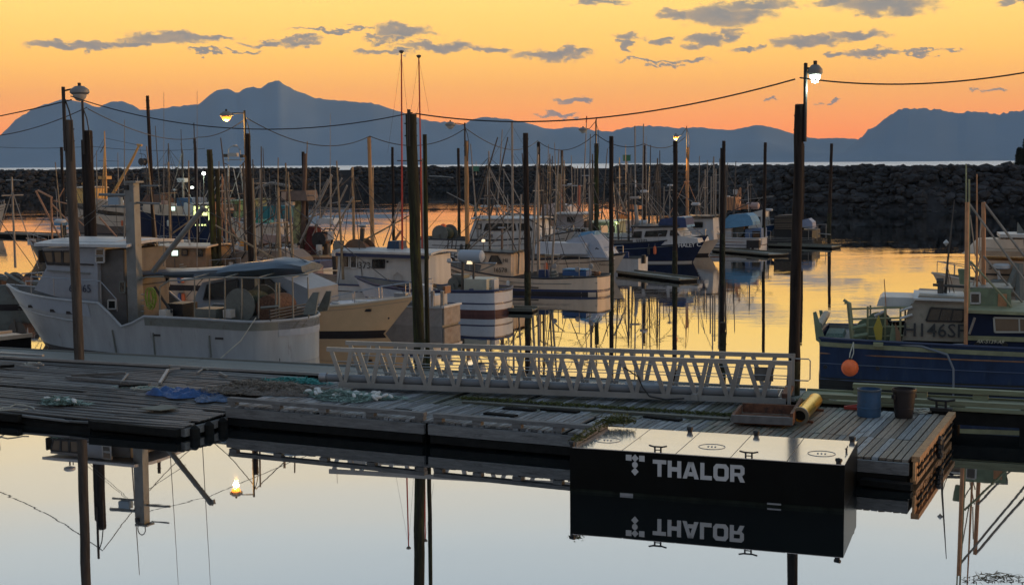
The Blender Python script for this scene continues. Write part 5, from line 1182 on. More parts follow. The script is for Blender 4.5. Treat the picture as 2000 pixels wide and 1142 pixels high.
# ---------- 5. white open boat with blue stripes
b = Boat('gillnet_skiff', 'open white work boat with dark blue stripes and a big pale bin, stern facing right', (984, 610), False, 7.4, 2.7)
b.hull([(0, 1.05), (.5, .98), (.8, 1.15), (1, 1.4)], mat('pale_blue_white', (.40, .44, .49), .45, var=.08), tw=.9, rake=.9, stripes=((-.10, 0, NAVS, True), (.44, .50, NAVS, False), (-.3, .20, ANTI, False)), railm=NAVS)
b.box(918, 542, 962, 568, 1.3, mat('pale_bin', (.42, .43, .36), .5, var=.1), 'insulated_bin'); b.box(889, 535, 912, 555, .6, GRNG, 'hauler'); b.box(962, 545, 970, 566, .5, WHT2, 'jug_rack')
b.spar([(903, 575), (904, 508)], .06, POLD, 'davit_post', .6); b.spar([(925, 560), (925, 512)], .05, POLD, 'davit_post', .6); b.spar([(934, 530), (968, 516)], .035, POLE, 'davit_arm', .5); b.spar([(875, 512), (970, 514)], .04, SM, 'davit_arm', .6)
b.raft(920, 500, 54, .6, mat('pale_blue_rubber', (.30, .36, .42), .5)); b.floodlight(878, 508, .6); b.floodlight(917, 512, .7, mat('lit_flood', (1, .9, .7), .4, emit=1.1, ecol=(1, .75, .45)))
b.clutter(.6, 5.5, .7, 9, 77, 1.7); b.drum(893, 552, 12, .8, web=NETG)
p = b.P3(.35, .6, 1); b.add(MB().box((p[0], p[1], p[2]), (.3, .06, .12)), 'hull_patch', SM)
text('lettering', 'ALERT', .20, TXT, b.e, (-.02, .1, .78), (0, -1, 0), (0, 0, 1)); text('lettering', 'KAKE', .13, TXT, b.e, (-.02, .15, .56), (0, -1, 0), (0, 0, 1))

# ---------- 6. wooden double-ender 16578
b = Boat('trolling_boat', 'wooden cream trolling boat with black stripes and number 16578, bow left, navy waterline band', (1179, 572), False, 9.7, 3.2)
b.arc = .25
b.hull([(0, .90), (.25, .78), (.5, .84), (.75, 1.12), (1, 1.62)], CRM, tw=.72, rake=1.1, stripes=((.12, .24, NAVS, False), (-.05, 0, BLKS, True)), railm=BLKS, railr=.035)
for (t0, t1, k0, k1, w_) in ((.30, .82, .58, .60, .055), (.66, .93, .62, .70, .07), (.66, 1, .80, .90, .05)):
    pts = [b.P3(t0+(t1-t0)*i/12, k0+(k1-k0)*i/12, 1, .015) for i in range(13)]; b.add(MB().tube(pts, w_*.6, 5), 'stripe', BLKS, True)
b.house([(935, 538), (946, 493), (998, 496), (998, 540)], 1.9, CRM); b.roof((934, 491), (1003, 495), 2.1, .07, BLKS)
b.win([(954, 514), (960, 500), (972, 500), (980, 514)], .96, GLS); b.win([(938, 500), (946, 500), (944, 514), (940, 514)], .96, GLS)
b.text('16578', 977, 531, 8.6, .98, TXT); b.text('HI', 987, 512, 8, .97, TXT)
b.spar([(1002, 545), (1000, 238)], .055, POLE, 'mast', 0); b.spar([(1012, 535), (1018, 380)], .05, POLE, 'mast', .2)
b.spar([(910, 493), (1000, 408)], .045, POLE, 'boom'); b.spar([(955, 480), (1000, 440)], .035, POLE, 'boom', .3); b.spar([(980, 495), (980, 446)], .045, mat('exhaust_brown', (.16, .10, .07), .6), 'exhaust_stack'); b.spar([(973, 445), (987, 445)], .05, SM, 'exhaust_cap')
c_ = b.pt(944, 470, .3); b.add(MB().lathe((c_.x, .3, c_.z), [(0, -.08), (.09, -.06), (.10, .02), (.05, .07)], 12), 'deck_lamp', mat('lit_flood', (1, 1, 1)), True); b.spar([(944, 474), (944, 492)], .02, POLD, 'lamp_post', .3)
for (px_, py_) in ((1065, 508), (1090, 508), (1131, 508), (1152, 510)): b.spar([(px_, 540), (px_, py_-8)], .02, POLE, 'stanchion', 1.2)
b.spar([(1064, 500), (1154, 498)], .018, POLE, 'handrail', 1.2); b.spar([(1075, 535), (1078, 518), (1102, 500)], .03, POLE, 'hauler_arm', 1.1)
for px_, py_ in ((1083, 520), (1128, 526), (1154, 520)): c_ = b.pt(px_, py_, 1.1); b.add(MB().lathe((c_.x, 1.1, c_.z), [(.02, -.05), (.13, -.03), (.13, .03), (.02, .05)], 10, 'Y'), 'gurdy', SM, True)
b.box(1104, 527, 1150, 538, .8, mat('blue_tote', (.03, .10, .26), .5), 'blue_tote', y=.5); b.box(1104, 524, 1150, 527, .84, LBLU, 'tote_lid', y=.5)
b.box(849, 495, 858, 506, .3, CRM, 'bitt'); b.rig([((1000, 245), (845, 505)), ((1000, 245), (1170, 530))], .007); b.clutter(.5, 3, .7, 6, 93)
b.spar([(1000, 400), (1046, 400)], .035, POLE, 'crosstree', 0)

# ---------- 7. bigger white boat with stern drum and number
b = Boat('gillnet_boat', 'white fishing boat with net drum at its left end and raked cabin windows, behind 16578', (1125, 508), True, 11.5, 3.6)
b.hull([(0, 1.38), (.5, 1.32), (.8, 1.55), (1, 2.0)], WHT, tw=.85, stripes=((-.06, 0, BLKS, True), (.25, .30, BLKS, False), (.7, .74, BLKS, False)), railm=BLKS, railr=.04)
b.house([(914, 466), (926, 430), (1040, 430), (1062, 470)], 2.7, WHT, tumble=.05); b.roof((920, 427), (1050, 428), 3.0, .09, WHT)
b.win([(950, 437), (1005, 437), (1008, 450), (945, 450)], 1.33, GLS, bar=1); b.win((930, 438, 939, 447), 1.34, CRM, fr=BLKS); b.win([(1012, 437), (1032, 437), (1040, 450), (1014, 450)], 1.33, GLS)
b.text('34758', 951, 464, 7.0, 1.35, TXT); b.drum(869, 456, 17, 1.6); c_ = b.pt(862, 443, 0); b.add(MB().lathe((c_.x, .3, c_.z), [(0, -.22), (.18, -.15), (.22, 0), (.15, .18), (0, .22)], 12), 'buoy', ORGP, True)
for px_ in (870, 878, 886): b.spar([(px_, 512), (px_+6, 468)], .03, POLD, 'ladder_rail', -1.75)
b.trolls([((926, 424), (972, 268), -.9, -1.5), ((957, 424), (992, 268), .9, 1.5)], .07, POLD)
b.spar([(952, 420), (954, 365), (985, 420)], .04, POLE, 'mast_leg', .4); b.spar([(926, 424), (955, 330), (1000, 424)], .04, POLE, 'mast_leg', 0); b.spar([(938, 388), (968, 388)], .04, POLE, 'mast_platform', 0)
b.spar([(957, 330), (1005, 420)], .04, POLE, 'mast_leg', .5); b.spar([(982, 330), (1020, 400)], .035, POLE, 'mast_leg', .8)
for px_ in (945, 971): b.radar(px_, 403, 0, .8)
b.floodlight(955, 425, 0, mat('lit_small', (1, .8, .2), .4, emit=2, ecol=(1, .8, .2))); b.rail([(925, 425), (960, 421)], 1, .2)
b.rig([((990, 268, 1.4), (1060, 470, 1)), ((972, 268, -1.4), (920, 440, -1)), ((1005, 300), (1120, 470)), ((955, 335), (1030, 420))], .010)

# ---------- 8. canopy boat with upturned skiff on its stern cover
b = Boat('cabin_cruiser', 'long cream-hulled boat under a grey-blue canvas cover with an upturned pale skiff, bow right', (1222, 541), True, 10.2, 3.3)
b.hull([(0, 1.08), (.5, 1.05), (.8, 1.16), (1, 1.36)], CRM, tw=.85, rake=1.0, stripes=((-.10, 0, BLKS, True),), railm=BLKS)
CV = mat('grey_blue_canvas', (.30, .34, .40), .7, var=.1, vscale=3, bump=.5, bscale=4)
b.house([(1092, 500), (1104, 470), (1150, 456), (1164, 470), (1178, 492), (1186, 504)], 2.4, CV, 'canvas_cover', tumble=.35); b.house([(1128, 462), (1134, 454), (1160, 452), (1160, 462)], 1.4, LBLU, 'canvas_top', tumble=.2)
b.house([(1150, 508), (1162, 480), (1180, 492), (1192, 508)], 2.2, WHT2, 'cabin', tumble=.2); b.win([(1160, 496), (1165, 484), (1174, 490), (1180, 500)], 1.02, GLS)
b.box(1068, 496, 1150, 511, 2.0, CRM, 'side_screen'); b.text('SEABROOK', 1188, 514, 4.5, .95, TXT) if False else None
e = P(1140, 520, 0); sk = Boat('upturned_skiff', 'upturned pale aluminium skiff resting on the stern of the canopy boat', None, False, 3.6, 1.4, pos=b.e.location+Vector((0, 0, 0)), ang=BA)
x_, z_ = b.xz(1150, 490, -.9); w_ = Vector((b.o.x+b.c*x_-b.s_*-.9, b.o.y+b.s_*x_+b.c*-.9, 0)); sk.o = w_; sk.e.location = (w_.x, w_.y, z_+.12); sk.e.rotation_euler = (math.pi, 0, sk.ang)
sk.hull([(0, .25), (.6, .27), (1, .33)], mat('pale_skiff_paint', (.42, .45, .48), .45, var=.08), tw=.85, rake=.5, bul=.3, railr=.02)
for k in (.9, 1.8): sk.add(MB().box((k, 0, .18), (.22, 1.25, .03)), 'thwart', WOOD)
b.text('MARIGOLD', 1185, 519, 4.2, 1.25, TXT)

# ---------- 9. little white boat stern
b = Boat('skiff', 'little white skiff with a square stern facing right, tucked under the navy bow', (1256, 530), False, 5.2, 2.1)
b.hull([(0, .84), (.5, .84), (1, 1.1)], WHT2, tw=.9, rake=.6, bul=.25, railm=BLKS, railr=.025); b.add(MB().box((-.1, .2, .75), (.2, .25, .5)), 'outboard', BLKS); b.clutter(.6, 4, .7, 6, 41, 1.2)

# ---------- 10. navy-hulled boat
b = Boat('gillnet_boat', 'white-cabined fishing boat with dark navy hull and white name lettering on its bow', (1382, 513), True, 9.6, 3.5)
b.hull([(0, 1.18), (.4, 1.22), (.7, 1.42), (1, 1.76)], NAVY, tw=.88, rake=1.2, stripes=((-.3, .10, mat('waterline_white', (.4, .4, .38), .5), False),), railm=BLKS)
b.house([(1235, 482), (1238, 446), (1316, 444), (1330, 462), (1362, 466), (1364, 474)], 2.7, WHT2, tumble=.05); b.roof((1232, 443), (1322, 443), 2.9, .08, BLKS)
b.win([(1239, 453), (1253, 452), (1252, 464), (1236, 464)], 1.32, GLS); b.win([(1262, 452), (1303, 450), (1300, 461), (1259, 462)], 1.32, GLS, bar=1); b.win([(1310, 450), (1319, 450), (1326, 459), (1309, 460)], 1.32, GLS)
b.text('33272', 1253, 474, 6.6, 1.36, TXT); b.text('HALEY C.', 1348, 482, 7.6, 1.30, TXW, slope=.06, bold=.01)
b.house([(1284, 442), (1290, 428), (1320, 424), (1338, 426), (1341, 444)], 2.0, DBLU, 'dodger', tumble=.1); b.house([(1322, 446), (1322, 424), (1336, 424), (1342, 444)], 1.9, LBLU, 'dodger_end', tumble=.05)
b.raft(1256, 438, 20, .4, WHT2); b.spar([(1241, 444), (1240, 246)], .05, POLE, 'mast', .3); b.spar([(1254, 440), (1257, 242)], .04, POLE, 'mast', -.6); b.spar([(1241, 400), (1246, 442)], .12, SM, 'mast_column')
b.box(1232, 384, 1250, 388, .5, SM, 'mast_platform'); b.radar(1258, 374, 0, .9); b.spar([(1241, 352), (1241, 366)], .05, mat('white_tube', (.7, .7, .7), .4), 'nav_light', .3); b.spar([(1200, 360), (1224, 418)], .06, POLE, 'boom', .5); b.spar([(1190, 358), (1260, 360)], .02, POLE, 'crosstree')
b.rig([((1262, 374), (1300, 436)), ((1240, 366), (1296, 430)), ((1252, 362), (1310, 425)), ((1228, 360), (1205, 445)), ((1252, 360), (1280, 440))], .018, POLE, 'brace'); b.rail([(1335, 455), (1378, 452)], .8, .3); b.rail([(1205, 462), (1236, 458)], 1.3, .4); b.clutter(.4, 2.4, 1.0, 8, 61)
b.antenna(1262, 440, 265, .5, .02)

# ---------- 11. cream bow boat behind
b = Boat('trolling_boat', 'white and cream troller with clustered masts, its bow showing right of the navy boat', (1412, 499), True, 9.5, 3.2)
b.hull([(0, 1.1), (.6, 1.15), (1, 1.55)], CRM, tw=.8, railm=WHT); b.house([(1340, 476), (1342, 428), (1392, 426), (1394, 468)], 2.3, WHT2); b.roof((1338, 424), (1396, 424), 2.6, .08, BLKS); b.win((1355, 434, 1372, 444), 1.13, GLS)
for px_, t_, y_ in ((1393, 306, .2), (1397, 330, -.3), (1405, 310, .5), (1388, 345, 0)): b.spar([(px_, 450), (px_+1, t_)], .05, POLE, 'mast', y_)
for z_ in (342, 356, 372): b.spar([(1391, z_), (1409, z_)], .025, POLE, 'crosstree')
b.spar([(1378, 345), (1366, 398)], .03, POLE, 'antenna', .3); b.rig([((1392, 366), (1358, 415)), ((1392, 388), (1368, 420)), ((1325, 382), (1352, 424)), ((1395, 310), (1340, 430))], .02, POLE, 'brace'); b.radar(1359, 399, 0, 1.1); b.spar([(1359, 404), (1359, 425)], .05, POLE, 'radar_post')
b.trolls([((1296, 430), (1297, 364), .8, .8), ((1308, 432), (1308, 360), -.5, -.5)], .05); b.radar(1309, 362, 0, .7); b.spar([(1296, 372), (1322, 372)], .03, POLE, 'crosstree'); b.rig([((1310, 365), (1290, 425)), ((1306, 375), (1330, 430))], .025, POLE, 'brace')
b.add(MB().tube([b.pt(1352, 440, .9), b.pt(1345, 436, .9)], .1, 8), 'flood_tube', mat('lit_flood', (1, 1, 1)))

# ---------- 12. light blue canopy boat with drum
b = Boat('gillnet_boat', 'white gillnet boat with light blue rounded canopy and net drum, above the short float', (1490, 486), False, 7.8, 3.3)
b.hull([(0, .85), (.5, .88), (1, 1.3)], WHT2, tw=.92, rake=.9, stripes=((.3, .36, NAVS, False), (-.05, 0, BLKS, True)))
b.house([(1414, 446), (1416, 428), (1424, 420), (1456, 417), (1464, 422), (1470, 434), (1470, 440), (1420, 446)], 2.5, LBLU, 'canopy', tumble=.12); b.house([(1416, 480), (1416, 446), (1428, 446), (1428, 480)], 2.4, WHT2, 'cabin')
b.house([(1455, 478), (1455, 448), (1486, 446), (1487, 478)], 2.0, mat('blue_cabin', (.10, .17, .30), .5), 'deckhouse'); b.win((1470, 452, 1484, 466), 1.0, GLS)
b.drum(1441, 447, 17, 1.3, web=NETR); b.rail([(1416, 455), (1488, 455)], 1.5, .7, .02, step=.8); b.box(1460, 469, 1484, 484, .6, BLKS, 'black_tub', y=1.3)

# ---------- 13. crane boat behind, orange lamplight coloured into its top gear, blue bow
b = Boat('trolling_boat', 'white-cabined boat with a light blue bow pointing right and lamplit orange gear on its roof', (1516, 478), True, 10, 3.4)
b.hull([(0, 1.0), (.6, 1.1), (1, 1.6)], mat('mid_blue_hull', (.03, .09, .22), .4), tw=.85, railm=WHT); b.house([(1462, 452), (1464, 416), (1488, 410), (1492, 450)], 2.5, WHT); b.win((1468, 424, 1485, 434), 1.2, GLS)
b.box(1420, 385, 1442, 410, 1.8, ORGD, 'lamplit_box'); b.spar([(1430, 412), (1446, 368)], .10, ORGD, 'crane_boom'); b.spar([(1446, 366), (1447, 384)], .05, ORGD, 'crane_tip'); b.box(1432, 370, 1441, 380, .1, WHT2, 'flag'); b.raft(1470, 402, 26, .4, mat('pinkish_tank', (.42, .30, .27), .5)); b.box(1448, 399, 1462, 408, .8, ORGD, 'winch')
b.spar([(1420, 394), (1510, 384)], .03, POLE, 'boom'); b.spar([(1478, 395), (1490, 384), (1512, 382)], .02, POLE, 'boom'); b.radar(1502, 410, 0, 1.0); b.spar([(1502, 414), (1502, 450)], .04, POLE, 'radar_post'); b.clutter(6.8, 9, 2.1, 5, 19)
b.radar(1421, 384, 0, .7)

# ---------- 14. work raft at the right
b = Boat('work_raft', 'dark work raft piled with pallets and a pale blue tank, right of the moored rows', (1596, 478), False, 6.5, 4.0, cat='raft')
b.add(MB().box((3.25, 0, .15), (6.5, 4, .7)), 'float_body', DARKT); 
for k in range(5): b.add(MB().box((3.0, 2.02, .1+.13*k), (6.3, .05, .06)), 'rubbing_strake', BEAM)
b.house([(1512, 470), (1512, 422), (1548, 420), (1548, 470)], 3.2, mat('dark_shed', (.03, .03, .03), .8), 'stack', tumble=0)
for k in range(8): x_, z_ = b.xz(1532, 424+k*3.2, 1.65); b.add(MB().box((x_, 1.68, z_), (1.5, .08, .05)), 'pallet_slat', PLB)
b.house([(1563, 444), (1565, 430), (1578, 427), (1586, 434), (1587, 446)], 1.6, mat('pale_blue_tank', (.22, .26, .36), .5, var=.1), 'tank', tumble=.2)
b.rail([(1563, 444), (1596, 442)], 1.9, 1.1, .03, POLE, step=.6); b.box(1548, 448, 1594, 474, 3.4, BLKS, 'bin_row'); b.spar([(1598, 456), (1622, 458)], .05, POLE, 'boom_log')

# ---------- 15. navy boat at the right edge
b = Boat('fishing_boat', 'large navy-blue fishing boat with pale green gear and numbered cabin, at the right edge', None, True, 13.5, 4.1, ang=R(-16.5), pos=Vector((0, 0, 0)))
st = P(1600, 752, 0); dirv = Vector((math.cos(R(-16.5)), math.sin(R(-16.5)), 0)); nv = Vector((-dirv.y, dirv.x, 0)); b.o = st+nv*1.85; b.e.location = b.o
GRR = mat('olive_rail', (.22, .235, .14), .6, var=.25, vscale=3, dirt=(.12, .1, .05), dscale=4, dthr=.58)
b.rnd = .05; b.arc = .1
b.hull([(0, 1.38), (.3, 1.30), (.55, 1.25), (.8, 1.6), (1, 2.3)], mat('worn_navy_hull', (.014, .032, .082), .5, spec=.3, var=.25, vscale=1.5, stretch=(2, 2, .5), dirt=(.035, .05, .07), dscale=3, dthr=.58), tw=.9, rake=1.5, bul=.12, railm=NAVS, railr=.04, stripes=((-.24, -.11, GRR, True), (-.3, .22, mat('black_bottom', (.012, .013, .012), .6), False)))
for k_ in (.55, .28):
    pts = [b.P3(i/14*.9, k_+.02, -1, .015) for i in range(15)]; b.add(MB().tube(pts, .018, 5), 'hull_seam', mat('navy_seam', (.04, .06, .12), .4), True)
for px_, py_ in ((1612, 716), (1714, 719)): x_, z_ = b.xz(px_, py_, -1.95); b.add(MB().lathe((x_, -1.98, z_), [(.06, -.02), (.06, .03)], 12, 'Y'), 'drain_hole', BLKS)
# grey-green after cabin with hand painted number
TAN = mat('tan_grey_cabin', (.23, .21, .175), .7, var=.2, vscale=2, dirt=(.13, .14, .10), dscale=2.5, dthr=.58)
b.house([(1762, 664), (1776, 600), (1796, 577), (1884, 582), (1886, 668)], 2.5, TAN, tumble=.08); b.roof((1784, 584), (1885, 588), 2.6, .05, WHT2)
b.win([(1818, 601), (1884, 605), (1880, 628), (1809, 626)], 1.2, GLS, bar=2)
b.text('H146SF', 1824, 657, 25, 1.27, mat('brushed_lettering', (.03, .035, .04), .7), bold=.005)
b.box(1764, 661, 1884, 672, 2.6, GRN, 'cabin_coaming'); 
# forward navy wheelhouse
b.house([(1886, 690), (1886, 612), (2140, 622), (2150, 690)], 3.0, NAVY, 'wheelhouse', tumble=.02)
b.roof((1884, 608), (2145, 618), 3.3, .09, GRR, 'roof'); b.house([(1886, 664), (1886, 655), (2140, 663), (2140, 672)], 3.08, GRR, 'belt_rail', tumble=0)
b.win([(1941, 620), (2040, 622), (2040, 648), (1943, 648)], 1.5, GLW, fr=mat('worn_frame', (.35, .36, .33), .5), bar=1)
b.text('AK-5139-AR', 1934, 670, 6.5, 1.52, mat('cream_lettering', (.55, .55, .45), .6), shear=.3)
for px_ in (1908, 1963): x_, z_ = b.xz(px_, 674, -1.52); b.add(MB().lathe((x_, -1.53, z_), [(.08, -.02), (.08, .03)], 12, 'Y'), 'porthole', BLKS)
b.spar([(1893, 652), (1904, 620)], .04, POLE, 'boat_hook', -1.6)
# roof clutter: box, panel coloured as if orange-lit, green shelter
b.house([(1884, 608), (1886, 570), (1905, 562), (1975, 566), (1975, 608)], 1.9, GRN, 'roof_locker', tumble=.05); b.box(1946, 568, 1962, 606, 1.95, ORGD, 'orange_lit_panel'); b.win((1895, 572, 1914, 592), .95, GLS, fr=WHT2); b.box(1886, 556, 1975, 566, 1.7, GRNG, 'locker_lid')
for k in range(6): b.box(1862+k*12, 578-k%3*4, 1872+k*12, 588, .5, [NETR, BLKS, GRNG][k % 3], 'roof_gear', y=-.4+.2*(k % 3))
b.spar([(1837, 580), (1837, 548)], .10, POLD, 'stack_post', -.3); b.spar([(1829, 548), (1843, 548)], .09, POLD, 'stack_cap', -.3); b.spar([(1822, 556), (1884, 560)], .045, POLD, 'roof_bar', -.3); b.spar([(1846, 585), (1850, 520), (1864, 390)], [.05, .035, .012], POLD, 'whip_antenna', -.2)
c_ = b.pt(1848, 474, -.2); b.add(MB().lathe((c_.x, -.2, c_.z), [(0, -.1), (.09, 0), (.0, .1)], 8), 'cone', WHT2)
b.rig([((1850, 520), (1866, 580)), ((1850, 522), (1858, 600)), ((1850, 520), (1840, 600))], .012); b.spar([(1727, 545), (1733, 640)], .015, ORGD, 'thin_pole', -1.0)
# tall poles and derrick
b.spar([(1886, 688), (1889, 395)], .055, ORGD, 'tall_pole', -1.95, 8); b.spar([(1893, 600), (1893, 350)], .03, GRR, 'tall_pole', -1.3); b.spar([(1887, 600), (1887, 320)], .025, GRR, 'tall_pole', -1.0)
b.spar([(1908, 560), (1908, 480), (1908, 340)], [.035, .035, .02], ORGD, 'tall_pole', -.6); b.spar([(1921, 600), (1921, 395)], .06, ORGD, 'derrick_post', .2, 8)
b.spar([(1893, 398), (1960, 490), (2040, 600)], .035, POLE, 'boom', -.9); b.spar([(1921, 395), (1985, 480), (2040, 550)], .04, POLE, 'boom', .2); b.spar([(1895, 510), (1960, 580), (1990, 620)], .035, GRR, 'boom', -1.1); b.spar([(1921, 500), (2005, 600)], .035, POLE, 'boom', 0)
b.rig([((1893, 510), (1920, 560)), ((1916, 430), (1912, 495)), ((1895, 420), (1905, 500)), ((1915, 500), (1895, 580)), ((1893, 600), (1915, 530))], .018, POLE, 'brace')
b.add(MB().lathe(tuple(b.pt(1882, 540, -.9)), [(.10, -.22), (.17, .22), (.15, .22)], 12), 'green_bucket', GRN, True)
# stern gear in pale green
for pl_, yv in (([(1588, 610), (1594, 608), (1604, 640), (1612, 662), (1606, 672), (1594, 664)], -1.7), ([(1600, 606), (1606, 606), (1616, 644), (1620, 664), (1608, 660)], 1.7)):
    pts = [b.xz(*q, yv) for q in pl_]; pts = pts[::-1]; b.add(MB().prism(pts, lambda a_, b_, h: (a_, yv+h, b_), -.05, .05), 'stern_fairlead', GRN)
b.add(MB().tube([(-.05, -1.65, 1.7), (-.05, 1.65, 1.7)], .12, 10), 'stern_roller', GRNG, True); b.box(1610, 645, 1655, 672, 1.9, mat('pale_green_net', (.1, .2, .1)), 'net_heap', taper=.7)
b.spar([(1650, 590), (1658, 592), (1666, 672)], .07, GRR, 'post', -1.3, 8); b.spar([(1650, 590), (1653, 586)], .08, GRR, 'post_cap', -1.3)
for z_ in (600, 620, 637, 655): b.spar([(1662, z_+3), (1776, z_)], .03, GRR, 'frame_rail', -1.2)
for px_ in (1694, 1728, 1758): b.spar([(px_, 668), (px_+1, 598)], .035, GRR, 'frame_post', -1.2)
for px_ in (1700, 1768): b.spar([(px_, 668), (px_, 596)], .03, GRR, 'frame_post', .9)
b.spar([(1694, 602), (1778, 598)], .035, GRR, 'frame_rail', .9); b.spar([(1708, 617), (1730, 607)], .05, WHT2, 'short_tube', -1.0); b.spar([(1758, 607), (1782, 599)], .04, WHT2, 'short_tube', -1.25); b.spar([(1758, 622), (1782, 614)], .04, WHT2, 'short_tube', -1.25)
b.house([(1716, 586), (1722, 580), (1790, 582), (1786, 598), (1712, 598)], 1.7, WHT2, 'hatch_cover', tumble=.05); b.drum(1715, 640, 26, 1.6, GRN, NETG); b.drum(1690, 648, 20, 1.5, GRN, NETG)
for pl_, m_, yv in (([(1712, 668), (1706, 640), (1716, 615), (1724, 640), (1722, 668)], mat('yellow_oilskin', (.35, .28, .04), .6), -1.35), ([(1736, 672), (1742, 630), (1756, 655), (1752, 672)], GRN, -1.4), ([(1750, 670), (1748, 630), (1758, 650), (1760, 672)], mat('brown_oilskin', (.2, .12, .07), .7), -1.45)):
    pts = [b.xz(*q, yv) for q in pl_]; b.add(MB().prism(pts, lambda a_, b_, h: (a_, yv+h, b_), -.06, .06), 'hanging_gear', m_)
b.spar([(1660, 642), (1692, 635)], .07, GRN, 'roller_bar', -1.3); b.spar([(1662, 658), (1695, 653)], .07, GRN, 'roller_bar', -1.3)
b.spar([(1745, 672), (1800, 676), (1850, 692), (1862, 720), (1862, 762)], .035, mat('grey_hose', (.14, .16, .19), .5), 'hose', [-1.9, -2.0, -2.12, -2.2, -2.2]); b.clutter(1.5, 4, 1.25, 7, 3, 2.4, [GRN, GRNG, BLKS, NETG])
b.box(1706, 668, 1725, 676, .3, GRR, 'rail_chock', y=-2.0); b.spar([(1884, 672), (1862, 672), (1864, 690)], .02, WHT2, 'bracket', -1.9)
# orange fender buoy hanging from the rail
q = b.pt(1660, 718, -2.35); wq = Vector((b.o.x+b.c*q.x-b.s_*q.y, b.o.y+b.s_*q.x+b.c*q.y, q.z))
r_ = 16.8*wq.y/FPX; bu = empty('fender_buoy', wq, 0, 'round orange fender buoy hanging on the side of the navy boat', 'buoy')
MB().lathe((0, 0, 0), [(r_*math.sin(a*math.pi/14), -r_*math.cos(a*math.pi/14)) for a in range(15)], 24, cap=False).build('ball', ORGP, bu, True); MB().lathe((0, 0, r_), [(.05, -.03), (.045, .05), (0, .06)], 10).build('eye', ROPED, bu, True)
tp = b.pt(1667, 668, -2.05); wt = Vector((b.o.x+b.c*tp.x-b.s_*tp.y, b.o.y+b.s_*tp.x+b.c*tp.y, tp.z))-wq
for dx_ in (-.02, .03): MB().tube([(dx_, 0, r_), (wt.x*.4+dx_*2, wt.y*.4, wt.z*.4+r_*.5), tuple(wt)], .016, 5).build('lanyard', ROPEW, bu)

# ---------- 16. cream boat behind at the right edge
b = Boat('gillnet_boat', 'cream-cabined boat with a pale skiff on its roof, behind the large navy boat', (1960, 655), False, 11, 3.7, ang=R(-16), pos=None)
p0 = PD(1908, 420, 50); b.o = Vector((p0.x+9.5*math.cos(R(-16)), p0.y+9.5*math.sin(R(-16)), 0)); b.e.location = b.o
b.hull([(0, 1.5), (.6, 1.7), (1, 2.4)], CRM, tw=.85); b.house([(1918, 575), (1920, 508), (2120, 515), (2120, 590)], 2.7, mat('warm_cream_cabin', (.50, .36, .25), .5, var=.1), tumble=.03); b.roof((1912, 494), (2130, 500), 3.0, .18, mat('tan_roof', (.36, .25, .16), .6, var=.2))
b.text('58229', 1950, 526, 11, 1.37, TXT, shear=.15); a, c = b.pt(1920, 535, 1.38), b.pt(2100, 541, 1.38); b.add(MB().bar(a, c, .06, .02, up=(0, 1, 0)), 'trim_line', BLKS)
for px_ in (1930, 1955, 1985): b.spar([(px_, 487), (px_+3, 494)], .05, POLE, 'roof_chock', .6)
b.spar([(1990, 515), (1972, 560), (1960, 580)], .16, GRNG, 'davit', 1.6); b.spar([(1990, 515), (1992, 600)], .16, GRNG, 'davit', 1.6); b.radar(1956, 520, 1.5, 1.0); b.radar(1948, 550, 1.6, .8, GRNG); b.spar([(1950, 528), (1952, 545)], .06, WHT2, 'radar_post', 1.6)
b.house([(1986, 462), (1988, 434), (2002, 455), (2060, 462)], .1, GRNG, 'fin', tumble=0); b.box(1950, 455, 2040, 462, 1.8, WHT, 'upper_roof')
for px_ in (1962, 2000): b.spar([(px_, 462), (px_, 492)], .04, POLE, 'upper_post', .8)
sk = Boat('upturned_skiff', 'upturned cream skiff on the roof of the boat behind the navy one', None, False, 2.3, 1.5, pos=Vector((0, 0, 0)), ang=R(-16)); x_, z_ = b.xz(2012, 486, .2)
sk.o = Vector((b.o.x+b.c*x_-b.s_*.2, b.o.y+b.s_*x_+b.c*.2, 0)); sk.e.location = (sk.o.x, sk.o.y, z_+.02); sk.e.rotation_euler = (math.pi, 0, sk.ang); sk.hull([(0, .12), (.6, .14), (1, .2)], CRM, tw=.8, rake=.5, bul=.3, railr=.025)
for k in (.7, 1.4): sk.add(MB().box((k, 0, .05), (.25, 1.3, .03)), 'thwart', WOOD)
# ================================================================== MORE MOORED BOATS (left and middle rows)
ORL = mat('lamplit_orange_paint', (.70, .42, .12), .5, var=.12, dirt=(.3, .2, .1), dscale=2)  # orange lamplight put into the wheelhouse colour
BRN = mat('brown_hull_paint', (.12, .085, .065), .6, var=.2, vscale=2)
# far left: orange-brown boat with a long boom
b = Boat('seine_boat', 'cream and brown seine boat, wheelhouse painted lamplit orange, slanting boom holding a power block', (305, 458), False, 10.6, 3.8)
b.hull([(0, 1.7), (.4, 1.8), (.7, 2.3), (1, 3.2)], BRN, tw=.85, stripes=((-.95, -.02, CRM, True),), railm=CRM)
b.house([(148, 396), (148, 368), (176, 368), (178, 398)], 2.4, ORL); b.roof((146, 367), (178, 367), 2.6, .1, CRM); b.house([(178, 408), (180, 388), (240, 396), (244, 416)], 2.4, CRM, 'deckhouse'); b.box(165, 378, 176, 390, .5, WHT2, 'life_ring_case', y=1.3)
b.text('ESCOR', 156, 409, 5.2, 1.9, TXT)
MO = mat('lamplit_mast', (.62, .34, .11), .55, var=.2)  # mast and boom colour holds the same orange lamplight
b.spar([(207, 400), (206, 330), (204, 256)], [.16, .11, .05], MO, 'mast'); b.spar([(199, 400), (204, 285)], .05, MO, 'mast_stay', .4); b.box(197, 344, 213, 350, .8, MO, 'crows_nest'); b.spar([(203, 285), (196, 298)], .04, POLD, 'antenna_arm'); b.spar([(192, 314), (232, 315)], .02, POLD, 'radar_bar')
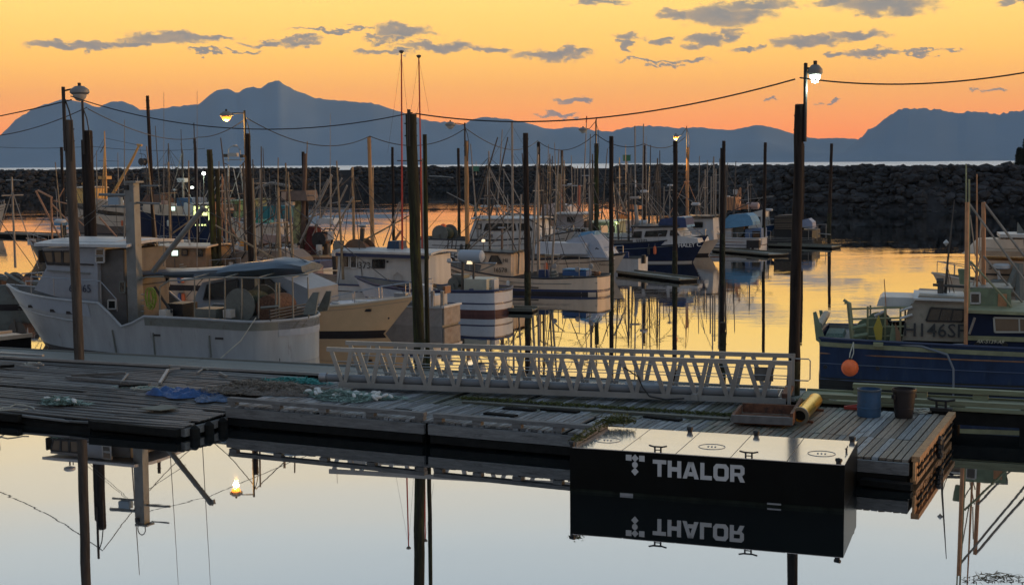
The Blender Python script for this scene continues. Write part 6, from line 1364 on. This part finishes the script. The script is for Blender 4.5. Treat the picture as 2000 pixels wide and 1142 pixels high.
b.spar([(220, 380), (255, 318), (272, 283)], [.16, .13, .10], MO, 'boom', 0, 8); b.spar([(268, 283), (277, 284)], .12, MO, 'boom_head'); b.spar([(272, 300), (283, 302), (287, 312)], .03, POLD, 'block_hanger'); b.drum(279, 316, 7, .5, POLD, BLKS, name='power_block')
b.spar([(165, 368), (160, 360), (172, 338)], .07, MO, 'short_boom', .5); b.rig([((204, 270), (150, 368)), ((272, 284), (206, 270)), ((272, 284), (300, 420))], .02); b.clutter(.6, 5, 1.3, 14, 5, 2.6)
# long blue boat with lit galley
b = Boat('seine_boat', 'long navy boat with cream deckhouse, brightly lit yellow-green galley windows and a white deck light', (428, 470), False, 9.8, 3.8)
b.hull([(0, 2.2), (.5, 2.3), (1, 3.0)], NAVY, tw=.9, rake=1.2, stripes=((-.1, .0, BLKS, True),), railm=CRM)
b.house([(277, 414), (279, 396), (356, 404), (357, 424)], 2.8, CRM); b.house([(357, 424), (358, 396), (378, 398), (378, 426)], 2.9, WHT2, 'engine_casing'); b.box(360, 386, 390, 402, 2.2, mat('blue_case', (.04, .09, .17), .5), 'blue_locker')
b.win((333, 403, 343, 412), 1.42, LITC); b.house([(377, 432), (378, 399), (418, 400), (418, 434)], 2.9, BLKS, 'galley'); b.win((378, 402, 392, 431), 1.47, LITW, bar=1); b.win((394, 402, 406, 424), 1.47, LITW); b.win((407, 402, 417, 431), 1.47, LITW)
for px_ in (383, 389, 395, 401): b.box(px_-1.5, 438, px_+1.5, 441, .05, LITW, 'deck_light', y=1.95)
b.spar([(357, 400), (357, 300), (353, 280)], [.07, .05, .03], POLD, 'mast'); b.spar([(357, 352), (359, 418)], .1, POLE, 'mast_column', .3); b.box(350, 348, 364, 356, .7, WHT2, 'radar_platform'); b.rig([((355, 300), (330, 395)), ((352, 355), (322, 395)), ((358, 356), (378, 396))], .04, POLE, 'brace')
b.box(288, 380, 330, 396, 2, NETR, 'net_heap', taper=.7); b.box(318, 392, 328, 402, .8, mat('pink_tarp', (.35, .2, .16), .7), 'bundle', y=.8); b.radar(341, 371, 0, .8); b.spar([(341, 374), (341, 396)], .05, POLE, 'radar_post'); b.spar([(275, 362), (315, 362)], .04, POLE, 'crosstree')
c_ = b.pt(398, 339, 1.2); b.spar([(398, 402), (398, 344)], .04, POLD, 'light_post', 1.2)
hl = b.add(MB().lathe((c_.x, 1.2, c_.z), [(0, -.16), (.13, -.1), (.16, 0), (.13, .1), (0, .16)], 12), 'deck_floodlight', LEDM, True)
L_ = bpy.data.lights.new('deck_light', 'POINT'); L_.energy = 160; L_.color = (.75, 1, .8); L_.shadow_soft_size = .15; lo = bpy.data.objects.new('deck_light_source', L_); COL.objects.link(lo); lo.parent = b.e; lo.location = (c_.x, 1.75, c_.z-.1)
b.floodlight(375, 366, 1.0, LEDM); b.rail([(378, 398), (416, 400)], 1.5, .3); b.clutter(.3, 2, 1.9, 5, 91)
# green-cabined boat with teal tarps
b = Boat('gillnet_boat', 'dark boat with pale green wheelhouse, silver radar arch and big teal tarpaulins', (585, 466), False, 10.5, 3.7)
b.hull([(0, 1.1), (.5, 1.2), (1, 1.7)], mat('dark_teal_hull', (.01, .03, .045), .4, var=.2), tw=.9, railm=TEAL)
b.house([(440, 424), (444, 396), (490, 392), (492, 426)], 2.6, GRN); b.roof((436, 394), (494, 391), 2.9, .1, GRN); b.win((452, 399, 464, 412), 1.28, GLW); b.win((468, 399, 484, 412), 1.28, GLS); b.box(430, 405, 440, 422, 2, TEAL, 'bow_tarp')
b.house([(500, 432), (500, 404), (545, 401), (566, 404), (566, 426)], 2.8, TEAL, 'tarp_shelter', tumble=.05)
for px_ in (512, 524, 536, 548): b.spar([(px_, 428), (px_, 403)], .03, TEAL, 'tarp_rib', 1.4)
b.house([(500, 450), (500, 428), (566, 424), (566, 450)], 2.9, DBLU, 'tarp_skirt'); b.box(540, 432, 566, 446, .6, GRNG, 'engine_box', y=1.6)
AL = mat('bright_mast', (.36, .37, .37), .45, .4)
for (x0, x1) in ((446, 446), (478, 469)): b.spar([(x0, 394), (x1, 322)], .08, AL, 'mast_leg', .3)
b.spar([(447, 392), (470, 330)], .04, AL, 'mast_brace', .3); b.spar([(468, 392), (456, 330)], .04, AL, 'mast_brace', .3); b.spar([(446, 316), (446, 292), (452, 286), (464, 286), (469, 294), (470, 316)], .05, AL, 'radar_arch', .3); b.box(447, 299, 464, 306, .4, AL, 'instrument_box', y=.3)
b.spar([(438, 312), (480, 312)], .05, AL, 'mast_arm', .3); b.box(438, 301, 443, 307, .3, POLD, 'flood_box', y=.3); b.box(470, 302, 477, 308, .3, POLD, 'flood_box', y=.3); b.radar(459, 284, .3, .7); b.spar([(436, 318), (445, 322)], .04, POLD, 'mast_arm', .3); b.spar([(470, 325), (480, 313)], .04, POLD, 'mast_arm', .3)
b.clutter(.5, 9, .9, 16, 17, 2.6)
for px_ in (420, 432, 440): b.rig([((px_, 345), (px_-25, 395))], .04, AL, 'brace')
# small pale skiff with green tarps
b = Boat('covered_skiff', 'pale skiff with bright green tarps over its bow, among the crowded boats', (560, 478), False, 5.6, 2.3)
b.hull([(0, 1.7), (.6, 1.8), (1, 2.2)], CRM, tw=.9, rake=1.0, railm=WHT2); b.house([(474, 446), (476, 433), (500, 429), (532, 436), (534, 444)], 1.9, GTRP, 'green_tarp', tumble=.3)
b.spar([(505, 450), (506, 442), (552, 442), (556, 450), (556, 462)], .05, POLE, 'frame_tube', 1.1); b.box(542, 428, 556, 441, .8, WHT2, 'outboard_cover', y=.5)
# troller amid the left group, orange lamplight put into pole and dome colours
b = Boat('trolling_boat', 'cluttered troller with lamplit-orange poles, a big orange barrel and brown nets heaped on deck', (575, 520), False, 11, 3.6)
b.hull([(0, .85), (.5, .9), (1, 1.4)], BRN, tw=.85, railm=CRM)
b.spar([(419, 510), (419, 394)], .09, ORGD, 'gallows_post', 1.2); b.spar([(423, 395), (484, 500)], .06, ORGD, 'davit_arm', 1.2); b.spar([(434, 505), (434, 350)], .05, ORGD, 'mast', .3); b.spar([(446, 500), (438, 365), (433, 340)], .045, ORGD, 'mast', -.3); b.spar([(467, 450), (468, 390)], .05, ORGD, 'post', .2)
b.spar([(415, 387), (455, 387)], .03, ORGD, 'crosstree'); b.spar([(415, 416), (455, 415)], .03, ORGD, 'crosstree', .4); b.radar(450, 409, .4, .9, mat('lamplit_dome', (.6, .35, .2), .5)); b.rig([((447, 420), (500, 470)), ((432, 470), (424, 500)), ((436, 420), (450, 498)), ((440, 350), (410, 400))], .03, ORGD, 'brace')
c_ = b.pt(482, 486, .9); b.add(MB().lathe((c_.x, .9, c_.z), [(.42, -.5), (.50, -.2), (.50, .2), (.40, .5)], 16), 'orange_barrel', mat('orange_plastic', (.72, .28, .02), .5), True)
b.spar([(417, 500), (418, 470), (424, 462), (434, 462), (440, 470), (441, 482)], .04, POLE, 'rail_hoop', 1.5)
b.add(MB().box((4.5, 0, .95), (5, 2.4, .7), taper=.7), 'net_bed', NETR)
b.house([(505, 470), (512, 458), (556, 462), (560, 472), (510, 476)], 1.4, mat('pinkish_tarp', (.33, .22, .18), .7, bump=.5, bscale=4), 'folded_tarp', tumble=.3); b.house([(505, 484), (530, 474), (570, 478), (575, 486)], 1.9, mat('weathered_sail', (.28, .26, .22), .7, bump=.5), 'boom_cover', tumble=.3)
b.clutter(.5, 10, 1.0, 46, 55, 2.9, [NETR, BRN, ORGD, WHT2, BLKS, WOOD], .6)
# camo-stained mast boat with the person
b = Boat('fishing_boat', 'rust-red cluttered fishing boat with a thick lichen-stained mast and a shirted man on deck', (700, 528), False, 10, 3.6)
b.hull([(0, .85), (.5, .9), (1, 1.35)], BRN, tw=.85, railm=WOOD)
CAM = mat('lichen_stained_mast', (.26, .27, .13), .8, var=.6, vscale=4, dirt=(.06, .05, .04), dscale=3.5, dthr=.46)
b.spar([(579, 475), (582, 385)], [.30, .20], CAM, 'mast', .3, 12); b.spar([(590, 500), (596, 300)], [.17, .10], mat('rust_brown_post', (.10, .065, .05), .8, var=.3), 'mast_post', .2, 8)
b.house([(550, 392), (552, 374), (596, 372), (600, 392)], 1.4, mat('brown_house', (.15, .11, .09), .7, var=.25), 'crows_nest'); b.box(559, 394, 574, 401, .3, CRM, 'name_board', y=.9); b.box(551, 375, 560, 390, .2, mat('reflector', (.35, .28, .24), .3, .5), 'searchlight', y=.8)
b.spar([(574, 500), (648, 342)], .075, POLE, 'boom', .8); b.spar([(600, 470), (668, 348)], .05, POLE, 'boom', 0); b.spar([(646, 440), (646, 340)], .05, POLE, 'mast', -.3); b.spar([(660, 400), (678, 362)], .06, POLE, 'boom', -.3); b.spar([(500, 368), (530, 357), (566, 364)], .09, POLE, 'outrigger', -1.0)
for (p0, p1) in (((620, 405), (682, 408)), ((600, 382), (614, 382)), ((604, 420), (640, 350)), ((625, 440), (625, 330)), ((640, 398), (660, 395)), ((610, 460), (640, 400)), ((636, 470), (655, 418))): b.spar([p0, p1], .035, POLE, 'rigging_pipe', .5)
b.spar([(620, 462), (636, 446), (650, 448), (656, 462)], .04, BLKS, 'hose', 1.2); b.house([(618, 437), (622, 426), (648, 427), (652, 438)], 1.2, WHT2, 'upper_roof'); b.house([(592, 500), (600, 442), (612, 445), (616, 500)], 1.0, mat('dark_red_net', (.09, .015, .015), .9, var=.5, vscale=8, bump=1), 'hanging_net', tumble=.2)
b.house([(572, 512), (576, 498), (622, 500), (630, 512)], 2.3, mat('tan_cabin', (.42, .27, .13), .6, var=.2), 'cabin'); b.clutter(.5, 9, .95, 34, 56, 2.8, [NETR, BRN, BLKS, WHT2, POLD], .7); b.drum(630, 468, 16, .9, BLKS, NETR)
# the person: one continuous skinned figure
def person(loc, rz, label, h=1.75, shirt=None, seed=0):
    me = bpy.data.meshes.new('p'); Vv = [(0, 0, .95), (0, 0, 1.12), (0, .01, 1.32), (0, 0, 1.46), (0, .02, 1.55), (0, .04, 1.66), (0, .03, 1.76)]; Ee = [(0, 1), (1, 2), (2, 3), (3, 4), (4, 5), (5, 6)]; Rr = [.15, .135, .165, .10, .055, .085, .06]
    for sg in (-1, 1):
        n = len(Vv); Vv += [(.19*sg, 0, 1.43), (.25*sg, .05, 1.15), (.17*sg, .26, 1.02), (.13*sg, .34, 1.02)]; Rr += [.065, .048, .036, .035]; Ee += [(3, n), (n, n+1), (n+1, n+2), (n+2, n+3)]
        n = len(Vv); Vv += [(.10*sg, 0, .88), (.11*sg, .03, .48), (.11*sg, 0, .08), (.12*sg, .14, .04)]; Rr += [.095, .065, .045, .04]; Ee += [(0, n), (n, n+1), (n+1, n+2), (n+2, n+3)]
    me.from_pydata(Vv, Ee, []); o = bpy.data.objects.new('p', me); COL.objects.link(o); o.modifiers.new('s', 'SKIN'); me.skin_vertices[0]
    for i, r_ in enumerate(Rr): me.skin_vertices[0].data[i].radius = (r_, r_*.8)
    me.skin_vertices[0].data[0].use_root = True; sb = o.modifiers.new('b', 'SUBSURF'); sb.levels = 1; sb.render_levels = 1
    dg = bpy.context.evaluated_depsgraph_get(); dg.update(); m2 = bpy.data.meshes.new_from_object(o.evaluated_get(dg)); bpy.data.objects.remove(o)
    sk, sh, tr = mat('skin', (.42, .26, .19), .6), shirt or mat('salmon_shirt', (.62, .36, .27), .8), mat('dark_trousers', (.03, .03, .04), .8)
    m2.materials.clear(); [m2.materials.append(x) for x in (sk, sh, tr)]
    for p in m2.polygons:
        z = p.center.z; x = abs(p.center.x); p.use_smooth = True
        p.material_index = 2 if z < 1.0 and x < .16 and p.center.y < .2 else (1 if z < 1.50 and not (z < 1.12 and x > .1 and p.center.y > .1) else 0)
    root = empty('person', loc, rz, label, 'person'); bo = bpy.data.objects.new('body', m2); COL.objects.link(bo); bo.parent = root
    MB().lathe((0, .02, 1.70), [(.10, -.03), (.115, .03), (.09, .10), (0, .13)], 12).build('hair', mat('dark_hair', (.02, .015, .012), .8), root, True)
    return root
q = b.pt(583, 502, 1.2); wq = Vector((b.o.x+b.c*q.x-b.s_*q.y, b.o.y+b.s_*q.x+b.c*q.y, 1.10)); zt = HC-(472-320)*wq.y/FPX
person(Vector((wq.x, wq.y, zt-1.80)), R(-70), 'man in a salmon-pink shirt bending over work on the rust-red boat')
# boats just behind the grey boat
b = Boat('cabin_boat', 'tan-sided cabin boat with a pale lit window, behind the mast of the grey boat', (470, 560), False, 9.5, 3.2)
b.hull([(0, 1.0), (.6, 1.05), (1, 1.4)], CRM, tw=.88); b.house([(283, 520), (284, 484), (318, 482), (320, 520)], 2.3, CRM, 'fore_cabin'); b.house([(318, 524), (320, 484), (400, 484), (402, 524)], 2.4, mat('wood_brown_cabin', (.22, .14, .08), .6, var=.25), 'cabin'); b.roof((300, 482), (405, 483), 2.8, .08, CRM)
b.win((335, 488, 349, 500), 1.21, LITC); b.win((356, 488, 366, 498), 1.21, GLW); b.win((386, 488, 396, 500), 1.21, GLS); b.rail([(410, 508), (470, 504)], 1.3, .5); b.spar([(372, 506), (370, 468)], .05, WHT2, 'post', 1.0); b.clutter(.5, 4, .9, 16, 8, 2.4, [WOOD, BRN, ORGD, WHT2])
# stacked wooden rack seen under the awning
for k in range(6): b.box(322, 548+k*9, 396, 551+k*9, .25, WOOD, 'rack_slat', y=-1.0)
b.spar([(345, 552), (338, 600)], .05, ORGD, 'rack_post', -.8); b.spar([(388, 560), (345, 600)], .04, ORGD, 'rack_brace', -.8)
b = Boat('canvas_topped_boat', 'boat under a bronze-brown ribbed canvas top, just above the blue furled awning', (640, 560), False, 9.5, 3.1)
b.hull([(0, 1.0), (.6, 1.05), (1, 1.4)], WHT, tw=.88); CB = mat('bronze_canvas', (.16, .13, .10), .6, var=.2, vscale=3)
b.house([(432, 520), (440, 502), (470, 493), (520, 489), (546, 491), (562, 506), (566, 520)], 2.6, CB, 'canvas_top', tumble=.2)
for px_ in (455, 480, 505, 530): b.spar([(px_-8, 505), (px_, 491)], .03, BLKS, 'canvas_seam', 1.2)
b.spar([(440, 502), (468, 492), (520, 486), (552, 489)], .025, POLE, 'top_rail', 1.3); b.add(MB().lathe(tuple(b.pt(556, 485, .5)), [(0, -.12), (.16, -.08), (.2, 0), (.1, .08)], 10), 'horn', WHT2, True)
b.box(612, 508, 640, 530, 1.6, DBLU, 'blue_cover'); b.box(610, 520, 626, 535, .6, mat('pinkish_box', (.32, .22, .2), .6), 'pink_box', y=1.3)
b.spar([(656, 540), (654, 500)], .16, BLKS, 'stack', .6, 8); b.spar([(652, 500), (652, 488)], .1, WHT2, 'stack_top', .6)
b.box(624, 535, 650, 552, 1.2, GTRP, 'green_box'); b.clutter(.3, 4, .95, 16, 23, 2.2, [GRNG, DBLU, BLKS, NETG])
# far-left bits
b = Boat('cruiser', 'pale curved bow of a boat poking in at the left margin, beyond the brown float', (13, 450), True, 8, 2.8)
b.hull([(0, 1.8), (.6, 2.0), (1, 2.7)], CRM, tw=.9, stripes=((-.3, -.25, BLKS, True), (-.6, -.55, BLKS, True))); b.rail([(-40, 402), (10, 400)], 1.0, .3)
q_ = P(6, 452, 0)
b = Boat('gillnet_boat', 'dark boat with two round net drums behind the bow of the grey boat, far left', (96, 600), True, 9, 3.2)
b.hull([(0, .85), (.6, .9), (1, 1.2)], GRNG, tw=.9, rake=.9, railm=GRNG); b.drum(16, 560, 27, 1.0, GRNG, NETR, y=.6); b.drum(45, 556, 21, 1.0, mat('brown_flange', (.09, .075, .06), .7), NETR, y=-.6); b.spar([(10, 533), (50, 556)], .07, GRNG, 'drum_arm', -1.2)
b.rail([(50, 549), (80, 548)], 1.3, .5, .03); b.clutter(3, 7.5, .8, 14, 88, 2.4)
for k in range(5): b.add(MB().tube([b.P3(.1+.04*k, .3+.12*k, -1, .02), b.P3(.9, .3+.12*k, -1, .02)], .03, 5), 'guard_rail', GRNG)
# troller behind the wheelhouse, orange lamplight painted on its poles
b = Boat('trolling_boat', 'dark troller with splayed lamplit-orange poles and a blue-white crate, behind the grey wheelhouse', (265, 510), False, 9.5, 3.3)
b.hull([(0, .85), (.6, .95), (1, 1.45)], BLKS, tw=.85, railm=WOOD); b.house([(130, 500), (132, 470), (200, 470), (200, 500)], 2.0, BRN)
for p0, p1, r_ in (((70, 373), (118, 466), .07), ((74, 372), (102, 386), .07), ((100, 384), (102, 475), .07), ((101, 398), (150, 450), .055), ((172, 400), (178, 470), .06), ((110, 395), (125, 368), .04), ((150, 428), (186, 460), .05), ((194, 424), (238, 474), .06), ((105, 392), (140, 400), .05), ((176, 402), (184, 420), .05), ((150, 435), (158, 470), .04)): b.spar([p0, p1], r_, ORGD, 'trolling_pole', .4 if p0[0] % 2 else -.4)
b.box(110, 431, 127, 440, .5, LBLU, 'blue_crate', y=.4); b.spar([(120, 440), (122, 470)], .05, POLD, 'crate_post', .4); b.clutter(2, 9, 1.0, 14, 89, 2.2)

# ---- middle back row
b = Boat('trolling_boat', 'white troller behind the canopy boat with thick lichen-brown and reddish masts', (1200, 470), False, 10.5, 3.6)
b.hull([(0, 1.05), (.6, 1.15), (1, 1.6)], WHT, tw=.85); b.house([(1085, 445), (1088, 420), (1138, 419), (1140, 448)], 2.5, mat('pinkish_white', (.42, .37, .36), .5, var=.1)); b.roof((1083, 418), (1155, 418), 3.0, .1, WHT); b.win((1108, 424, 1122, 433), 1.26, GLS, bar=1)
TB = mat('tan_lichen_mast', (.27, .20, .12), .8, var=.4, vscale=3); RB = mat('faded_red_mast', (.36, .12, .08), .6, var=.35, vscale=4)
b.spar([(1088, 440), (1093, 340)], [.19, .13], TB, 'mast', .4, 8); b.spar([(1096, 440), (1096, 345)], .10, RB, 'mast', -.2, 8); b.spar([(1130, 440), (1131, 362)], .12, RB, 'mast', .3, 8); b.spar([(1097, 362), (1137, 363)], .05, WHT2, 'crosstree', .2); b.radar(1113, 360, .2, .7)
for px_, y0_, y1_ in ((1122, 326, 380), (1127, 324, 400), (1134, 326, 420), (1142, 345, 430), (1085, 350, 460), (1102, 330, 400)): b.spar([(px_, y1_), (px_+1, y0_)], .035, POLE, 'whip', -.3)
b.trolls([((1137, 430), (1146, 228), .8, 1.3), ((1163, 430), (1165, 230), -.8, -1.2)], .06); b.spar([(1145, 240), (1146, 227)], .05, REDP, 'pole_tip', 1.3); b.spar([(1164, 245), (1165, 229)], .05, REDP, 'pole_tip', -1.2)
b.spar([(1137, 343), (1160, 343)], .04, WHT2, 'crosstree'); b.rig([((1146, 350), (1125, 420)), ((1158, 352), (1130, 400)), ((1120, 378), (1105, 405)), ((1076, 325), (1112, 390)), ((1140, 380), (1155, 378)), ((1150, 345), (1150, 425))], .035, POLE, 'brace')
b.spar([(1118, 412), (1120, 403), (1128, 400), (1134, 408)], .04, mat('pink_tube', (.4, .26, .22), .6), 'hoop', .8); b.clutter(.5, 9, 1.1, 34, 37, 2.8, [WHT2, BRN, NETR, ORGD, GRNG, mat('faded_pink', (.36, .2, .17), .7)], .8)
b.rig([((1080, 450), (1110, 400)), ((1075, 440), (1090, 470)), ((1100, 440), (1120, 470)), ((1120, 440), (1105, 465))], .04, POLE, 'brace')
b = Boat('cabin_boat', 'pinkish-white topped boat left of the lichen-brown mast, in the back row', (1150, 448), False, 9, 3.2)
b.hull([(0, 1.1), (.6, 1.2), (1, 1.6)], BLKS, tw=.85, railm=WHT); b.house([(1056, 420), (1058, 400), (1080, 397), (1108, 403), (1112, 420)], 2.4, mat('pinkish_white', (.4, .4, .4))); b.house([(1056, 428), (1056, 418), (1112, 418), (1112, 428)], 2.5, BLKS, 'window_band')
b = Boat('cabin_boat', 'boat with a wheelhouse frame coloured as green-lit, left of the navy-hulled boat', (1240, 478), False, 8.5, 3.2)
b.hull([(0, .95), (.6, 1.0), (1, 1.45)], WHT2, tw=.88); b.house([(1158, 470), (1160, 436), (1204, 434), (1206, 470)], 2.3, mat('green_lit_cabin', (.28, .33, .24), .5)); b.roof((1152, 434), (1210, 433), 2.8, .10, mat('lit_yellow_roof', (.62, .64, .45), .5))  # lit green glow is coloured into cabin, roof and window frames
b.win((1173, 440, 1188, 456), 1.14, mat('lit_interior', (.4, .25, .12), .5, emit=.35, ecol=(1, .55, .3)), fr=mat('lit_frame', (.62, .66, .5), .5)); b.win((1192, 440, 1202, 456), 1.14, GLS, fr=MATS['lit_frame']); b.win((1162, 440, 1170, 456), 1.14, LITW, fr=MATS['lit_frame'])
b.clutter(.5, 6, .8, 18, 71, 2.4, [WHT2, GRN, BLKS]); b.rail([(1160, 470), (1235, 468)], 1.5, .5, .025)
c_ = b.pt(1206, 437, 1.5); L_ = bpy.data.lights.new('cabin_light', 'POINT'); L_.energy = 14; L_.color = (.85, 1, .6); L_.shadow_soft_size = .1; lo = bpy.data.objects.new('cabin_light_source', L_); COL.objects.link(lo); lo.parent = b.e; lo.location = (c_.x, 1.9, c_.z); b.floodlight(1206, 436, 1.5, LITW)
b = Boat('gillnet_boat', 'boat with an orange-lit gear heap on its roof behind the navy boat', (1300, 462), False, 8.5, 3.2)
b.hull([(0, 1.05), (.6, 1.1), (1, 1.5)], WHT, tw=.88); b.house([(1204, 446), (1206, 430), (1250, 430), (1252, 448)], 2.4, mat('pinkish_white', (.4, .4, .4))); b.house([(1203, 432), (1206, 420), (1216, 417), (1228, 424), (1232, 434)], 1.8, mat('orange_lit_tarp_heap', (.42, .19, .05), .7, var=.4, vscale=4, bump=.8, bscale=6), 'gear_heap', tumble=.3); b.clutter(2, 6, 2.4, 10, 72, 2.0, [ORGD, NETR, WOOD]); b.clutter(.5, 8, 1.0, 12, 73, 2.6)  # orange lamplight is part of the heap colour
b.house([(1345, 440), (1346, 414), (1364, 414), (1366, 440)], .1, WOOD, 'rack') if False else None

# ---- small floats between the boats
def float_(label, pa, pb, w, mt=PLB, z=.28, name='mooring_float', boards=True):
    a, c = P(*pa, z), P(*pb, z); L = (c-a).length; e = empty(name, (a.x, a.y, 0), math.atan2((c-a).y, (c-a).x), label, 'float', 'floats between the moored boats')
    MB().box((L/2, w/2, z-.2), (L, w-.1, .3)).build('float_body', DARKT, e)
    n_ = max(2, int(L/2.4)); 
    for r_ in range(5):
        for k in range(n_): MB().box((L*(k+.5)/n_, w*(r_+.5)/5, z-.02+rng.uniform(-.01, .01)), (L/n_-.03, w/5-.02, .05)).build('board', mt, e)
    for y_ in (-.02, w+.02): MB().box((L/2, y_, z+.02), (L, .08, .14)).build('edge_beam', mt, e)
float_('brown mooring float at far left in front of the seine boat', (-30, 455), (262, 466), 2.2, PLB)
float_('narrow grey mooring float behind the canopy boat, ending at the dark piling', (1205, 531), (1328, 546), 1.2, PLW, .16)
float_('low dark mooring float under the net-drum boat', (1390, 487), (1502, 497), 1.6, PLW, .16)
float_('brown slatted float below the grey boat bow at the far left margin', (-60, 668), (62, 655), 1.4, CRM, .35)
float_('dark mooring float with brown boards right of the drum boat', (1500, 478), (1625, 482), 1.6, PLW, .16)
p = P(993, 607, 0); e = empty('mooring_buoy', (p.x, p.y, .12), 0, 'round tan mooring buoy floating right of the blue-striped boat', 'buoy'); MB().lathe((0, 0, 0), [(.25*math.sin(a*math.pi/10), -.25*math.cos(a*math.pi/10)) for a in range(11)], 18, cap=False).build('ball', mat('tan_buoy', (.30, .25, .17), .6, var=.15), e, True); MB().lathe((0, 0, .25), [(.05, -.02), (.04, .06), (0, .07)], 8).build('eye', BLKS, e)
float_('narrow float right of boat 16578 with mooring lines', (940, 604), (1040, 606), 1.0, PLW, .12)

# ---- boot stripes, bow rails, fenders, whips and stays on the moored boats
FEN = [mat('white_fender', (.45, .45, .42), .5), mat('orange_fender', (.6, .14, .05), .5), mat('black_fender', (.03, .03, .03), .5), mat('blue_fender', (.05, .10, .25), .5)]
BOOT = mat('dark_bottom_paint', (.018, .012, .012), .6, var=.3)
for i_, b in enumerate(ALLB):
    if not b.sh or 'skiff' in b.e.name or b.L < 7 or 'raft' in b.e.name: continue
    r2 = random.Random(i_*17+3)
    for sd in (1, -1):
        rr = []
        for t in [k/20 for k in range(20)]+[.975, .99]:
            sh_ = b.sheer(t); ka, kb = .02, (.15+.35)/(sh_+.35); rr.append([b.P3(t, ka, sd, .008), b.P3(t, (ka+kb)/2, sd, .009), b.P3(t, kb, sd, .008)])
        b.add(MB().grid(rr if sd < 0 else [r_[::-1] for r_ in rr]), 'boot_stripe', BOOT, True)
    for sd in (1, -1):
        q = [b.P3(t, .74+.06*t, sd, .015) for t in (0, .15, .3, .45, .6, .72, .82, .9, .96)]; b.add(MB().tube(q, .022, 5), 'rub_strake', r2.choice([BLKS, WOOD, POLD, GRNG]), True) if i_ > 1 else None
    if i_ in (0,) or b.o.y < 45 and i_ > 12: continue
    if i_ not in (1,):
        for sd in (1, -1):
            q = [Vector(b.P3(t, 1, sd, -.08))+Vector((0, 0, .45)) for t in (.70, .78, .86, .93, .985)]; b.add(MB().tube(q, .016, 5), 'bow_rail', SM)
            for p in q: b.add(MB().tube([p-Vector((0, 0, .45)), p], .013, 5), 'stanchion', SM)
    for k in range(r2.randint(1, 3)):
        t = r2.uniform(.15, .75); p = Vector(b.P3(t, .82, b.cs, .10)); fm = r2.choice(FEN)
        f = b.add(MB().lathe((p.x, p.y, p.z-.25), [(0, -.28), (.09, -.22), (.11, 0), (.09, .22), (.03, .28)], 9), 'fender', fm, True); MB().tube([(p.x, p.y, p.z), (p.x, p.y-b.cs*.1, b.sheer(t))], .008, 4).build('lanyard', ROPEW, f)
    for k in range(r2.randint(1, 2)):
        x, y = b.L*r2.uniform(.15, .8), r2.uniform(-.9, .9); z0 = b.sheer(.5)+1.2; h_ = r2.uniform(2.2, 4.2); b.add(MB().tube([(x, y, z0), (x+r2.uniform(-.15, .15), y, z0+h_)], [.028, .014], 4), 'whip_antenna', r2.choice([POLE, WHT2, POLD]))
    if b.o.y > 60 and i_ % 2:
        x = b.L*r2.uniform(.6, .8); z0 = b.sheer(.7)+.8; h_ = r2.uniform(3.0, 4.6); m_ = r2.choice([POLE, POLD, ORGD]); b.add(MB().tube([(x, .2, z0), (x, .2, z0+h_)], [.06, .04], 6), 'mast', m_, True); b.add(MB().tube([(x, -.5, z0+h_*.8), (x, .9, z0+h_*.8)], .03, 5), 'spreader', m_)
        for dx_ in (-1.6, 1.4): b.add(MB().tube([(x, .2, z0+h_*.85), (x+dx_, .2, z0)], .028, 4), 'mast_brace', m_)
    # a light mast with shrouds, spreader and boom
    if 55 < b.o.y:
        x = b.L*r2.uniform(.35, .55); h_ = r2.uniform(4.2, 6.3); m_ = r2.choice([POLE, POLE, TB, POLD]); z0 = b.sheer(.5)
        b.add(MB().tube([(x, 0, z0), (x, 0, z0+h_)], [.085, .05], 7), 'mast', m_, True)
        zt = z0+h_*.93; b.add(MB().tube([(x, -.7, z0+h_*.7), (x, .7, z0+h_*.7)], .025, 5), 'spreader', m_)
        for (xx, yy, zz) in ((x, b.B*.45, z0), (x, -b.B*.45, z0), (b.L*.97, 0, b.sheer(1)), (.2, 0, b.sheer(0)+.3), (x-1.2, b.B*.4, z0), (x-1.2, -b.B*.4, z0)): b.add(MB().tube([(x, 0, zt), (xx, yy, zz)], .020, 3), 'stay', POLD)
        b.add(MB().tube([(x, 0, z0+1.7), (x-b.L*.28, 0, z0+2.5+r2.random())], [.05, .03], 6), 'boom', m_); b.add(MB().tube([(x, 0, zt), (x-b.L*.28, 0, z0+2.9)], .009, 3), 'topping_lift', POLD)
        for k in range(2):
            sg = (-1, 1)[k]; b.add(MB().tube([(x-.2, sg*b.B*.42, z0+.2), (x-.2+r2.uniform(-.5, .5), sg*(b.B*.42+.35), z0+h_*r2.uniform(1.0, 1.25))], [.065, .03], 6), 'trolling_pole', m_)
# mooring lines from the big boats

strands((1942, 1128), (.8, .3), 0, 130, mat('floating_weed', (.10, .075, .03), .8, var=.4), 'brown weed floating at the bottom right corner', 41, .005, .012, .12, z0=.0)
